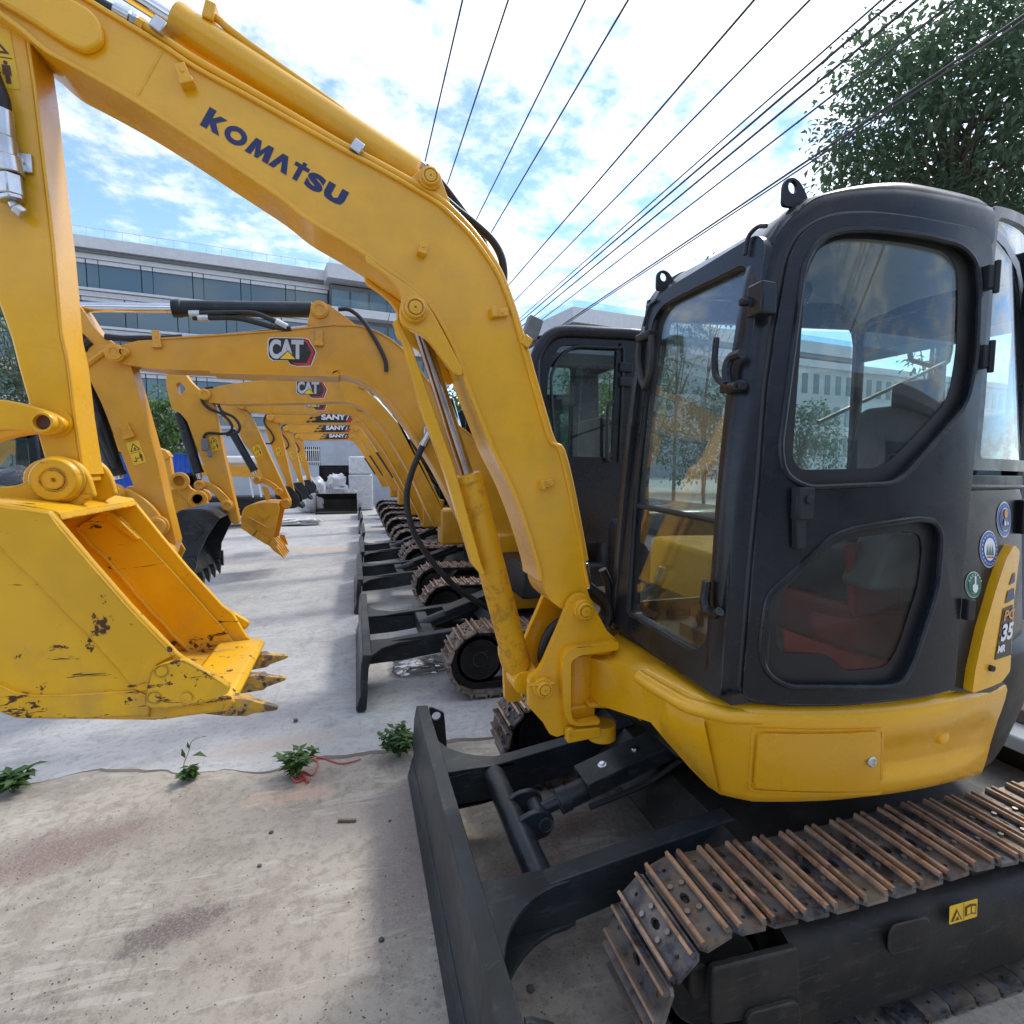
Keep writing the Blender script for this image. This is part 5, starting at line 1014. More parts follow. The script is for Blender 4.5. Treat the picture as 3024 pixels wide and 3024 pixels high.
# ------------------------------------------------------------------ the row of excavators behind
SHOE_R = shoe_mesh(.30, .1016, full=True, mats=('shoe_far', 'shoe_rust', 'bolt')); SHOE_F = shoe_mesh(.34, .125, full=False, mats=('shoe_far', 'shoe_far', 'bolt'))
def wy(poly, y0, y1, **k): return MB().prism(poly, y0, y1, **k)
def undercarriage(root, yc, half, xf, xr, xb, shoe, pitch, sw=.30, r=.225, detail=True):
    zc = r+.035
    for sgn, lab in ((-1, None), (1, None)):
        ya, yb = (yc-half, yc-half+sw) if sgn < 0 else (yc+half-sw, yc+half)
        build_track(root, xf, xr, zc, r, ya, yb, shoe, pitch, phase=.2*sgn+.3)
        ym = (ya+yb)/2; wheel(root, xf, ym, zc, r*.78, .1, 'idler_wheel', 5 if detail else 0); wheel(root, xr, ym, zc, r*.78, .1, 'sprocket', 0)
        prf = [(ya+.03, .10), (ya+.03, .27), (ya+.08, .34), (yb-.08, .34), (yb-.03, .27), (yb-.03, .10)]; m = MB(); m.loft([[Vector((x, y, z)) for y, z in prf] for x in (xf+.2, xr-.2)], closed=True)
        for x in (xf+.2, xr-.2): m.add([(x, y, z) for y, z in prf], [tuple(range(6))])
        m.build('track_frame', 'under_black', root, .01)
        if detail:
            for i in range(4): x_ = xf+.35+i*(xr-xf-.7)/3; m = MB(); m.cyl((x_, ym-.07, .115), (x_, ym+.07, .115), .07, n=16); m.build('track_roller', 'under_black', root)
    m = MB(); m.prism([(xf+.2, .28), (xf+.35, .42), (xr-.35, .42), (xr-.2, .28)], yc-half+sw, yc+half-sw); m.cyl(((xf+xr)/2, yc, .4), ((xf+xr)/2, yc, .68), .42, n=28); m.build('carbody', 'under_black', root)
    dx = xb-.283; prof_ = [(x+dx, z) for x, z in bp]
    m = MB(); m.prism(prof_, yc-half+.02, yc+half-.02); BL_ = m.build('dozer_blade', 'blade_paint', root, .006)
    if detail:
        xe = xf+.55
        for s_ in (-1, 1):
            m = MB(); m.prism([(xb+.05, .30), (xb+.30, .33), (xe, .42), (xe, .28), (xb+.3, .16), (xb+.05, .15)], yc+s_*.38-.04, yc+s_*.38+.04); m.build('push_arm', 'blade_paint', BL_, .006)
            g = [(xb+.04, yc+s_*.34), (xb+.46, yc+s_*.34), (xb+.46, yc+s_*.42), (xb+.28, yc+s_*.46), (xb+.14, yc+s_*.56), (xb+.06, yc+s_*.72), (xb+.04, yc+s_*.72)]; m = MB(); m.prism(g, .30, .318, mp=lambda a, c, d: (a, c, d)); m.build('gusset', 'blade_paint', BL_, .004)
        m = MB(); m.box((xb+.52, yc, .27), (.10, .72, .12)); m.build('cross_member', 'blade_paint', BL_, .01)
        a_, c_ = Vector((xb+.48, yc, .30)), Vector((xf+.42, yc, .56)); ax_ = (c_-a_).normalized(); rt_ = Matrix.Rotation(-math.atan2(ax_.z, ax_.x), 3, 'Y')
        m = MB(); m.cyl(a_, c_, .05, n=20); m.box((a_+c_)/2+Vector((.06, 0, .07)), ((c_-a_).length*.62, .18, .02), rt_); m.build('blade_cylinder', 'blade_paint', BL_, .004)
def row_bucket(root, px, y0, y1, shell_idx, mat, teeth, tip_len=.16):
    P_ = XZ(px, y0); th = .025; BKr = None
    m = MB(); m.prism(P_, y0, y0+th); BKr = m.build('bucket', mat, root, .006)
    m = MB(); m.prism(P_, y1-th, y1); m.build('far_side_plate', mat, BKr, .006)
    shp = smooth2([P_[i] for i in shell_idx], 3); cen = Vector((sum(p[0] for p in P_)/len(P_), sum(p[1] for p in P_)/len(P_)))
    a_, b_ = Vector(shp[len(shp)//2-1]), Vector(shp[len(shp)//2]); t_ = b_-a_; sd__ = 1 if Vector((-t_.y, t_.x)).dot(cen-a_) > 0 else -1
    m = MB(); flange(m, shp, y0+th, y1-th, .02, sd__); m.build('shell', mat, BKr)
    n_, tip, base = teeth; T0, B0_ = onY(*tip, y0), onY(*base, y0); dv = T0-B0_
    for i in range(n_):
        y_ = y0+.04+(y1-y0-.08)*i/(n_-1); a_ = Vector((B0_.x, y_, B0_.z)); ax_ = dv.normalized(); nz = Vector((-ax_.z, 0, ax_.x)); rws = []
        for t_, h_, w_ in ((-.12, .03, .04), (.3, .035, .045), (.7, .018, .03), (1, .004, .02)):
            c_ = a_+dv*t_; rws.append([c_+nz*h_+Vector((0, -w_, 0)), c_-nz*h_+Vector((0, -w_, 0)), c_-nz*h_+Vector((0, w_, 0)), c_+nz*h_+Vector((0, w_, 0))])
        m = MB(); m.loft(rws, closed=True); m.add(rws[0], [(0, 1, 2, 3)]); m.add(rws[-1], [(0, 1, 2, 3)]); m.build('tooth', mat, BKr, .003)
    return BKr
def boss(root, px, y, r, mat, name='pin', out=.03):
    q = onY(*px, y); m = MB(); m.lathe(q, (0, -1, 0), [(0, r), (out*.6, r), (out*.7, r*.85), (out, r*.8), (out, r*.5), (out*.8, r*.45), (out*.8, r*.05)], 20); return m.build(name, mat, root)
def cylinder(root, p0, p1, split, r, rr, name='hydraulic_cylinder', mat='blade_paint', rod='chrome'):
    p0, p1 = Vector(p0), Vector(p1); mid = p0.lerp(p1, split); m = MB(); ax_ = (mid-p0).normalized(); m.cyl(p0, mid, r, n=20); m.cyl(mid-ax_*.03, mid, r*1.1, n=20); c_ = m.build(name, mat, root); MB().cyl(mid, p1, rr, n=16).build('rod', rod, c_); return c_
def simple_cab(root, poly, y0, y1, win, mat='charcoal', gl='tinted_glass'):
    m = MB(); m.prism(rnd(poly, .05, 4), y0, y0+.04, holes=[rnd(w_, .03, 3) for w_ in win]); CB = m.build('cab', mat, root, .012)
    m = MB(); m.prism(rnd(poly, .05, 4), y1-.04, y1, holes=[rnd(w_, .03, 3) for w_ in win]); m.build('far_wall', mat, CB, .01)
    for w_ in win:
        m = MB(); m.prism(w_, y0+.018, y0+.022); m.build('side_window', gl, CB); m = MB(); m.prism(w_, y1-.022, y1-.018); m.build('side_window', gl, CB)
    zt = max(p[1] for p in poly); topl = sorted([p for p in poly if p[1] > zt-.45], key=lambda p: p[0]); m = MB(); flange(m, topl, y0+.02, y1-.02, .04, -1); m.build('roof', mat, CB, .01)
    zb = min(p[1] for p in poly); xl, xr_ = min(p[0] for p in poly if p[1] < zb+.1), max(p[0] for p in poly if p[1] < zb+.1)
    m = MB(); m.box(((xl+xr_)/2, (y0+y1)/2, zb+.02), (xr_-xl, y1-y0-.04, .04)); m.build('cab_floor', 'rubber', CB)
    m = MB(); m.prism(rnd([(xr_-.75, zb+.3), (xr_-.3, zb+.3), (xr_-.18, zb+.95), (xr_-.32, zb+.97), (xr_-.42, zb+.46), (xr_-.75, zb+.46)], .04), (y0+y1)/2-.22, (y0+y1)/2+.22); m.build('seat', 'seat_fabric', CB, .02)
    xm = max(p[0] for p in poly); m = MB(); m.box((xm-.02, (y0+y1)/2, zb+.35), (.04, y1-y0-.06, .7)); m.build('rear_panel', mat, CB)
    return CB
def cat_logo(root, o_, r_, t_, y):
    d = decal_px(o_, r_, t_, y)
    out = [(.03, .97), (.12, 1.0), (.76, 1.0), (.84, .96), (1, .52), (.89, .02), (.60, .0), (.46, .06), (.40, .20), (.10, .20), (.02, .30), (.0, .42), (.0, .88)]
    d.poly(out, 'decal_white', 1); c_ = (.48, .55); d.poly([(c_[0]+(x-c_[0])*.965, c_[1]+(y_-c_[1])*.955) for x, y_ in out], 'decal_black', 2)
    d.poly([(.70, .955), (.80, .94), (.955, .52), (.855, .055), (.60, .045), (.50, .13), (.80, .13), (.895, .52), (.78, .86), (.70, .88)], 'decal_red', 3)
    d.text('C', .035, .26, .27, .93, 'steel_galv', 4, bold=.05).text('A', .235, .26, .53, .93, 'steel_galv', 5, bold=.05).text('T', .48, .26, .73, .93, 'steel_galv', 4, bold=.05)
    d.poly([(.20, .24), (.60, .24), (.41, .56)], 'decal_black', 6).poly([(.245, .255), (.565, .255), (.41, .52)], 'decal_yellow', 7); return d.done('logo_decal', root)
def sany_decal(root, o_, r_, t_, y):
    d = decal_px(o_, r_, t_, y); d.poly([(.16, 0), (.90, 0), (1, .95), (.30, .95)], 'decal_black', 1).poly([(.86, 0), (.96, 0), (1.02, .5), (.94, .55)], 'decal_red', 2).poly([(.90, .75), (.93, .75), (.88, .25), (.86, .25)], 'decal_white', 3)
    for x_, y_ in ((.0, .0), (.06, .40), (.10, .02), (.17, .45), (.22, .78), (.12, .75)): d.poly([(x_, y_), (x_+.07, y_), (x_+.11, y_+.22), (x_+.04, y_+.22)], 'decal_black', 2)
    d.text('SANY', .33, .30, .86, .92, 'decal_white', 3, bold=.045); return d.done('logo_decal', root)
def hose_px(root, px, y, r=.014): return MB().tube(smooth_path([onY(*p, y) for p in px], 5), r, 8).build('hose', 'rubber', root)
def dens(p, y, n=3): return smooth2(XZ(p, y), n)

GR = 'excavators parked in a row'
# --- second machine -------------------------------------------------
Y2 = 4.66; R2 = thing('excavator', (1.9, Y2, 0), 'excavator beside the nearest one, large black, white and red logo on its level boom', 'excavator', GR); yb = Y2-.13
undercarriage(R2, Y2, .94, .84, 2.75, .02, SHOE_R, .1016)
bt = kF([(622, 480), (636, 440), (690, 425), (790, 397), (900, 393), (1000, 388), (1300, 368), (1600, 345), (1900, 312)])+k2([(180, 1281), (300, 1284), (420, 1322), (540, 1402), (650, 1530), (760, 1690), (870, 1850)])+kE([(960, 180), (1060, 380), (1150, 580), (1230, 800), (1290, 960), (1320, 1040)])
bb = kF([(640, 505), (740, 538), (950, 562), (1200, 570), (1500, 580), (1932, 592)])+k2([(160, 1540), (300, 1570), (400, 1630), (480, 1705), (560, 1805), (640, 1920)])+kE([(740, 330), (860, 560), (970, 780), (1080, 980), (1180, 1100), (1260, 1130)])
T_, B_ = XZ(bt, yb), XZ(bb, yb); m = MB(); m.prism(smooth2(T_, 2)+smooth2(B_, 2)[::-1], yb, yb+.26); BM2 = m.build('boom', 'cat_yellow', R2, .006)
m = MB(); flange(m, smooth2(B_, 2)[6:], yb-.014, yb+.274, .02, -1); m.build('bottom_flange', 'cat_yellow', BM2, .004); m = MB(); flange(m, smooth2(T_, 2)[8:], yb-.010, yb+.27, .012, 1); m.build('top_flange', 'cat_yellow', BM2, .003)
cat_logo(BM2, *kF([(1527, 545), (1806, 548), (1527, 378)]), yb-.001); lug(BM2, kF([(897, 392)])[0], .05, .12, -4, yb, 'cat_yellow'); lug(BM2, kF([(1822, 385)])[0], .05, .12, 2, yb, 'cat_yellow')
boss(BM2, kF([(658, 468)])[0], yb-.02, .062, 'cat_yellow'); boss(BM2, kF([(712, 465)])[0], yb-.02, .03, 'cat_yellow'); m = MB(); m.prism(rnd(XZ(kF([(625, 470), (640, 440), (690, 440), (730, 455), (738, 475), (715, 495), (650, 497)]), yb), .03), yb-.02, yb+.002); m.build('pin_plate', 'cat_yellow', BM2, .006)
br = XZ(k2([(10, 1280), (40, 1160), (70, 1148), (130, 1152), (175, 1185), (260, 1250), (300, 1285)]), yb+.03); m = MB(); m.prism(rnd(br, .03), yb+.03, yb+.055); m.build('arm_cylinder_bracket', 'cat_yellow', BM2, .005)
boss(BM2, k2([(85, 1188)])[0], yb+.03, .065, 'cat_yellow')
c0, c1, c2_ = (onY(*p, Y2) for p in kF([(1785, 222), (985, 214), (440, 206)])); m = MB(); ax = (c1-c0).normalized(); m.cyl(c0, c1, .058, n=24); m.cyl(c1-ax*.06, c1, .064, n=24); AC2 = m.build('arm_cylinder', 'blade_paint', R2, .004); MB().cyl(c1, c2_, .036, n=20).build('rod', 'chrome', AC2)
for pts_ in ([(1080, 250), (1120, 245), (1250, 240), (1430, 240), (1530, 270), (1640, 325)], [(1100, 268), (1200, 268), (1350, 270), (1480, 300), (1590, 330), (1660, 330)]): hose_px(AC2, kF(pts_), yb+.0, .018)
for a_, c_ in (((1080, 247), (1140, 246)), ((1575, 288), (1640, 322)), ((1130, 268), (1190, 268))): q0, q1 = (onY(*p, yb-.0) for p in kF([a_, c_])); MB().cyl(q0, q1, .026, n=10).build('hose_fitting', 'zinc', AC2)
hose_px(BM2, kF([(600, 375), (700, 385), (800, 385), (940, 385), (1040, 378)]), yb+.05, .022); hose_px(BM2, kF([(470, 450), (490, 420), (515, 400)]), yb+.05, .03); hose_px(BM2, k2([(190, 1185), (260, 1190), (340, 1260), (420, 1390), (460, 1480), (465, 1540)]), yb-.02, .016)
MB().tube([onY(*p, yb+.05) for p in kF([(1040, 375), (1250, 370), (1600, 335), (1932, 300)])], .012, 8).build('pipe', 'zinc', BM2)
am = kH([(55, -30), (112, 40), (180, 150), (250, 228), (345, 282), (425, 335), (452, 440), (530, 720), (640, 1120), (705, 1420), (772, 1690), (745, 1790), (690, 1825), (650, 1795), (640, 1690), (600, 1560), (480, 1320), (380, 1060), (240, 700), (130, 480), (92, 330), (60, 150)])
hl = rnd(XZ(kH([(86, 190), (140, 230), (168, 290), (106, 335)]), Y2-.08), .03); m = MB(); m.prism(rnd(XZ(am, Y2-.08), .015, 2), Y2-.08, Y2+.08, holes=[hl]); AR2 = m.build('arm', 'cat_yellow', R2, .008)
boss(AR2, kH([(695, 1772)])[0], Y2-.085, .085, 'cat_yellow', out=.12); lug(AR2, kH([(428, 900)])[0], .06, .11, -20, Y2-.08, 'cat_yellow'); warning_sticker(AR2, decal_px(*kH([(472, 1146), (562, 1120), (414, 988)]), Y2-.081))
m = MB(); m.tube([onY(*p, Y2-.085) for p in kH([(120, 440), (200, 380), (285, 318)])], .022, 8); m.build('stiffener', 'cat_yellow', AR2)
lkp = kH([(305, 1345), (325, 1305), (400, 1308), (500, 1350), (600, 1430), (670, 1520), (700, 1580), (680, 1620), (630, 1625), (600, 1600), (560, 1500), (480, 1430), (400, 1392), (330, 1388)]); m = MB(); m.prism(smooth2(XZ(lkp, Y2-.14), 2), Y2-.15, Y2-.11); LK2 = m.build('bucket_link', 'cat_yellow', R2, .008); boss(LK2, kH([(340, 1345)])[0], Y2-.15, .07, 'cat_yellow', out=.07); boss(LK2, kH([(645, 1578)])[0], Y2-.15, .075, 'cat_yellow', out=.05)
m = MB(); m.prism(smooth2(XZ(lkp, Y2-.14), 2), Y2+.11, Y2+.15); m.build('far_link', 'cat_yellow', LK2, .008)
q0, q1 = onY(*kK([(985, 500)])[0], Y2), onY(*kK([(1345, 1600)])[0], Y2); cylinder(R2, q0, q1, .97, .058, .035, 'bucket_cylinder'); hose_px(AR2, kK([(1085, 830), (1130, 920), (1130, 1060), (1160, 1150), (1310, 1480)]), Y2-.10, .018); hose_px(AR2, kK([(1060, 800), (1100, 930), (1110, 1060), (1130, 1160), (1270, 1480)]), Y2-.09, .018)
row_bucket(R2, kH([(600, 1690), (660, 1770), (690, 1820), (650, 1900), (540, 2060), (470, 2260), (250, 2330), (60, 2200), (60, 1950), (220, 1720), (420, 1620)]), Y2-.26, Y2+.26, [4, 5, 6, 7, 8, 9, 10, 0], 'cat_yellow', (5, (380, 1900), (415, 1830)))
kW = lambda p: crop(1550, 900, 3.864, p)
cp = XZ(kW([(300, 2700), (225, 1950), (140, 1200), (112, 700), (140, 560), (220, 420), (330, 325), (480, 295), (900, 312), (1280, 335), (1360, 380), (1400, 600), (1420, 2700)]), 3.80); cw = XZ(kW([(330, 570), (420, 465), (560, 455), (1050, 490), (1000, 1745), (330, 1722), (248, 1150), (268, 800)]), 3.80)
CB2 = simple_cab(R2, cp, 3.80, 4.72, [cw]); hb = [onY(*p, 3.80) for p in kW([(215, 1950), (138, 1200), (112, 720), (140, 570), (220, 430), (330, 335), (480, 305), (900, 322), (1280, 345), (1360, 390), (1400, 600)])]; MB().tube(smooth_path(hb, 5), .045, 12).build('cab_hoop', 'charcoal', CB2); MB().tube(smooth_path([p+Vector((.12, -.01, -.10)) for p in hb[:8]]+[onY(*p, 3.79) for p in kW([(1090, 440), (1130, 560), (1110, 1100), (1080, 1800)])], 4), .012, 8).build('door_edge', 'charcoal', CB2); m = MB(); m.prism(XZ(kW([(575, 700), (665, 700), (600, 1720), (505, 1720)]), 3.9), 3.90, 3.93); m.build('inner_pillar', 'charcoal', CB2, .01); m = MB(); m.prism(XZ(kW([(350, 540), (430, 480), (1040, 520), (1020, 690), (345, 680)]), 3.86), 3.86, 3.875); m.build('sun_visor', 'rubber', CB2)
for v_ in (715, 880): q = onY(*kW([(1150, v_)])[0], 3.79); m = MB(); m.box(q, (.10, .04, .07)); m.build('hinge', 'charcoal_rough', CB2, .008)
q = onY(*kW([(80, 280)])[0], 3.95); m = MB(); m.box(q, (.11, .09, .17), Matrix.Rotation(R_(20), 3, 'Y')); m.build('work_lamp', 'grey_plastic', CB2, .012); MB().tube(smooth_path([onY(*p, 3.95) for p in kW([(90, 400), (160, 370), (240, 360), (320, 320), (400, 280), (540, 285)])], 5), .012, 8).build('cable', 'rubber', CB2)
m = MB(); m.tube(smooth_path([onY(*p, 3.77) for p in kW([(1010, 1105), (960, 1150), (945, 1250), (940, 1720), (960, 1790)])], 4), .014, 8); m.build('hand_rail', 'rubber', CB2)
m = MB(); m.box((2.45, Y2+.0, 1.0), (1.35, 1.75, .62)); m.build('body', 'charcoal', R2, .10, seg=4); m = MB(); m.box((1.55, Y2-.1, .80), (.8, 1.5, .25)); m.build('revolving_frame', 'under_black', R2, .03)
m = MB(); m.box((1.28, Y2+.0, .86), (.30, .34, .46)); m.build('swing_post', 'cat_yellow', R2, .03); q0, q1 = onY(*kE([(1200, 1090)])[0], Y2-.25), onY(*kE([(1370, 1090)])[0], Y2-.25); m = MB(); m.box((q0+q1)/2, (.5, .12, .16)); m.build('front_beam', 'cat_yellow', R2, .01)
hose_px(R2, kE([(690, 190), (640, 300), (600, 410), (582, 510), (595, 630), (645, 765), (780, 950), (900, 1060), (1060, 1160), (1120, 1200)]), yb-.06, .024)
fa, fb = (onY(*p, yb-.06) for p in kE([(712, 150), (672, 228)])); m = MB(); m.cyl(fa, fb, .034, n=12); m.box(fa+Vector((0, .04, 0)), (.09, .09, .09)); m.build('hose_fitting', 'zinc', R2, .006)
q0 = Vector((1.18, Y2, .80)); q1 = onY(*k2([(820, 1700)])[0], Y2); cylinder(R2, q0, q1, .55, .075, .042, 'boom_cylinder')
# --- third and fourth machines ----------------------------------------
def cat_small(Yc, label, arm_px, hole_px, bucket, logo, stick, pins, tp, bt_px, cyl, rodpx, hoses, bmat, cabx, xbl, nm='excavator', mat='cat_yellow', logof=cat_logo, scl=1.0):
    R = thing(nm, (1.9, Yc, 0), label, 'excavator', GR); yf = Yc-.11
    undercarriage(R, Yc, .92, .86, 2.7, xbl, SHOE_R if Yc < 8 else SHOE_F, .1016 if Yc < 8 else .125, sw=.30 if Yc < 8 else .34, detail=Yc < 10)
    T_, B_ = XZ(tp, yf), XZ(bt_px, yf); m = MB(); m.prism(smooth2(T_, 2)+smooth2(B_, 2)[::-1], yf, yf+.22); BM = m.build('boom', mat, R, .006)
    m = MB(); flange(m, smooth2(B_, 2)[2:], yf-.012, yf+.232, .018, -1); m.build('bottom_flange', mat, BM, .004)
    logof(BM, *logo, yf-.001); 
    for p in pins: boss(BM, p, yf-.003, .065, mat)
    hl = [rnd(XZ(hole_px, Yc-.07), .03)] if hole_px else []; m = MB(); m.prism(rnd(XZ(arm_px, Yc-.07), .015, 2), Yc-.07, Yc+.07, holes=hl); AR = m.build('arm', mat, R, .008)
    if stick: warning_sticker(AR, decal_px(*stick, Yc-.071))
    if bucket: row_bucket(R, bucket[0], Yc-bucket[1], Yc+bucket[1], bucket[2], bmat, bucket[3])
    if cyl: q0, q1 = (onY(*p, Yc) for p in cyl); cylinder(R, q0, q1, .92, .055, .03, 'bucket_cylinder')
    if rodpx: q1, q0 = (onY(*p, Yc) for p in rodpx); dv = (q0-q1); cylinder(R, q1+dv*2.0, q1, .5, .07, .038, 'boom_cylinder')
    for h in hoses: hose_px(AR, h, Yc-.10, .016)
    cabp = [(cabx, .95), (cabx-.02, 1.35), (cabx+.06, 2.3), (cabx+.2, 2.48), (cabx+1.2, 2.5), (cabx+1.35, 2.35), (cabx+1.4, .95)]; cwn = [(cabx+.08, 1.35), (cabx+.14, 2.25), (cabx+.55, 2.3), (cabx+.55, 1.3)]; cwn2 = [(cabx+.65, 1.3), (cabx+.65, 2.3), (cabx+1.25, 2.3), (cabx+1.25, 1.3)]
    simple_cab(R, cabp, Yc-.86, Yc+.02, [cwn, cwn2]); m = MB(); m.box((2.4, Yc, .98), (1.3, 1.7, .6)); m.build('body', 'charcoal', R, .10, seg=4)
    m = MB(); m.box((1.22, Yc, .86), (.36, .32, .46)); m.build('swing_post', mat, R, .03)
    return R, AR, BM
arm3 = kH([(705, 490), (790, 455), (830, 480), (870, 540), (930, 600), (1000, 640), (1045, 720), (1060, 820), (1120, 1100), (1190, 1400), (1222, 1545), (1200, 1575), (1165, 1555), (1110, 1420), (1010, 1260), (950, 1100), (900, 960), (850, 830), (800, 772), (745, 750), (715, 640), (700, 560)])
R3, AR3, BM3 = cat_small(7.19, 'third excavator along the row, with the black bucket hanging beside the worn yellow one', arm3, kH([(772, 562), (800, 550), (846, 602), (808, 640), (778, 632)]),
    (kL([(1000, 612), (1050, 590), (1180, 592), (1252, 634), (1180, 745), (1125, 860), (1115, 985), (1080, 1000), (1010, 880), (950, 780), (940, 690)]), .58, [7, 8, 9, 10, 0, 1, 2, 3], (5, kL([(1118, 1064)])[0], kL([(1098, 985)])[0])),
    kF([(1690, 728), (1869, 730), (1690, 622)]), kH([(1030, 1046), (1090, 1030), (1002, 944)]), [kH([(978, 640)])[0], k2([(335, 1612)])[0]],
    kH([(935, 640), (950, 610), (1010, 598), (1180, 560), (1400, 538), (1600, 516), (1830, 498)])+k2([(60, 1572), (170, 1580), (260, 1598), (360, 1655), (460, 1750), (560, 1870)])+kJ([(1150, 240), (1260, 420), (1360, 600), (1450, 800), (1520, 960)]),
    kH([(950, 660), (1010, 685), (1150, 700), (1300, 698), (1600, 692), (1800, 690)])+kJ([(700, 78), (820, 90), (900, 130), (980, 200), (1060, 300), (1160, 460), (1260, 640), (1340, 820), (1420, 980)]),
    kH([(795, 770), (945, 1240)]), [k2([(390, 1685)])[0], k2([(590, 1930)])[0]], [kH([(1040, 590), (990, 595), (955, 630), (960, 690), (1010, 740), (1100, 780), (1160, 840), (1170, 890), (1120, 920), (1000, 915), (965, 950)]), kH([(1070, 700), (1100, 760), (1180, 800), (1225, 860), (1210, 910), (1130, 930)])], 'blade_paint', 1.35, .0)
lk3 = kH([(925, 1290), (945, 1262), (1000, 1262), (1080, 1310), (1150, 1380), (1175, 1430), (1160, 1455), (1120, 1450), (1080, 1390), (1010, 1320), (950, 1312)]); m = MB(); m.prism(smooth2(XZ(lk3, 7.06), 2), 7.04, 7.07); L3 = m.build('bucket_link', 'cat_yellow', R3, .006); boss(L3, kH([(945, 1287)])[0], 7.04, .06, 'cat_yellow', out=.05); boss(L3, kH([(1140, 1430)])[0], 7.04, .065, 'cat_yellow', out=.05)
q = onY(*kH([(980, 1000)])[0], 7.06); m = MB(); m.box(q, (.07, .07, .14)); m.box(q+Vector((.05, -.02, -.1)), (.05, .05, .08)); m.build('valve', 'grey_plastic', AR3, .01)
arm4 = kH([(1085, 705), (1120, 700), (1200, 722), (1290, 762), (1350, 880), (1420, 1030), (1510, 1225), (1592, 1400), (1580, 1425), (1545, 1415), (1490, 1330), (1400, 1250), (1330, 1080), (1250, 980), (1215, 900), (1160, 845), (1115, 830), (1090, 760)])
R4, AR4, BM4 = cat_small(9.2, 'fourth excavator along the row, its yellow bucket resting teeth-down on the pale concrete', arm4, None,
    (kH([(1245, 1470), (1290, 1430), (1400, 1408), (1500, 1412), (1514, 1450), (1462, 1690), (1440, 1722), (1300, 1640), (1235, 1570)]), .36, [6, 7, 8, 0, 1, 2, 3], (5, kH([(1545, 1812)])[0], kH([(1452, 1712)])[0])),
    kF([(1738, 797), (1868, 799), (1738, 712)]), kH([(1342, 1088), (1392, 1068), (1316, 1014)]), [kH([(1240, 712)])[0], kJ([(880, 125)])[0]],
    kH([(1200, 705), (1230, 690), (1300, 680), (1500, 665), (1800, 650)])+kJ([(600, 60), (760, 62), (860, 90), (960, 170), (1080, 320), (1200, 500), (1320, 720), (1420, 900)]),
    kH([(1215, 740), (1290, 752), (1400, 765), (1600, 768), (1800, 775)])+kJ([(600, 158), (760, 165), (850, 190), (930, 270), (1040, 420), (1160, 620), (1280, 850), (1340, 980)]),
    kH([(1168, 900), (1345, 1210)]), [kJ([(905, 185)])[0], kJ([(1165, 465)])[0]], [], 'cat_yellow', 1.35, .05)
m = MB(); m.prism(XZ(kH([(1385, 1455), (1440, 1500), (1408, 1538), (1345, 1490)]), 8.84), 8.825, 8.845); m.build('side_rib', 'cat_yellow', R4, .004); m = MB(); m.tube([onY(*p, 8.835) for p in kH([(1290, 1515), (1430, 1592)])], .014, 6); m.build('side_rib', 'cat_yellow', R4)
for i in range(6): t_ = i/5; q = onY(*kH([(1262+t_*150, 1580+t_*98)])[0], 8.82); MB().box(q, (.085, .030, .10), Matrix.Rotation(R_(35), 3, 'Y')).build('wear_pad', 'cat_yellow', R4)
m = MB(); m.prism(rnd(XZ(kH([(1440, 1690), (1475, 1655), (1500, 1700), (1480, 1745), (1450, 1735)]), 8.84), .02), 8.80, 8.842); m.build('side_cutter', 'cat_yellow', R4, .006); m = MB(); m.prism(rnd(XZ(kH([(1510, 1640), (1545, 1640), (1572, 1715), (1520, 1700)]), 9.56), .02), 9.56, 9.60); m.build('side_cutter', 'cat_yellow', R4, .006)
m = MB(); m.prism(rnd(XZ(kL([(1055, 690), (1110, 650), (1165, 712), (1110, 768)]), 6.61), .015), 6.595, 6.615); m.build('side_plate', 'blade_paint', R3, .006); m = MB(); m.prism(rnd(XZ(kL([(1040, 870), (1110, 860), (1128, 900), (1105, 985), (1060, 950)]), 6.61), .02), 6.57, 6.61); m.build('side_cutter', 'blade_paint', R3, .008); m = MB(); m.prism(rnd(XZ(kL([(1225, 830), (1272, 820), (1276, 912), (1235, 880)]), 7.78), .02), 7.77, 7.81); m.build('side_cutter', 'blade_paint', R3, .008)
lk4 = kH([(1335, 1252), (1350, 1230), (1400, 1235), (1460, 1265), (1515, 1310), (1525, 1340), (1500, 1350), (1450, 1300), (1390, 1272), (1350, 1275)]); m = MB(); m.prism(smooth2(XZ(lk4, 9.08), 2), 9.05, 9.08); L4 = m.build('bucket_link', 'cat_yellow', R4, .006); boss(L4, kH([(1352, 1252)])[0], 9.05, .06, 'cat_yellow', out=.05); boss(L4, kH([(1507, 1332)])[0], 9.05, .06, 'cat_yellow', out=.05); boss(AR4, kH([(1555, 1418)])[0], 9.1, .085, 'cat_yellow', out=.05)
m = MB(); m.prism(rnd(XZ(kH([(1385, 1290), (1430, 1300), (1450, 1380), (1420, 1400)]), 9.08), .02), 9.02, 9.06); m.build('bucket_rod', 'cat_yellow', L4, .006)
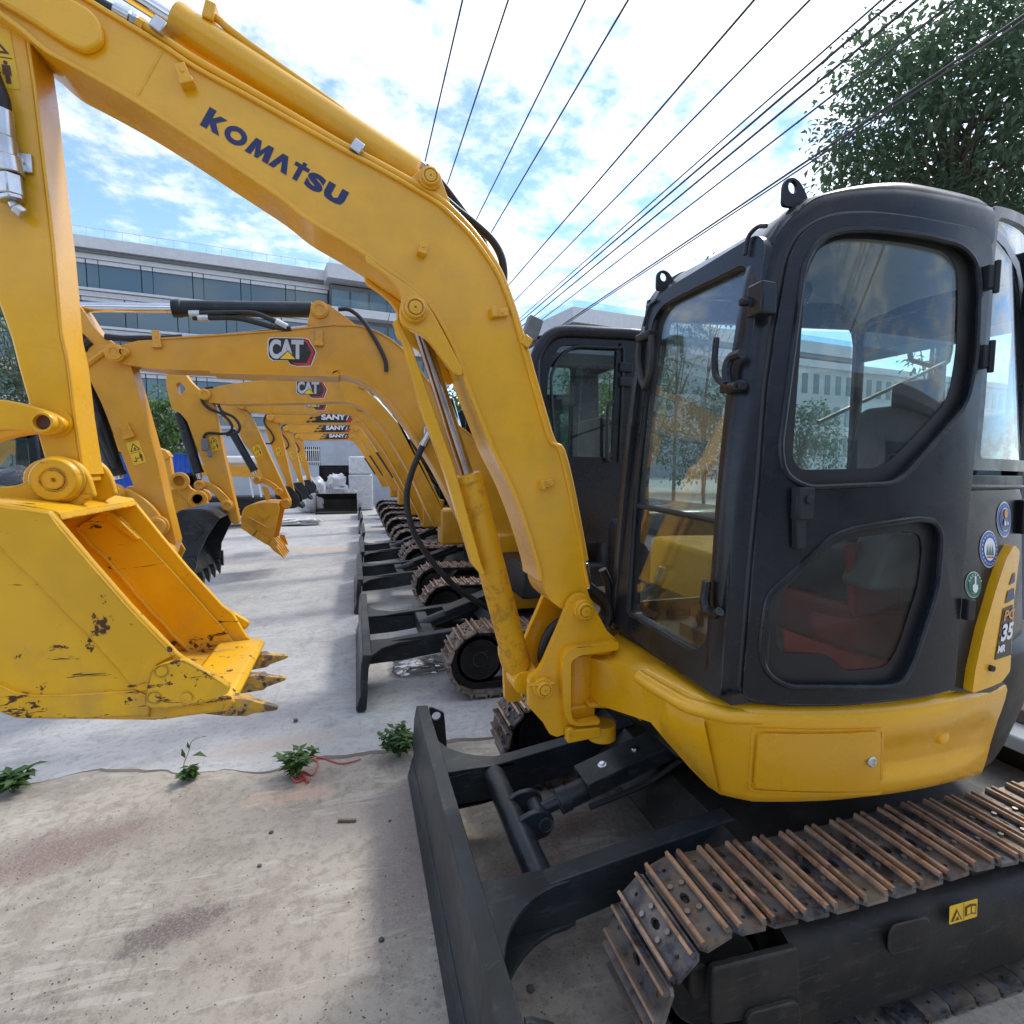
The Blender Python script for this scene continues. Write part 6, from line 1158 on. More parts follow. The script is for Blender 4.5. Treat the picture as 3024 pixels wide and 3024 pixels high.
# --- three more with black logo bands ---------------------------------
armS = kJ([(195, 195), (250, 195), (300, 240), (330, 380), (370, 560), (412, 745), (385, 770), (340, 640), (270, 480), (205, 300), (185, 230)]); tpS = kJ([(205, 200), (232, 172), (300, 165), (500, 160), (700, 158), (830, 160), (890, 185), (960, 265), (1060, 400), (1180, 600), (1260, 760)]); btS = kJ([(225, 222), (280, 232), (400, 240), (600, 240), (800, 240), (860, 250), (920, 310), (1000, 430), (1110, 600), (1200, 770)])
def shift(px, y_from, y_to, dx=0.0, dz=0.0):
    out = []
    for p in px:
        q = onY(*p, y_from); q = Vector((q.x+dx, y_to, q.z+dz)); c = CR.transposed() @ (q-CAM); out.append((CXP+FPX*c.x/-c.z, CYP-FPX*c.y/-c.z))
    return out
for Yc, dx, dz, lab in ((11.5, 0, 0, 'nearest of the three row excavators that carry a black band on the boom'), (14.5, -.06, -.02, 'middle one of the three row excavators that carry a black band on the boom'), (17.9, -.13, -.05, 'farthest excavator of the row, last of three with a black boom band')):
    sh_ = lambda p, o_=.11: shift(p, 11.5-o_, Yc-o_, dx, dz)
    R, AR, BM = cat_small(Yc, lab, sh_(armS, .07), None, (sh_(kJ([(300, 700), (380, 690), (440, 760), (450, 830), (380, 850), (290, 800), (270, 740)]), .3), .3, [3, 4, 5, 6, 0], (4, sh_(kJ([(470, 850)]), .3)[0], sh_(kJ([(440, 820)]), .3)[0])),
        sh_(kJ([(490, 236), (822, 236), (490, 172)])), sh_(kJ([(290, 478), (322, 472), (272, 418)]), .07), [sh_(kJ([(238, 202)]))[0], sh_(kJ([(868, 210)]))[0]], sh_(tpS), sh_(btS), None, sh_(kJ([(890, 255), (1010, 440)]), 0), [sh_(kJ([(250, 160), (205, 185), (195, 240), (240, 300), (262, 350), (240, 385), (200, 385)]), .1)], 'blade_paint', 1.3, .1, mat='sany_yellow', logof=sany_decal)
# ------------------------------------------------------------------ workshop wall, fence and things behind the row
WY = 23.5
WK = thing('workshop', (0, WY, 0), 'low grey rendered workshop wall with barred window behind the row', 'building')
gw = XZ(kJ([(447, 540), (594, 540), (594, 340), (447, 340)]), WY); gz0, gz1 = gw[0][1], 2.35
m = MB(); WX = onY(*kF([(1135, 1100)])[0], WY).x; m.prism([(WX, -.05), (9, -.05), (9, 3.0), (WX, 3.0)], WY, WY+.25, holes=[[(gw[0][0], gz0), (gw[1][0], gz0), (gw[1][0], gz1), (gw[0][0], gz1)]]); m.build('wall', 'wall_grey', WK)
m = MB(); m.box(((9+WX)/2, WY+.1, 3.05), (9-WX+.2, .5, .12)); m.build('coping', 'facade_white', WK)
m = MB(); m.box(((gw[0][0]+gw[1][0])/2, WY+.2, (gz0+gz1)/2), (gw[1][0]-gw[0][0]+.1, .02, gz1-gz0+.1)); WN = m.build('window', 'glass_dark', WK)
for i in range(10): x = gw[0][0]+(gw[1][0]-gw[0][0])*(i+.5)/10; MB().box((x, WY-.02, (gz0+gz1)/2), (.028, .028, gz1-gz0)).build('bar', 'white_paint', WN)
for t in (.18, .82): MB().box(((gw[0][0]+gw[1][0])/2, WY-.02, gz0+(gz1-gz0)*t), (gw[1][0]-gw[0][0], .034, .034)).build('cross_bar', 'white_paint', WN)
# blue sheet fence
fx1 = onY(*kF([(1128, 1100)])[0], WY+.3).x; fx0 = fx1-5.0; rows = [[], []]
for i in range(121):
    x = fx0+(fx1-fx0)*i/120; y = WY+.3+(.035 if (i//2) % 2 else 0); rows[0].append((x, y, 0)); rows[1].append((x, y, 2.02))
m = MB(); m.loft(rows); FN = thing('sheet_fence', ((fx0+fx1)/2, WY+.3, 0), 'bright blue corrugated sheet fence beside the grey workshop wall', 'fence'); m.build('sheet', 'blue_sheet', FN, smooth=0)
m = MB(); m.box(((fx0+fx1)/2, WY+.31, 2.04), (fx1-fx0, .06, .05)); m.build('top_rail', 'blue_sheet', FN)

def lump(c, d, seed, mat, name, label, cat, amp=.25, n=18, group=None, sub=0):
    m = MB(); rows = []
    for i in range(n+1):
        th = math.pi*i/n; r = []
        for j in range(n*2):
            ph = math.pi*j/n; v = Vector((math.sin(th)*math.cos(ph), math.sin(th)*math.sin(ph), math.cos(th)))
            v = Vector((math.copysign(abs(v.x)**.6, v.x), math.copysign(abs(v.y)**.6, v.y), math.copysign(abs(v.z)**.6, v.z)))
            k = 1+amp*noise.noise(v*2.1+Vector((seed, seed*2, 0)))+amp*.6*noise.noise(v*5.3+Vector((0, seed, seed))); p = Vector((v.x*d[0]*k, v.y*d[1]*k, v.z*d[2]*k))+Vector(c); p.z = max(p.z, .004); r.append(p)
        rows.append(r)
    m.loft(rows, closed=True); o = m.build(name, mat, smooth=45); tag(o, label, cat, group); return o
def at(px, y): return onY(*px, y)
q = at(kJ([(535, 730)])[0], 20.3); lump((q.x, 20.3, .58), (.46, .4, .62), 3, 'film', 'wrapped_pallet', 'tall heap draped in crumpled clear film, under the barred window', 'pallet')
q = at(kJ([(705, 690)])[0], 20.6)
for i, (dx, z, s_, lab) in enumerate(((-.28, 1.0, .30, 'small white parcel lying left on the heap of wrapped parts'), (.05, 1.25, .36, 'upper grey parcel on the heap of wrapped parts'), (.1, .8, .42, 'lower white parcel on the heap of wrapped parts'), (.45, .62, .38, 'white parcel at the right foot of the heap of wrapped parts'), (-.35, .5, .45, 'large white parcel at the bottom of the heap of wrapped parts'))): lump((q.x+dx*.8, 20.6, z*.85), (s_*.85, s_*.8, s_*.62), 11+i, 'film', 'wrapped_part', lab, 'parcel', .35, 14, 'film-wrapped machine parts')
q = at(kJ([(880, 580)])[0], 21.0)
WP = thing('wrapped_crate', (q.x, 21.0, 0), 'tall stack of wrapped cartons right of the black bucket, against the wall', 'crate'); m = MB(); m.box((q.x, 21.0, 1.62), (.80, .7, .64)); m.build('upper_carton', 'film', WP, .06, seg=3); m = MB(); m.box((q.x, 21.0, .65), (.84, .74, 1.28)); m.build('lower_carton', 'film', WP, .05, seg=3)
def loader_bucket(c, wd, h, d, label, mat='under_black', open_y=-1):
    R = thing('loader_bucket', (c[0], c[1], 0), label, 'loader bucket', 'black loader buckets')
    pr = [(c[1]-d/2, c[2]+.02), (c[1]-d/2, c[2]+.06), (c[1]+d*.2, c[2]+.08), (c[1]+d*.42, c[2]+h*.3), (c[1]+d*.40, c[2]+h*.7), (c[1]+d*.15, c[2]+h), (c[1]+d*.25, c[2]+h), (c[1]+d*.5, c[2]+h*.7), (c[1]+d*.52, c[2]+h*.25), (c[1]+d*.25, c[2]), (c[1]-d/2, c[2])]
    m = MB(); m.prism(pr, c[0]-wd/2, c[0]+wd/2, mp=lambda a, z, t: (t, a, z)); m.build('shell', mat, R, .008)
    sp = [(c[1]-d/2, c[2]), (c[1]+d*.25, c[2]), (c[1]+d*.5, c[2]+h*.3), (c[1]+d*.5, c[2]+h*.7), (c[1]+d*.2, c[2]+h), (c[1]-d*.1, c[2]+h*.7)]
    for x in (c[0]-wd/2-.02, c[0]+wd/2): m = MB(); m.prism(sp, x, x+.02, mp=lambda a, z, t: (t, a, z)); m.build('side_plate', mat, R, .004)
    return R
q0, q1 = onZ(*kJ([(575, 868)])[0]), onZ(*kJ([(862, 868)])[0]); loader_bucket(((q0.x+q1.x)/2, 19.7, 0), (q1.x-q0.x)*.95, .66, .8, 'wide black loader bucket lying open on the pale concrete')
q = at(kJ([(700, 580)])[0], 21.6); loader_bucket((q.x, 21.6, .0), 1.1, 1.62, .7, 'black loader bucket standing upright behind the wrapped parts')
q = at(kL([(1660, 590)])[0], 17.0); lump((onZ(*kL([(1740, 590)])[0]).x, 16.3, .08), (.8, .4, .10), 31, 'film', 'plastic_sheet', 'flat crumpled plastic sheet on the ground before the wrapped heap', 'plastic sheet', .4)
q = onZ(*kE([(650, 1500)])[0]); lump((q.x, q.y, .03), (.20, .13, .045), 41, 'clear_film', 'plastic_bag', 'crumpled clear plastic bag lying by the second blade', 'plastic bag', .5, 14)
# yellow grab bucket with two pin rings, behind the black bucket
GB = thing('spare_bucket', (-3.3, 10.4, 0), 'spare yellow bucket with two big pin rings, standing behind the black bucket', 'bucket')
sp = XZ(kF([(960, 1520), (950, 1290), (985, 1240), (1050, 1235), (1060, 1290), (1150, 1330), (1180, 1400), (1180, 1520)]), 10.2); sp = [(x, max(.0, z)) for x, z in sp]; m = MB(); m.prism([(sp[0][0], .0)]+sp[1:-1]+[(sp[-1][0], .0)], 10.1, 10.75); m.build('shell', 'cat_yellow', GB, .03)
er2 = XZ(kF([(1000, 1230), (1000, 1180), (1030, 1165), (1060, 1190), (1090, 1240), (1150, 1270), (1165, 1300), (1140, 1330), (1080, 1330)]), 10.1)
for y_ in (10.08, 10.6): m = MB(); m.prism(rnd(er2, .04), y_, y_+.06); m.build('ear', 'cat_yellow', GB, .01)
for p in ((1028, 1198), (1133, 1302)): 
    q = at(kF([p])[0], 10.08); m = MB(); m.lathe(q, (0, -1, 0), [(0, .14), (.06, .14), (.07, .12), (.07, .085), (-.1, .08), (-.1, .01)], 24); m.build('pin_ring', 'cat_yellow', GB)
q = at(kF([(1100, 1195)])[0], 10.6); m = MB(); m.lathe(q, (0, -1, 0), [(0, .14), (.06, .14), (.07, .12), (.07, .085), (-.05, .08), (-.05, .01)], 24); m.build('pin_ring', 'under_black', GB)
# small machine with a canopy, far
CM = thing('canopy_machine', (-3.1, 16.5, 0), 'small far machine with a yellow canopy on thin posts, left of the wall window', 'machine')
q = at(kJ([(40, 600)])[0], 16.5); m = MB(); m.prism(rnd([(q.x-1.1, q.z-.04), (q.x+.85, q.z-.1), (q.x+.6, q.z+.22), (q.x-1.0, q.z+.24)], .08), 16.0, 17.1); m.build('canopy', 'sany_yellow', CM, .03)
m = MB(); m.box((q.x-.1, 16.5, q.z+.36), (1.2, .9, .22)); m.build('roof_box', 'white_paint', CM, .06)
for dx in (-.8, .35, .55): MB().cyl((q.x+dx, 16.05, .5), (q.x+dx-.12, 16.05, q.z), .025, n=8).build('post', 'white_paint', CM)
m = MB(); m.box((q.x-.2, 16.5, .55), (1.9, 1.0, .5)); m.build('body', 'under_black', CM, .06); 
for dx in (-.7, .6):
    m = MB(); m.cyl((q.x+dx, 15.9, .3), (q.x+dx, 16.15, .3), .3, n=20); m.build('wheel', 'rubber', CM, .03)
# far excavators of the opposite row (only booms show between the arms)
for i, (yy, x0, lab) in enumerate(((13.5, -4.6, 'far excavator in the opposite row with its boom showing above the blue fence'), (15.5, -7.6, 'far excavator in the opposite row, seen behind the second arm'))):
    R = thing('far_excavator', (x0-2.5, yy, 0), lab, 'excavator', 'excavators of the opposite row')
    m = MB(); m.prism(smooth2([(x0-3.0, 1.0), (x0-2.2, 2.3), (x0-1.4, 2.5), (x0, 2.2), (x0+.75, 1.95), (x0+.72, 1.75), (x0, 1.9), (x0-1.3, 2.15), (x0-2.0, 2.0), (x0-2.7, .95)], 2), yy-.12, yy+.12); BMf = m.build('boom', 'sany_yellow', R, .01)
    m = MB(); m.prism([(x0+.55, 2.0), (x0+.8, 1.9), (x0+.9, .6), (x0+.7, .55)], yy-.08, yy+.08); m.build('arm', 'sany_yellow', R, .01); m = MB(); m.prism([(x0+.72, .62), (x0+.95, .6), (x0+.9, .12), (x0+.5, .02), (x0+.3, .3)], yy-.3, yy+.3); m.build('bucket', 'under_black', R, .02)
    m = MB(); m.cyl((x0-1.3, yy, 2.62), (x0+.2, yy, 2.42), .06, n=14); m.build('arm_cylinder', 'blade_paint', R); m = MB(); m.box((x0-3.4, yy, 1.0), (1.6, 1.6, .7)); m.build('body', 'sany_yellow', R, .1, seg=3)
    m = MB(); m.box((x0-3.2, yy-.3, 1.9), (1.1, .9, 1.2)); m.build('cab', 'charcoal', R, .08)
    for dy in (-.65, .65): m = MB(); m.prism(rnd([(x0-4.5, .02), (x0-2.3, .02), (x0-2.1, .25), (x0-2.3, .5), (x0-4.5, .5), (x0-4.7, .25)], .1), yy+dy-.2, yy+dy+.2); m.build('track', 'under_black', R)
# dark glazed cab and tarpaulin heap at the left edge
LC = thing('loader', (-5.6, 7.6, 0), 'dark glazed cab of a machine at the left edge, under the curved yellow link', 'loader')
pl0 = XZ(kF([(-260, 930), (205, 930), (250, 1250), (250, 1700), (-260, 1700)]), 7.4); m = MB(); m.prism(pl0, 7.4, 7.46, holes=[rnd(XZ(kF([(-240, 960), (150, 955), (165, 1130), (-240, 1110)]), 7.4), .04)]); LCF = m.build('cab', 'charcoal', LC, .02); m = MB(); m.prism(XZ(kF([(-245, 955), (155, 950), (170, 1135), (-245, 1115)]), 7.43), 7.425, 7.435); m.build('window', 'tinted_glass', LCF)
m = MB(); m.prism(pl0, 8.5, 8.56); m.build('far_wall', 'charcoal', LCF, .02); zt = max(p[1] for p in pl0); m = MB(); m.box(((pl0[0][0]+pl0[1][0])/2, 8.0, zt), (pl0[1][0]-pl0[0][0], 1.2, .08)); m.build('roof', 'charcoal', LCF, .02)
q = at(kF([(60, 1180)])[0], 6.6); o = lump((q.x-.1, 6.6, .75), (.95, .5, .80), 51, 'film_black', 'tarpaulin_heap', 'heap under a glossy black and silver tarpaulin at the left edge', 'tarpaulin', .3)

# ------------------------------------------------------------------ office building
DV = ray(4890, 1370); DV.z = 0; DV.normalize(); NV = Vector((DV.y, -DV.x, 0))          # NV faces the camera
if NV.dot(Vector((0, -1, 0))) < 0: NV = -NV
q = ray(200, 690); ZT = 26.0; P0 = CAM+q*((ZT-HCAM)/q.z); P0.z = 0
ROT = Matrix((DV, -NV, Vector((0, 0, 1)))).transposed()            # local x along facade, local y into the building
def L2W(s, n, z): return P0+DV*s-NV*n+Vector((0, 0, z))
def s_of(u):                                                          # facade coordinate under a photo column
    d = ray(u, 1370); a = Vector((d.x, d.y)); A_ = Matrix(((a.x, -DV.x), (a.y, -DV.y))); r = A_.inverted() @ Vector((P0.x, P0.y)); return r[1]
def lbox(m, s0, s1, n0, n1, z0, z1, mi=None): return m.add([L2W(s, n, z) for s in (s0, s1) for n in (n0, n1) for z in (z0, z1)], [(0, 1, 3, 2), (4, 6, 7, 5), (0, 4, 5, 1), (2, 3, 7, 6), (0, 2, 6, 4), (1, 5, 7, 3)], mi)
def unit_mesh(w_, h_, name):
    m = MB(); m.box((w_/2, 0, h_/2), (w_, .04, h_)); return m.mesh(name, ['office_glass'], smooth=0)
OB = thing('office_building', L2W(10, 5, 0), 'long office building with dark window bands, behind the row on the left', 'building')
sA, sB = s_of(-420), s_of(985); PF = 3.95; nf = 6; UW = 5.0
m = MB(); lbox(m, sA, sB, .6, 14, 0, ZT-.6); m.build('core', 'facade_dark', OB, smooth=0)
m = MB(); lbox(m, sA-.2, sB, -.7, 14, ZT-1.35, ZT-.15); m.build('parapet', 'facade_white', OB, smooth=0); m = MB(); lbox(m, sA-.2, sB, -.35, 13, ZT-1.75, ZT-1.35); m.build('eaves', 'facade_dark', OB, smooth=0)
m = MB(); lbox(m, sA, sB, -.55, -.50, ZT+.75, ZT+.80)
for i in range(int((sB-sA)/1.6)): lbox(m, sA+i*1.6, sA+i*1.6+.05, -.55, -.50, ZT-.15, ZT+.78)
m.build('roof_rail', 'steel_galv', OB, smooth=0)
PW, PN = unit_mesh(3.82, 2.70, 'pane'), unit_mesh(1.02, 2.70, 'pane'); nu = int((sB-sA)/UW)
for f in range(nf):
    zt = ZT-1.75-f*PF
    m = MB(); lbox(m, sA, sB, -.22, .6, zt-.56, zt-.44); m.build('ledge', 'facade_white', OB, smooth=0); m = MB(); lbox(m, sA, sB, -.05, .6, zt-.42, zt-.0); m.build('upper_band', 'facade_white', OB, smooth=0)
    if f:
        m = MB(); lbox(m, sA, sB, -.34, .6, zt+.06, zt+.32); m.build('band', 'facade_white', OB, smooth=0)
    for u in range(nu+1):
        off = (f*1.7) % UW
        s0 = sA+u*UW-off
        for ds, w_, me in ((0, 3.82, PW), (3.92, 1.02, PN)):
            if s0+ds < sA or s0+ds+w_ > sB: continue
            o = put('pane', me, OB, M=Matrix.Translation(L2W(s0+ds, .22, zt-.56-.50-2.70)) @ ROT.to_4x4())
            m_ = None
    m = MB()
    for u in range(nu+1):
        s0 = sA+u*UW-(f*1.7) % UW
        for ds, w_ in ((.02, 3.80), (3.93, 1.0)):
            if s0+ds > sA and s0+ds+w_ < sB: lbox(m, s0+ds, s0+ds+w_, -.02, .5, zt-.56-.46, zt-.60)
    o = m.build('spandrel_panels', 'facade_white', OB, smooth=0); o['kind'] = 'stuff'
# projecting block with balconies at its right end
OB2 = thing('office_block', L2W(sB+6, 2, 0), 'projecting end block of the offices with glass balcony, above the boom bend', 'building'); s0, s1 = sB+.0, s_of(1290)
m = MB(); lbox(m, s0, s1, -1.5, 12, 0, ZT-2.0); m.build('core', 'facade_dark', OB2, smooth=0)
m = MB(); lbox(m, s0-.6, s1+2.2, -3.6, 12, ZT-1.8, ZT-.1); m.build('roof_slab', 'facade_white', OB2, smooth=0); m = MB(); lbox(m, s0-.4, s1+2, -3.4, -3.36, ZT-.1, ZT+1.0); m.build('roof_rail', 'rail_glass', OB2, smooth=0)
for f in range(5):
    zt = ZT-2.0-f*PF
    if f: m = MB(); lbox(m, s0-.2, s1+1.2, -3.2 if f == 1 else -2.2, 2, zt-.1, zt+.9); m.build('balcony_slab', 'facade_white', OB2, smooth=0); m = MB(); lbox(m, s0-.1, s1+1.0, -3.1 if f == 1 else -2.1, -3.06 if f == 1 else -2.06, zt+.9, zt+1.9); m.build('balcony_glass', 'rail_glass', OB2, smooth=0)
    for k in range(6):
        w_ = (s1-s0)/6; me = unit_mesh(w_-.25, 2.4, 'pane'); put('pane', me, OB2, M=Matrix.Translation(L2W(s0+k*w_+.12, -1.6, zt-3.0)) @ ROT.to_4x4())
# far wing with an overhanging roof and glass rail
q = ray(1692, 905); ZW = 25.0; C0_ = CAM+q*((ZW-HCAM)/q.z); C0_.z = 0
OW = thing('office_wing', C0_, 'far office wing with overhanging flat roof, between the boom and the cab', 'building')
def w2(s, n, z): return C0_+DV*s-NV*n+Vector((0, 0, z))
def wbox(m, s0, s1, n0, n1, z0, z1): return m.add([w2(s, n, z) for s in (s0, s1) for n in (n0, n1) for z in (z0, z1)], [(0, 1, 3, 2), (4, 6, 7, 5), (0, 4, 5, 1), (2, 3, 7, 6), (0, 2, 6, 4), (1, 5, 7, 3)])
m = MB(); wbox(m, 0, 70, 0, 30, ZW-2.2, ZW); m.build('roof_slab', 'facade_white', OW, smooth=0); m = MB(); wbox(m, .4, 70, .4, 30, ZW-2.9, ZW-2.2); m.build('soffit', 'facade_dark', OW, smooth=0); m = MB(); wbox(m, 3, 70, 3, 30, 0, ZW-2.9); m.build('core', 'facade_white', OW, smooth=0)
m = MB(); wbox(m, .2, 70, .2, .25, ZW, ZW+1.1); m.build('roof_rail', 'rail_glass', OW, smooth=0); m = MB(); wbox(m, .2, .25, .25, 30, ZW, ZW+1.1); m.build('side_rail', 'rail_glass', OW, smooth=0)
pm = unit_mesh(1.7, 2.3, 'pane'); pm2 = unit_mesh(.7, 2.3, 'pane')
for f in range(4):
    zt = ZW-3.9-f*4.0
    if f: m = MB(); wbox(m, 1.5, 70, 1.4, 3, zt+1.2, zt+1.9); m.build('balcony_slab', 'facade_white', OW, smooth=0)
    for k in range(18):
        s_ = 3.4+k*3.6; put('pane', pm, OW, M=Matrix.Translation(w2(s_, 2.95, zt-2.1)) @ ROT.to_4x4())
        put('pane', pm2, OW, M=Matrix.Translation(w2(s_+2.2, 2.95, zt-2.1)) @ ROT.to_4x4())
# white building seen through the cab
q = ray(2420, 1075); ZB = 15.0; C1_ = CAM+q*((ZB-HCAM)/q.z); C1_.z = 0
WB = thing('white_building', C1_, 'white building with vertical windows, seen through the near cab', 'building')
def w3(s, n, z): return C1_+DV*s-NV*n+Vector((0, 0, z))
m = MB(); vs = [w3(s, n, z) for s in (-20, 60) for n in (.3, 20) for z in (0, ZB)]; m.add(vs, [(0, 1, 3, 2), (4, 6, 7, 5), (0, 4, 5, 1), (2, 3, 7, 6), (0, 2, 6, 4), (1, 5, 7, 3)]); m.build('wall', 'facade_white', WB, smooth=0)
m = MB(); vs = [w3(s, n, z) for s in (-20.3, 60.3) for n in (-.2, 20) for z in (ZB-.5, ZB+.4)]; m.add(vs, [(0, 1, 3, 2), (4, 6, 7, 5), (0, 4, 5, 1), (2, 3, 7, 6), (0, 2, 6, 4), (1, 5, 7, 3)]); m.build('parapet', 'facade_white', WB, smooth=0)
pm3 = unit_mesh(1.1, 2.6, 'pane')
for f in range(3):
    for k in range(34): put('pane', pm3, WB, M=Matrix.Translation(w3(-19+k*2.3, .28, ZB-3.9-f*4.2)) @ ROT.to_4x4())

# ------------------------------------------------------------------ overhead cables (all run along the row) and poles
PYF = 46.0
cab_l = [((1366, 0), 9.0), ((1501, 0), 9.0), ((1729, 0), 9.0), ((1855, 0), 9.0), ((2227, 0), 8.2), ((2300, 93), 7.9), ((2300, 267), 7.1), ((2300, 295), 6.9), ((2300, 338), 6.7), ((2300, 404), 6.5), ((2300, 531), 5.9), ((2300, 541), 5.85)]
ordn = ['first', 'second', 'third', 'fourth', 'fifth', 'sixth', 'seventh', 'eighth', 'ninth', 'tenth', 'eleventh', 'last']
for i, ((u, v), z) in enumerate(cab_l):
    p = onZ(u, v, z); pts = [(p.x, y, z+.00022*(y-p.y)**2*(1 if y < p.y else .12)) for y in (-12, -6, 0, 3, 6, 10, 15, 22, 30, 38, PYF)]
    r = (.015, .015, .015, .017, .019, .017, .014, .019, .018, .014, .016, .012)[i]
    o = MB().tube(smooth_path(pts, 3), r, 6).build('cable', 'cable'); tag(o, 'black overhead cable, %s from the left where they cross the top sky' % ordn[i], 'cable', 'overhead cables')
PO = thing('utility_pole', (5.0, PYF, 0), 'concrete utility pole with crossarms, far behind the bent boom', 'utility pole'); MB().cyl((5.0, PYF+.25, 0), (5.0, PYF+.25, 9.6), .18, .12, n=16).build('pole', 'concrete_pole', PO)
for z, x0, x1 in ((8.95, 1.2, 5.4), (8.1, 4.4, 7.2), (7.0, 4.6, 7.4), (5.85, 4.8, 7.2)): MB().box(((x0+x1)/2, PYF, z), (x1-x0, .1, .1)).build('crossarm', 'steel_galv', PO)

# ------------------------------------------------------------------ vegetation
def leaf_into(m, p, d, up, L, W_, fold=.25):
    d = d.normalized(); s = d.cross(up)
    if s.length < 1e-3: s = d.orthogonal()
    s.normalize(); n = s.cross(d); a = p; t = p+d*L-n*L*.12; c = p+d*L*.45
    m.add([a, c+s*W_*.5+n*W_*fold, t, c-s*W_*.5+n*W_*fold, c-n*.0], [(0, 1, 4), (1, 2, 4), (2, 3, 4), (3, 0, 4)])
def tree(base, h, cr, cz, n_leaf, L, label, mat='leaf_dark', seed=1, group=None, lean=(0, 0), sq=.8, name='tree', nclump=60, trunk=.12, avoid=None):
    rg = random.Random(seed); T = thing(name, base, label, 'tree', group); B = Vector(base); C = B+Vector((lean[0], lean[1], cz)); m = MB()
    m.tube(smooth_path([B, B.lerp(C, .4)+Vector((rg.uniform(-.1, .1), rg.uniform(-.1, .1), 0)), B.lerp(C, .75), C+Vector((0, 0, cr*.4))], 5), trunk, 9, taper=.3); m.build('trunk', 'bark', T)
    m = MB(); cl = []
    for i in range(nclump):
        while True:
            v = Vector((rg.uniform(-1, 1), rg.uniform(-1, 1), rg.uniform(-1, 1)))
            if .25 < v.length < 1: break
        v *= 1+.25*noise.noise(v*2+Vector((seed, 0, 0))); p = C+Vector((v.x*cr, v.y*cr, v.z*cr*sq)); cl.append((p, rg.uniform(.18, .36)*cr))
        if i % 3 == 0:
            s_ = B.lerp(C, rg.uniform(.55, 1.05)); m.tube(smooth_path([s_, s_.lerp(p, .5)+Vector((0, 0, .12*cr)), p], 4), trunk*.28, 5, taper=.25)
    m.build('branches', 'bark', T)
    m = MB()
    for k in range(n_leaf):
        p, r = cl[rg.randrange(len(cl))]
        v = Vector((rg.gauss(0, 1), rg.gauss(0, 1), rg.gauss(0, 1))).normalized()*r*rg.random()**.45; q_ = p+v
        d = (v.normalized()*.6+Vector((rg.uniform(-1, 1), rg.uniform(-1, 1), rg.uniform(-1.0, .35)))); s_ = rg.uniform(.7, 1.25); leaf_into(m, q_, d, Vector((rg.uniform(-.4, .4), rg.uniform(-.4, .4), 1)), L*s_, L*s_*.48)
    m.build('crown', mat, T, smooth=0, fix=False); return T
q = ray(2830, 380); tb = CAM+q*(9.4/q.y); tree((tb.x+.5, tb.y+.4, 0), 9, 2.75, tb.z-.15, 17000, .18, 'big dark leafy tree rising behind the near cab', 'leaf_dark', 5, lean=(-.4, -.3), sq=.95, nclump=210, trunk=.16)
q = ray(3250, 520); tb = CAM+q*(9.0/q.y); tree((tb.x+.5, tb.y+.4, 0), 9, 2.2, tb.z-.3, 14000, .18, 'lighter green leafy tree at the right edge, behind the cab', 'leaf_light', 15, sq=1.1, nclump=90, trunk=.12)
q = ray(2080, 860); tb = CAM+q*(13.0/q.y); tree((tb.x+.2, tb.y, 0), 6, .95, tb.z-.1, 1500, .14, 'slim young tree whose top shows over the cab windscreen', 'leaf_dark', 8, sq=1.0, nclump=40, trunk=.05)
q = ray(2760, 930); tb = CAM+q*(7.5/q.y); tree((tb.x, tb.y, 0), 5, .9, tb.z+.3, 350, .16, 'sparse young tree standing outside the far cab window', 'leaf_dark', 21, sq=1.2, nclump=26, trunk=.07)
q = ray(2000, 1010); tb = CAM+q*(15.0/q.y); tree((tb.x, tb.y, 0), 5, 1.1, tb.z+.1, 500, .16, 'thin sparse tree seen through the cab windscreen', 'leaf_dark', 27, sq=1.1, nclump=28, trunk=.06)
for i, (u, v, Y, r, n_, lab, mt_) in enumerate(((60, 1110, 27, 3.4, 5200, 'bushy green tree at the left edge behind the arm', 'leaf_dark'), (460, 1270, 25, 1.5, 2200, 'small light green tree between the second and third arms', 'leaf_light'), (360, 1290, 26, 2.0, 2600, 'green tree showing behind the second arm', 'leaf_dark'), (1800, 1180, 26, 3.0, 4500, 'green tree seen through the second cab window', 'leaf_light'), (1730, 1290, 22, 1.8, 2500, 'low bush seen through the second cab window', 'leaf_light'), (1330, 1250, 30, 1.8, 2000, 'small tree showing in the gap beside the boom cylinder', 'leaf_light'), (2080, 1300, 27, 3.2, 4500, 'broad green tree seen low through the windscreen', 'leaf_dark'), (2360, 1330, 26, 2.6, 3200, 'green hedge tree seen through the door window', 'leaf_dark'))):
    q = ray(u, v); p = CAM+q*(Y/q.y); tree((p.x, p.y, 0), 6, r, p.z, n_, .26, lab, mt_, 40+i, 'trees beyond the wall', nclump=60, sq=.95)
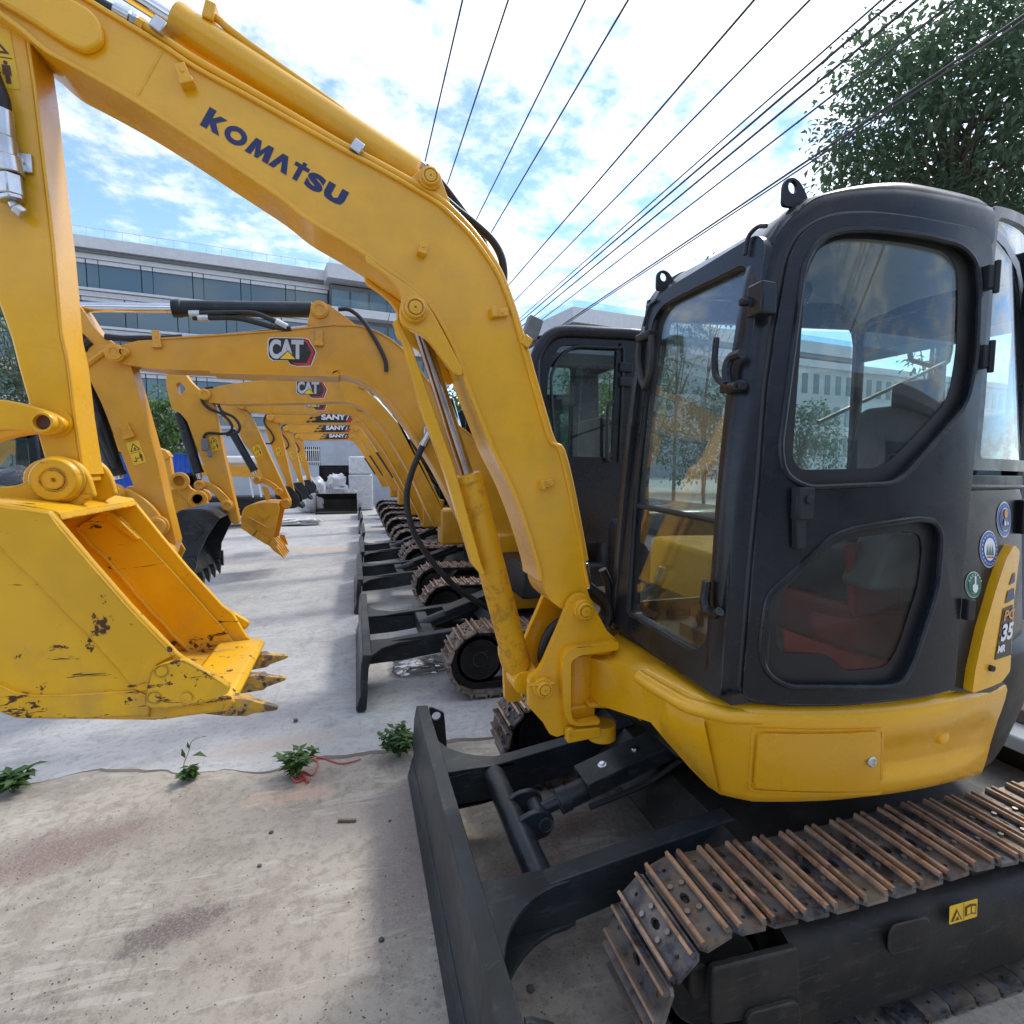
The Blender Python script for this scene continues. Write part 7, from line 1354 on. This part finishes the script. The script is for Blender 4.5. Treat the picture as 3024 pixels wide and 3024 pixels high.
# weeds in the joint
def weed(u, v, h, n_, label, seed, L=.06, spread=.5):
    rg = random.Random(seed); q = onZ(*kV([(u, v)])[0]); T = thing('weed', q, label, 'weed', 'weeds in the slab joint'); st = MB(); lf = MB()
    for k in range(n_):
        a_ = rg.uniform(0, 6.28); ln = rg.uniform(.55, 1.0)*h; tilt = rg.uniform(.15, 1.0)*spread; e = q+Vector((math.cos(a_)*tilt*ln, math.sin(a_)*tilt*ln, ln*(1-.35*tilt))); mid = q.lerp(e, .5)+Vector((0, 0, ln*.12))
        pth = smooth_path([q+Vector((rg.uniform(-.012, .012), rg.uniform(-.012, .012), 0)), mid, e], 4); st.tube(pth, .0022, 5, taper=.4)
        for j in range(3, len(pth)):
            for s_ in (0, 1, 2):
                aa = a_+rg.uniform(-1.9, 1.9)+s_*2.1; d = Vector((math.cos(aa), math.sin(aa), rg.uniform(-.15, .5))); l_ = L*rg.uniform(.55, 1.15); leaf_into(lf, pth[j], d, Vector((0, 0, 1)), l_, l_*.52, .12)
    st.build('stems', 'stem_green', T); lf.build('leaves', 'leaf_weed', T, smooth=0, fix=False)
weed(24, 1496, .14, 9, 'leafy weed at the left end of the slab joint', 1, .07, .8); weed(355, 1474, .085, 7, 'low leafy part of the lone weed in the middle of the joint', 2, .05, .7)
weed(562, 1466, .17, 12, 'bushy weed with red string round its foot', 3, .06, .7); weed(752, 1428, .20, 22, 'largest leafy weed, growing right beside the blade', 4, .06, .75)
q = onZ(*kV([(352, 1472)])[0]); T = thing('weed_shoot', q, 'tall thin dark weed shoot with two leaves, centre of the joint', 'weed', 'weeds in the slab joint'); pth = smooth_path([q, q+Vector((-.01, 0, .08)), q+Vector((.015, 0, .15)), q+Vector((.035, 0, .21)), q+Vector((.075, 0, .225))], 5); MB().tube(pth, .0025, 5, taper=.4).build('stem', 'bark', T); m = MB(); leaf_into(m, q+Vector((.0, 0, .12)), Vector((-.3, 0, 1)), Vector((0, -1, 0)), .06, .022); leaf_into(m, q+Vector((.02, 0, .17)), Vector((-.2, 0, 1)), Vector((0, -1, 0)), .04, .016); leaf_into(m, q+Vector((.03, 0, .13)), Vector((1, 0, -.1)), Vector((0, 0, 1)), .075, .05); leaf_into(m, q+Vector((.075, 0, .225)), Vector((1, 0, .1)), Vector((0, 0, 1)), .035, .012); m.build('leaves', 'leaf_weed', T, smooth=0, fix=False)
# string, stick and pebbles
st = [onZ(*p, .012) for p in kV([(575, 1470), (560, 1462), (572, 1455), (590, 1462), (600, 1440), (590, 1428), (610, 1430), (640, 1440), (665, 1437), (680, 1432)])]; o = MB().tube(smooth_path(st, 5), .004, 6).build('string', 'red_string'); tag(o, 'red plastic string lying across the slab joint', 'string')
st = [onZ(*p, .014) for p in kV([(548, 1462), (560, 1475), (575, 1468), (582, 1476), (570, 1460)])]; o = MB().tube(smooth_path(st, 5), .006, 6).build('string_knot', 'red_string'); tag(o, 'tangled red string knot under the bushy weed', 'string')
q = onZ(*kV([(655, 1553)])[0]); m = MB(); m.box((q.x, q.y, .014), (.085, .014, .012), Matrix.Rotation(-.25, 3, 'Z')); tag(m.build('stick', 'twig', bevel=.003), 'short flat brown stick on the worn slab', 'stick')
rg = random.Random(99); m = MB()
for k in range(1500):
    u, v = rg.uniform(-20, 1130), 1440+500*rg.random()**.8; q = onZ(*kV([(u, v)])[0])
    if q.y > min(t_[1] for t_ in top if abs(t_[0]-q.x) < .2)-.02: continue
    if noise.noise(q*1.7) < -.15 and rg.random() < .7: continue
    s_ = .0016+.0035*rg.random()**3; a_ = rg.uniform(0, 3); e_ = [Vector((math.cos(a_+i*2.1)*s_*rg.uniform(.7, 1.5), math.sin(a_+i*2.1)*s_*rg.uniform(.7, 1.5), 0)) for i in range(3)]; b0 = Vector((q.x, q.y, .0055))
    m.add([b0+e for e in e_]+[b0+Vector((0, 0, s_*.9))], [(0, 1, 3), (1, 2, 3), (2, 0, 3)])
o = m.build('grit', 'stone', smooth=0); o['kind'] = 'stuff'; o['label'] = 'fine dark grit scattered over the worn slab'
def pebble(u, v, s_, seed, label, group=None):
    q = onZ(*kV([(u, v)])[0]); m = MB(); rows = []; n = 8
    for i in range(n+1):
        th = math.pi*i/n; r = []
        for j in range(12):
            ph = 2*math.pi*j/12; vv = Vector((math.sin(th)*math.cos(ph), math.sin(th)*math.sin(ph), math.cos(th)*.6)); k = 1+.35*noise.noise(vv*1.7+Vector((seed, 0, 0))); r.append(Vector((q.x, q.y, .006+s_*.45))+vv*s_*k)
        rows.append(r)
    m.loft(rows, closed=True); tag(m.build('pebble', 'stone'), label, 'pebble', group)
pebble(1001, 1872, .013, 1, 'dark pebble under the blade, behind its left end', 'pebbles'); pebble(720, 1778, .010, 2, 'small dark pebble in front of the blade face', 'pebbles'); pebble(558, 1362, .016, 3, 'grey pebble on the pale concrete below the bucket teeth', 'pebbles'); pebble(735, 1552, .007, 4, 'tiny dark pebble right of the stick', 'pebbles'); pebble(512, 1574, .010, 5, 'dark pebble in the middle of the worn slab', 'pebbles'); pebble(1355, 1356-10, .014, 6, 'pebble lying between blade and far track', 'pebbles'); pebble(490, 1637, .009, 7, 'dark pebble below the curved pale scratch', 'pebbles')

# ------------------------------------------------------------------ right edge: neighbouring machine and flatbed
NM = thing('machine_hood', (5.4, 3.1, 0), 'large plain blue-grey machine hood behind the counterweight at the right edge', 'machine'); m = MB(); m.box((5.5, 3.1, 1.16), (2.5, .95, 1.74)); m.build('hood', 'panel_blue_grey', NM, .10, seg=4); m = MB(); m.box((5.5, 3.1, .15), (2.3, .8, .30)); m.build('base', 'under_black', NM, .03)
FB = thing('flatbed', (4.0, 2.2, 0), 'pale grey metal flatbed corner behind the near track at the right edge', 'flatbed'); m = MB(); m.box((4.05, 2.2, .25), (1.7, .8, .08)); m.build('deck', 'deck_grey', FB, .015); m = MB(); m.box((4.05, 1.79, .19), (1.7, .05, .14)); m.build('side_rail', 'deck_grey', FB, .01); m = MB(); m.box((4.1, 2.2, .105), (1.3, .6, .21)); m.build('leg_frame', 'under_black', FB, .02)
lump((3.85, 2.35, .47), (.26, .22, .20), 61, 'film', 'wrapped_roll', 'white film-wrapped roll lying on the flatbed at the right edge', 'parcel', .3)
m = MB(); m.box((3.45, 2.0, .33), (.14, .14, .08)); tag(m.build('brown_block', 'brown_cover', bevel=.01), 'small brown block on the flatbed edge', 'block')
# ------------------------------------------------------------------ unseen building added behind the camera for dark paint and glass to reflect
SH = thing('added_shed', (0, -16, 0), 'long grey building added unseen behind the camera, for dark paint and cab glass to reflect', 'building')
m = MB(); m.box((2, -16, 2.6), (70, 4, 5.2)); m.build('wall', 'wall_grey_dark', SH); m = MB(); m.prism([(-18.6, 5.2), (-13.4, 5.2), (-13.4, 5.5), (-16, 6.6), (-18.6, 5.5)], -34, 38, mp=lambda a, z, d: (d, a, z)); m.build('roof', 'facade_dark', SH)
for k in range(9): m = MB(); m.box((-28+k*7, -13.98, 3.0), (3.4, .06, 2.2)); m.build('window', 'office_glass', SH)
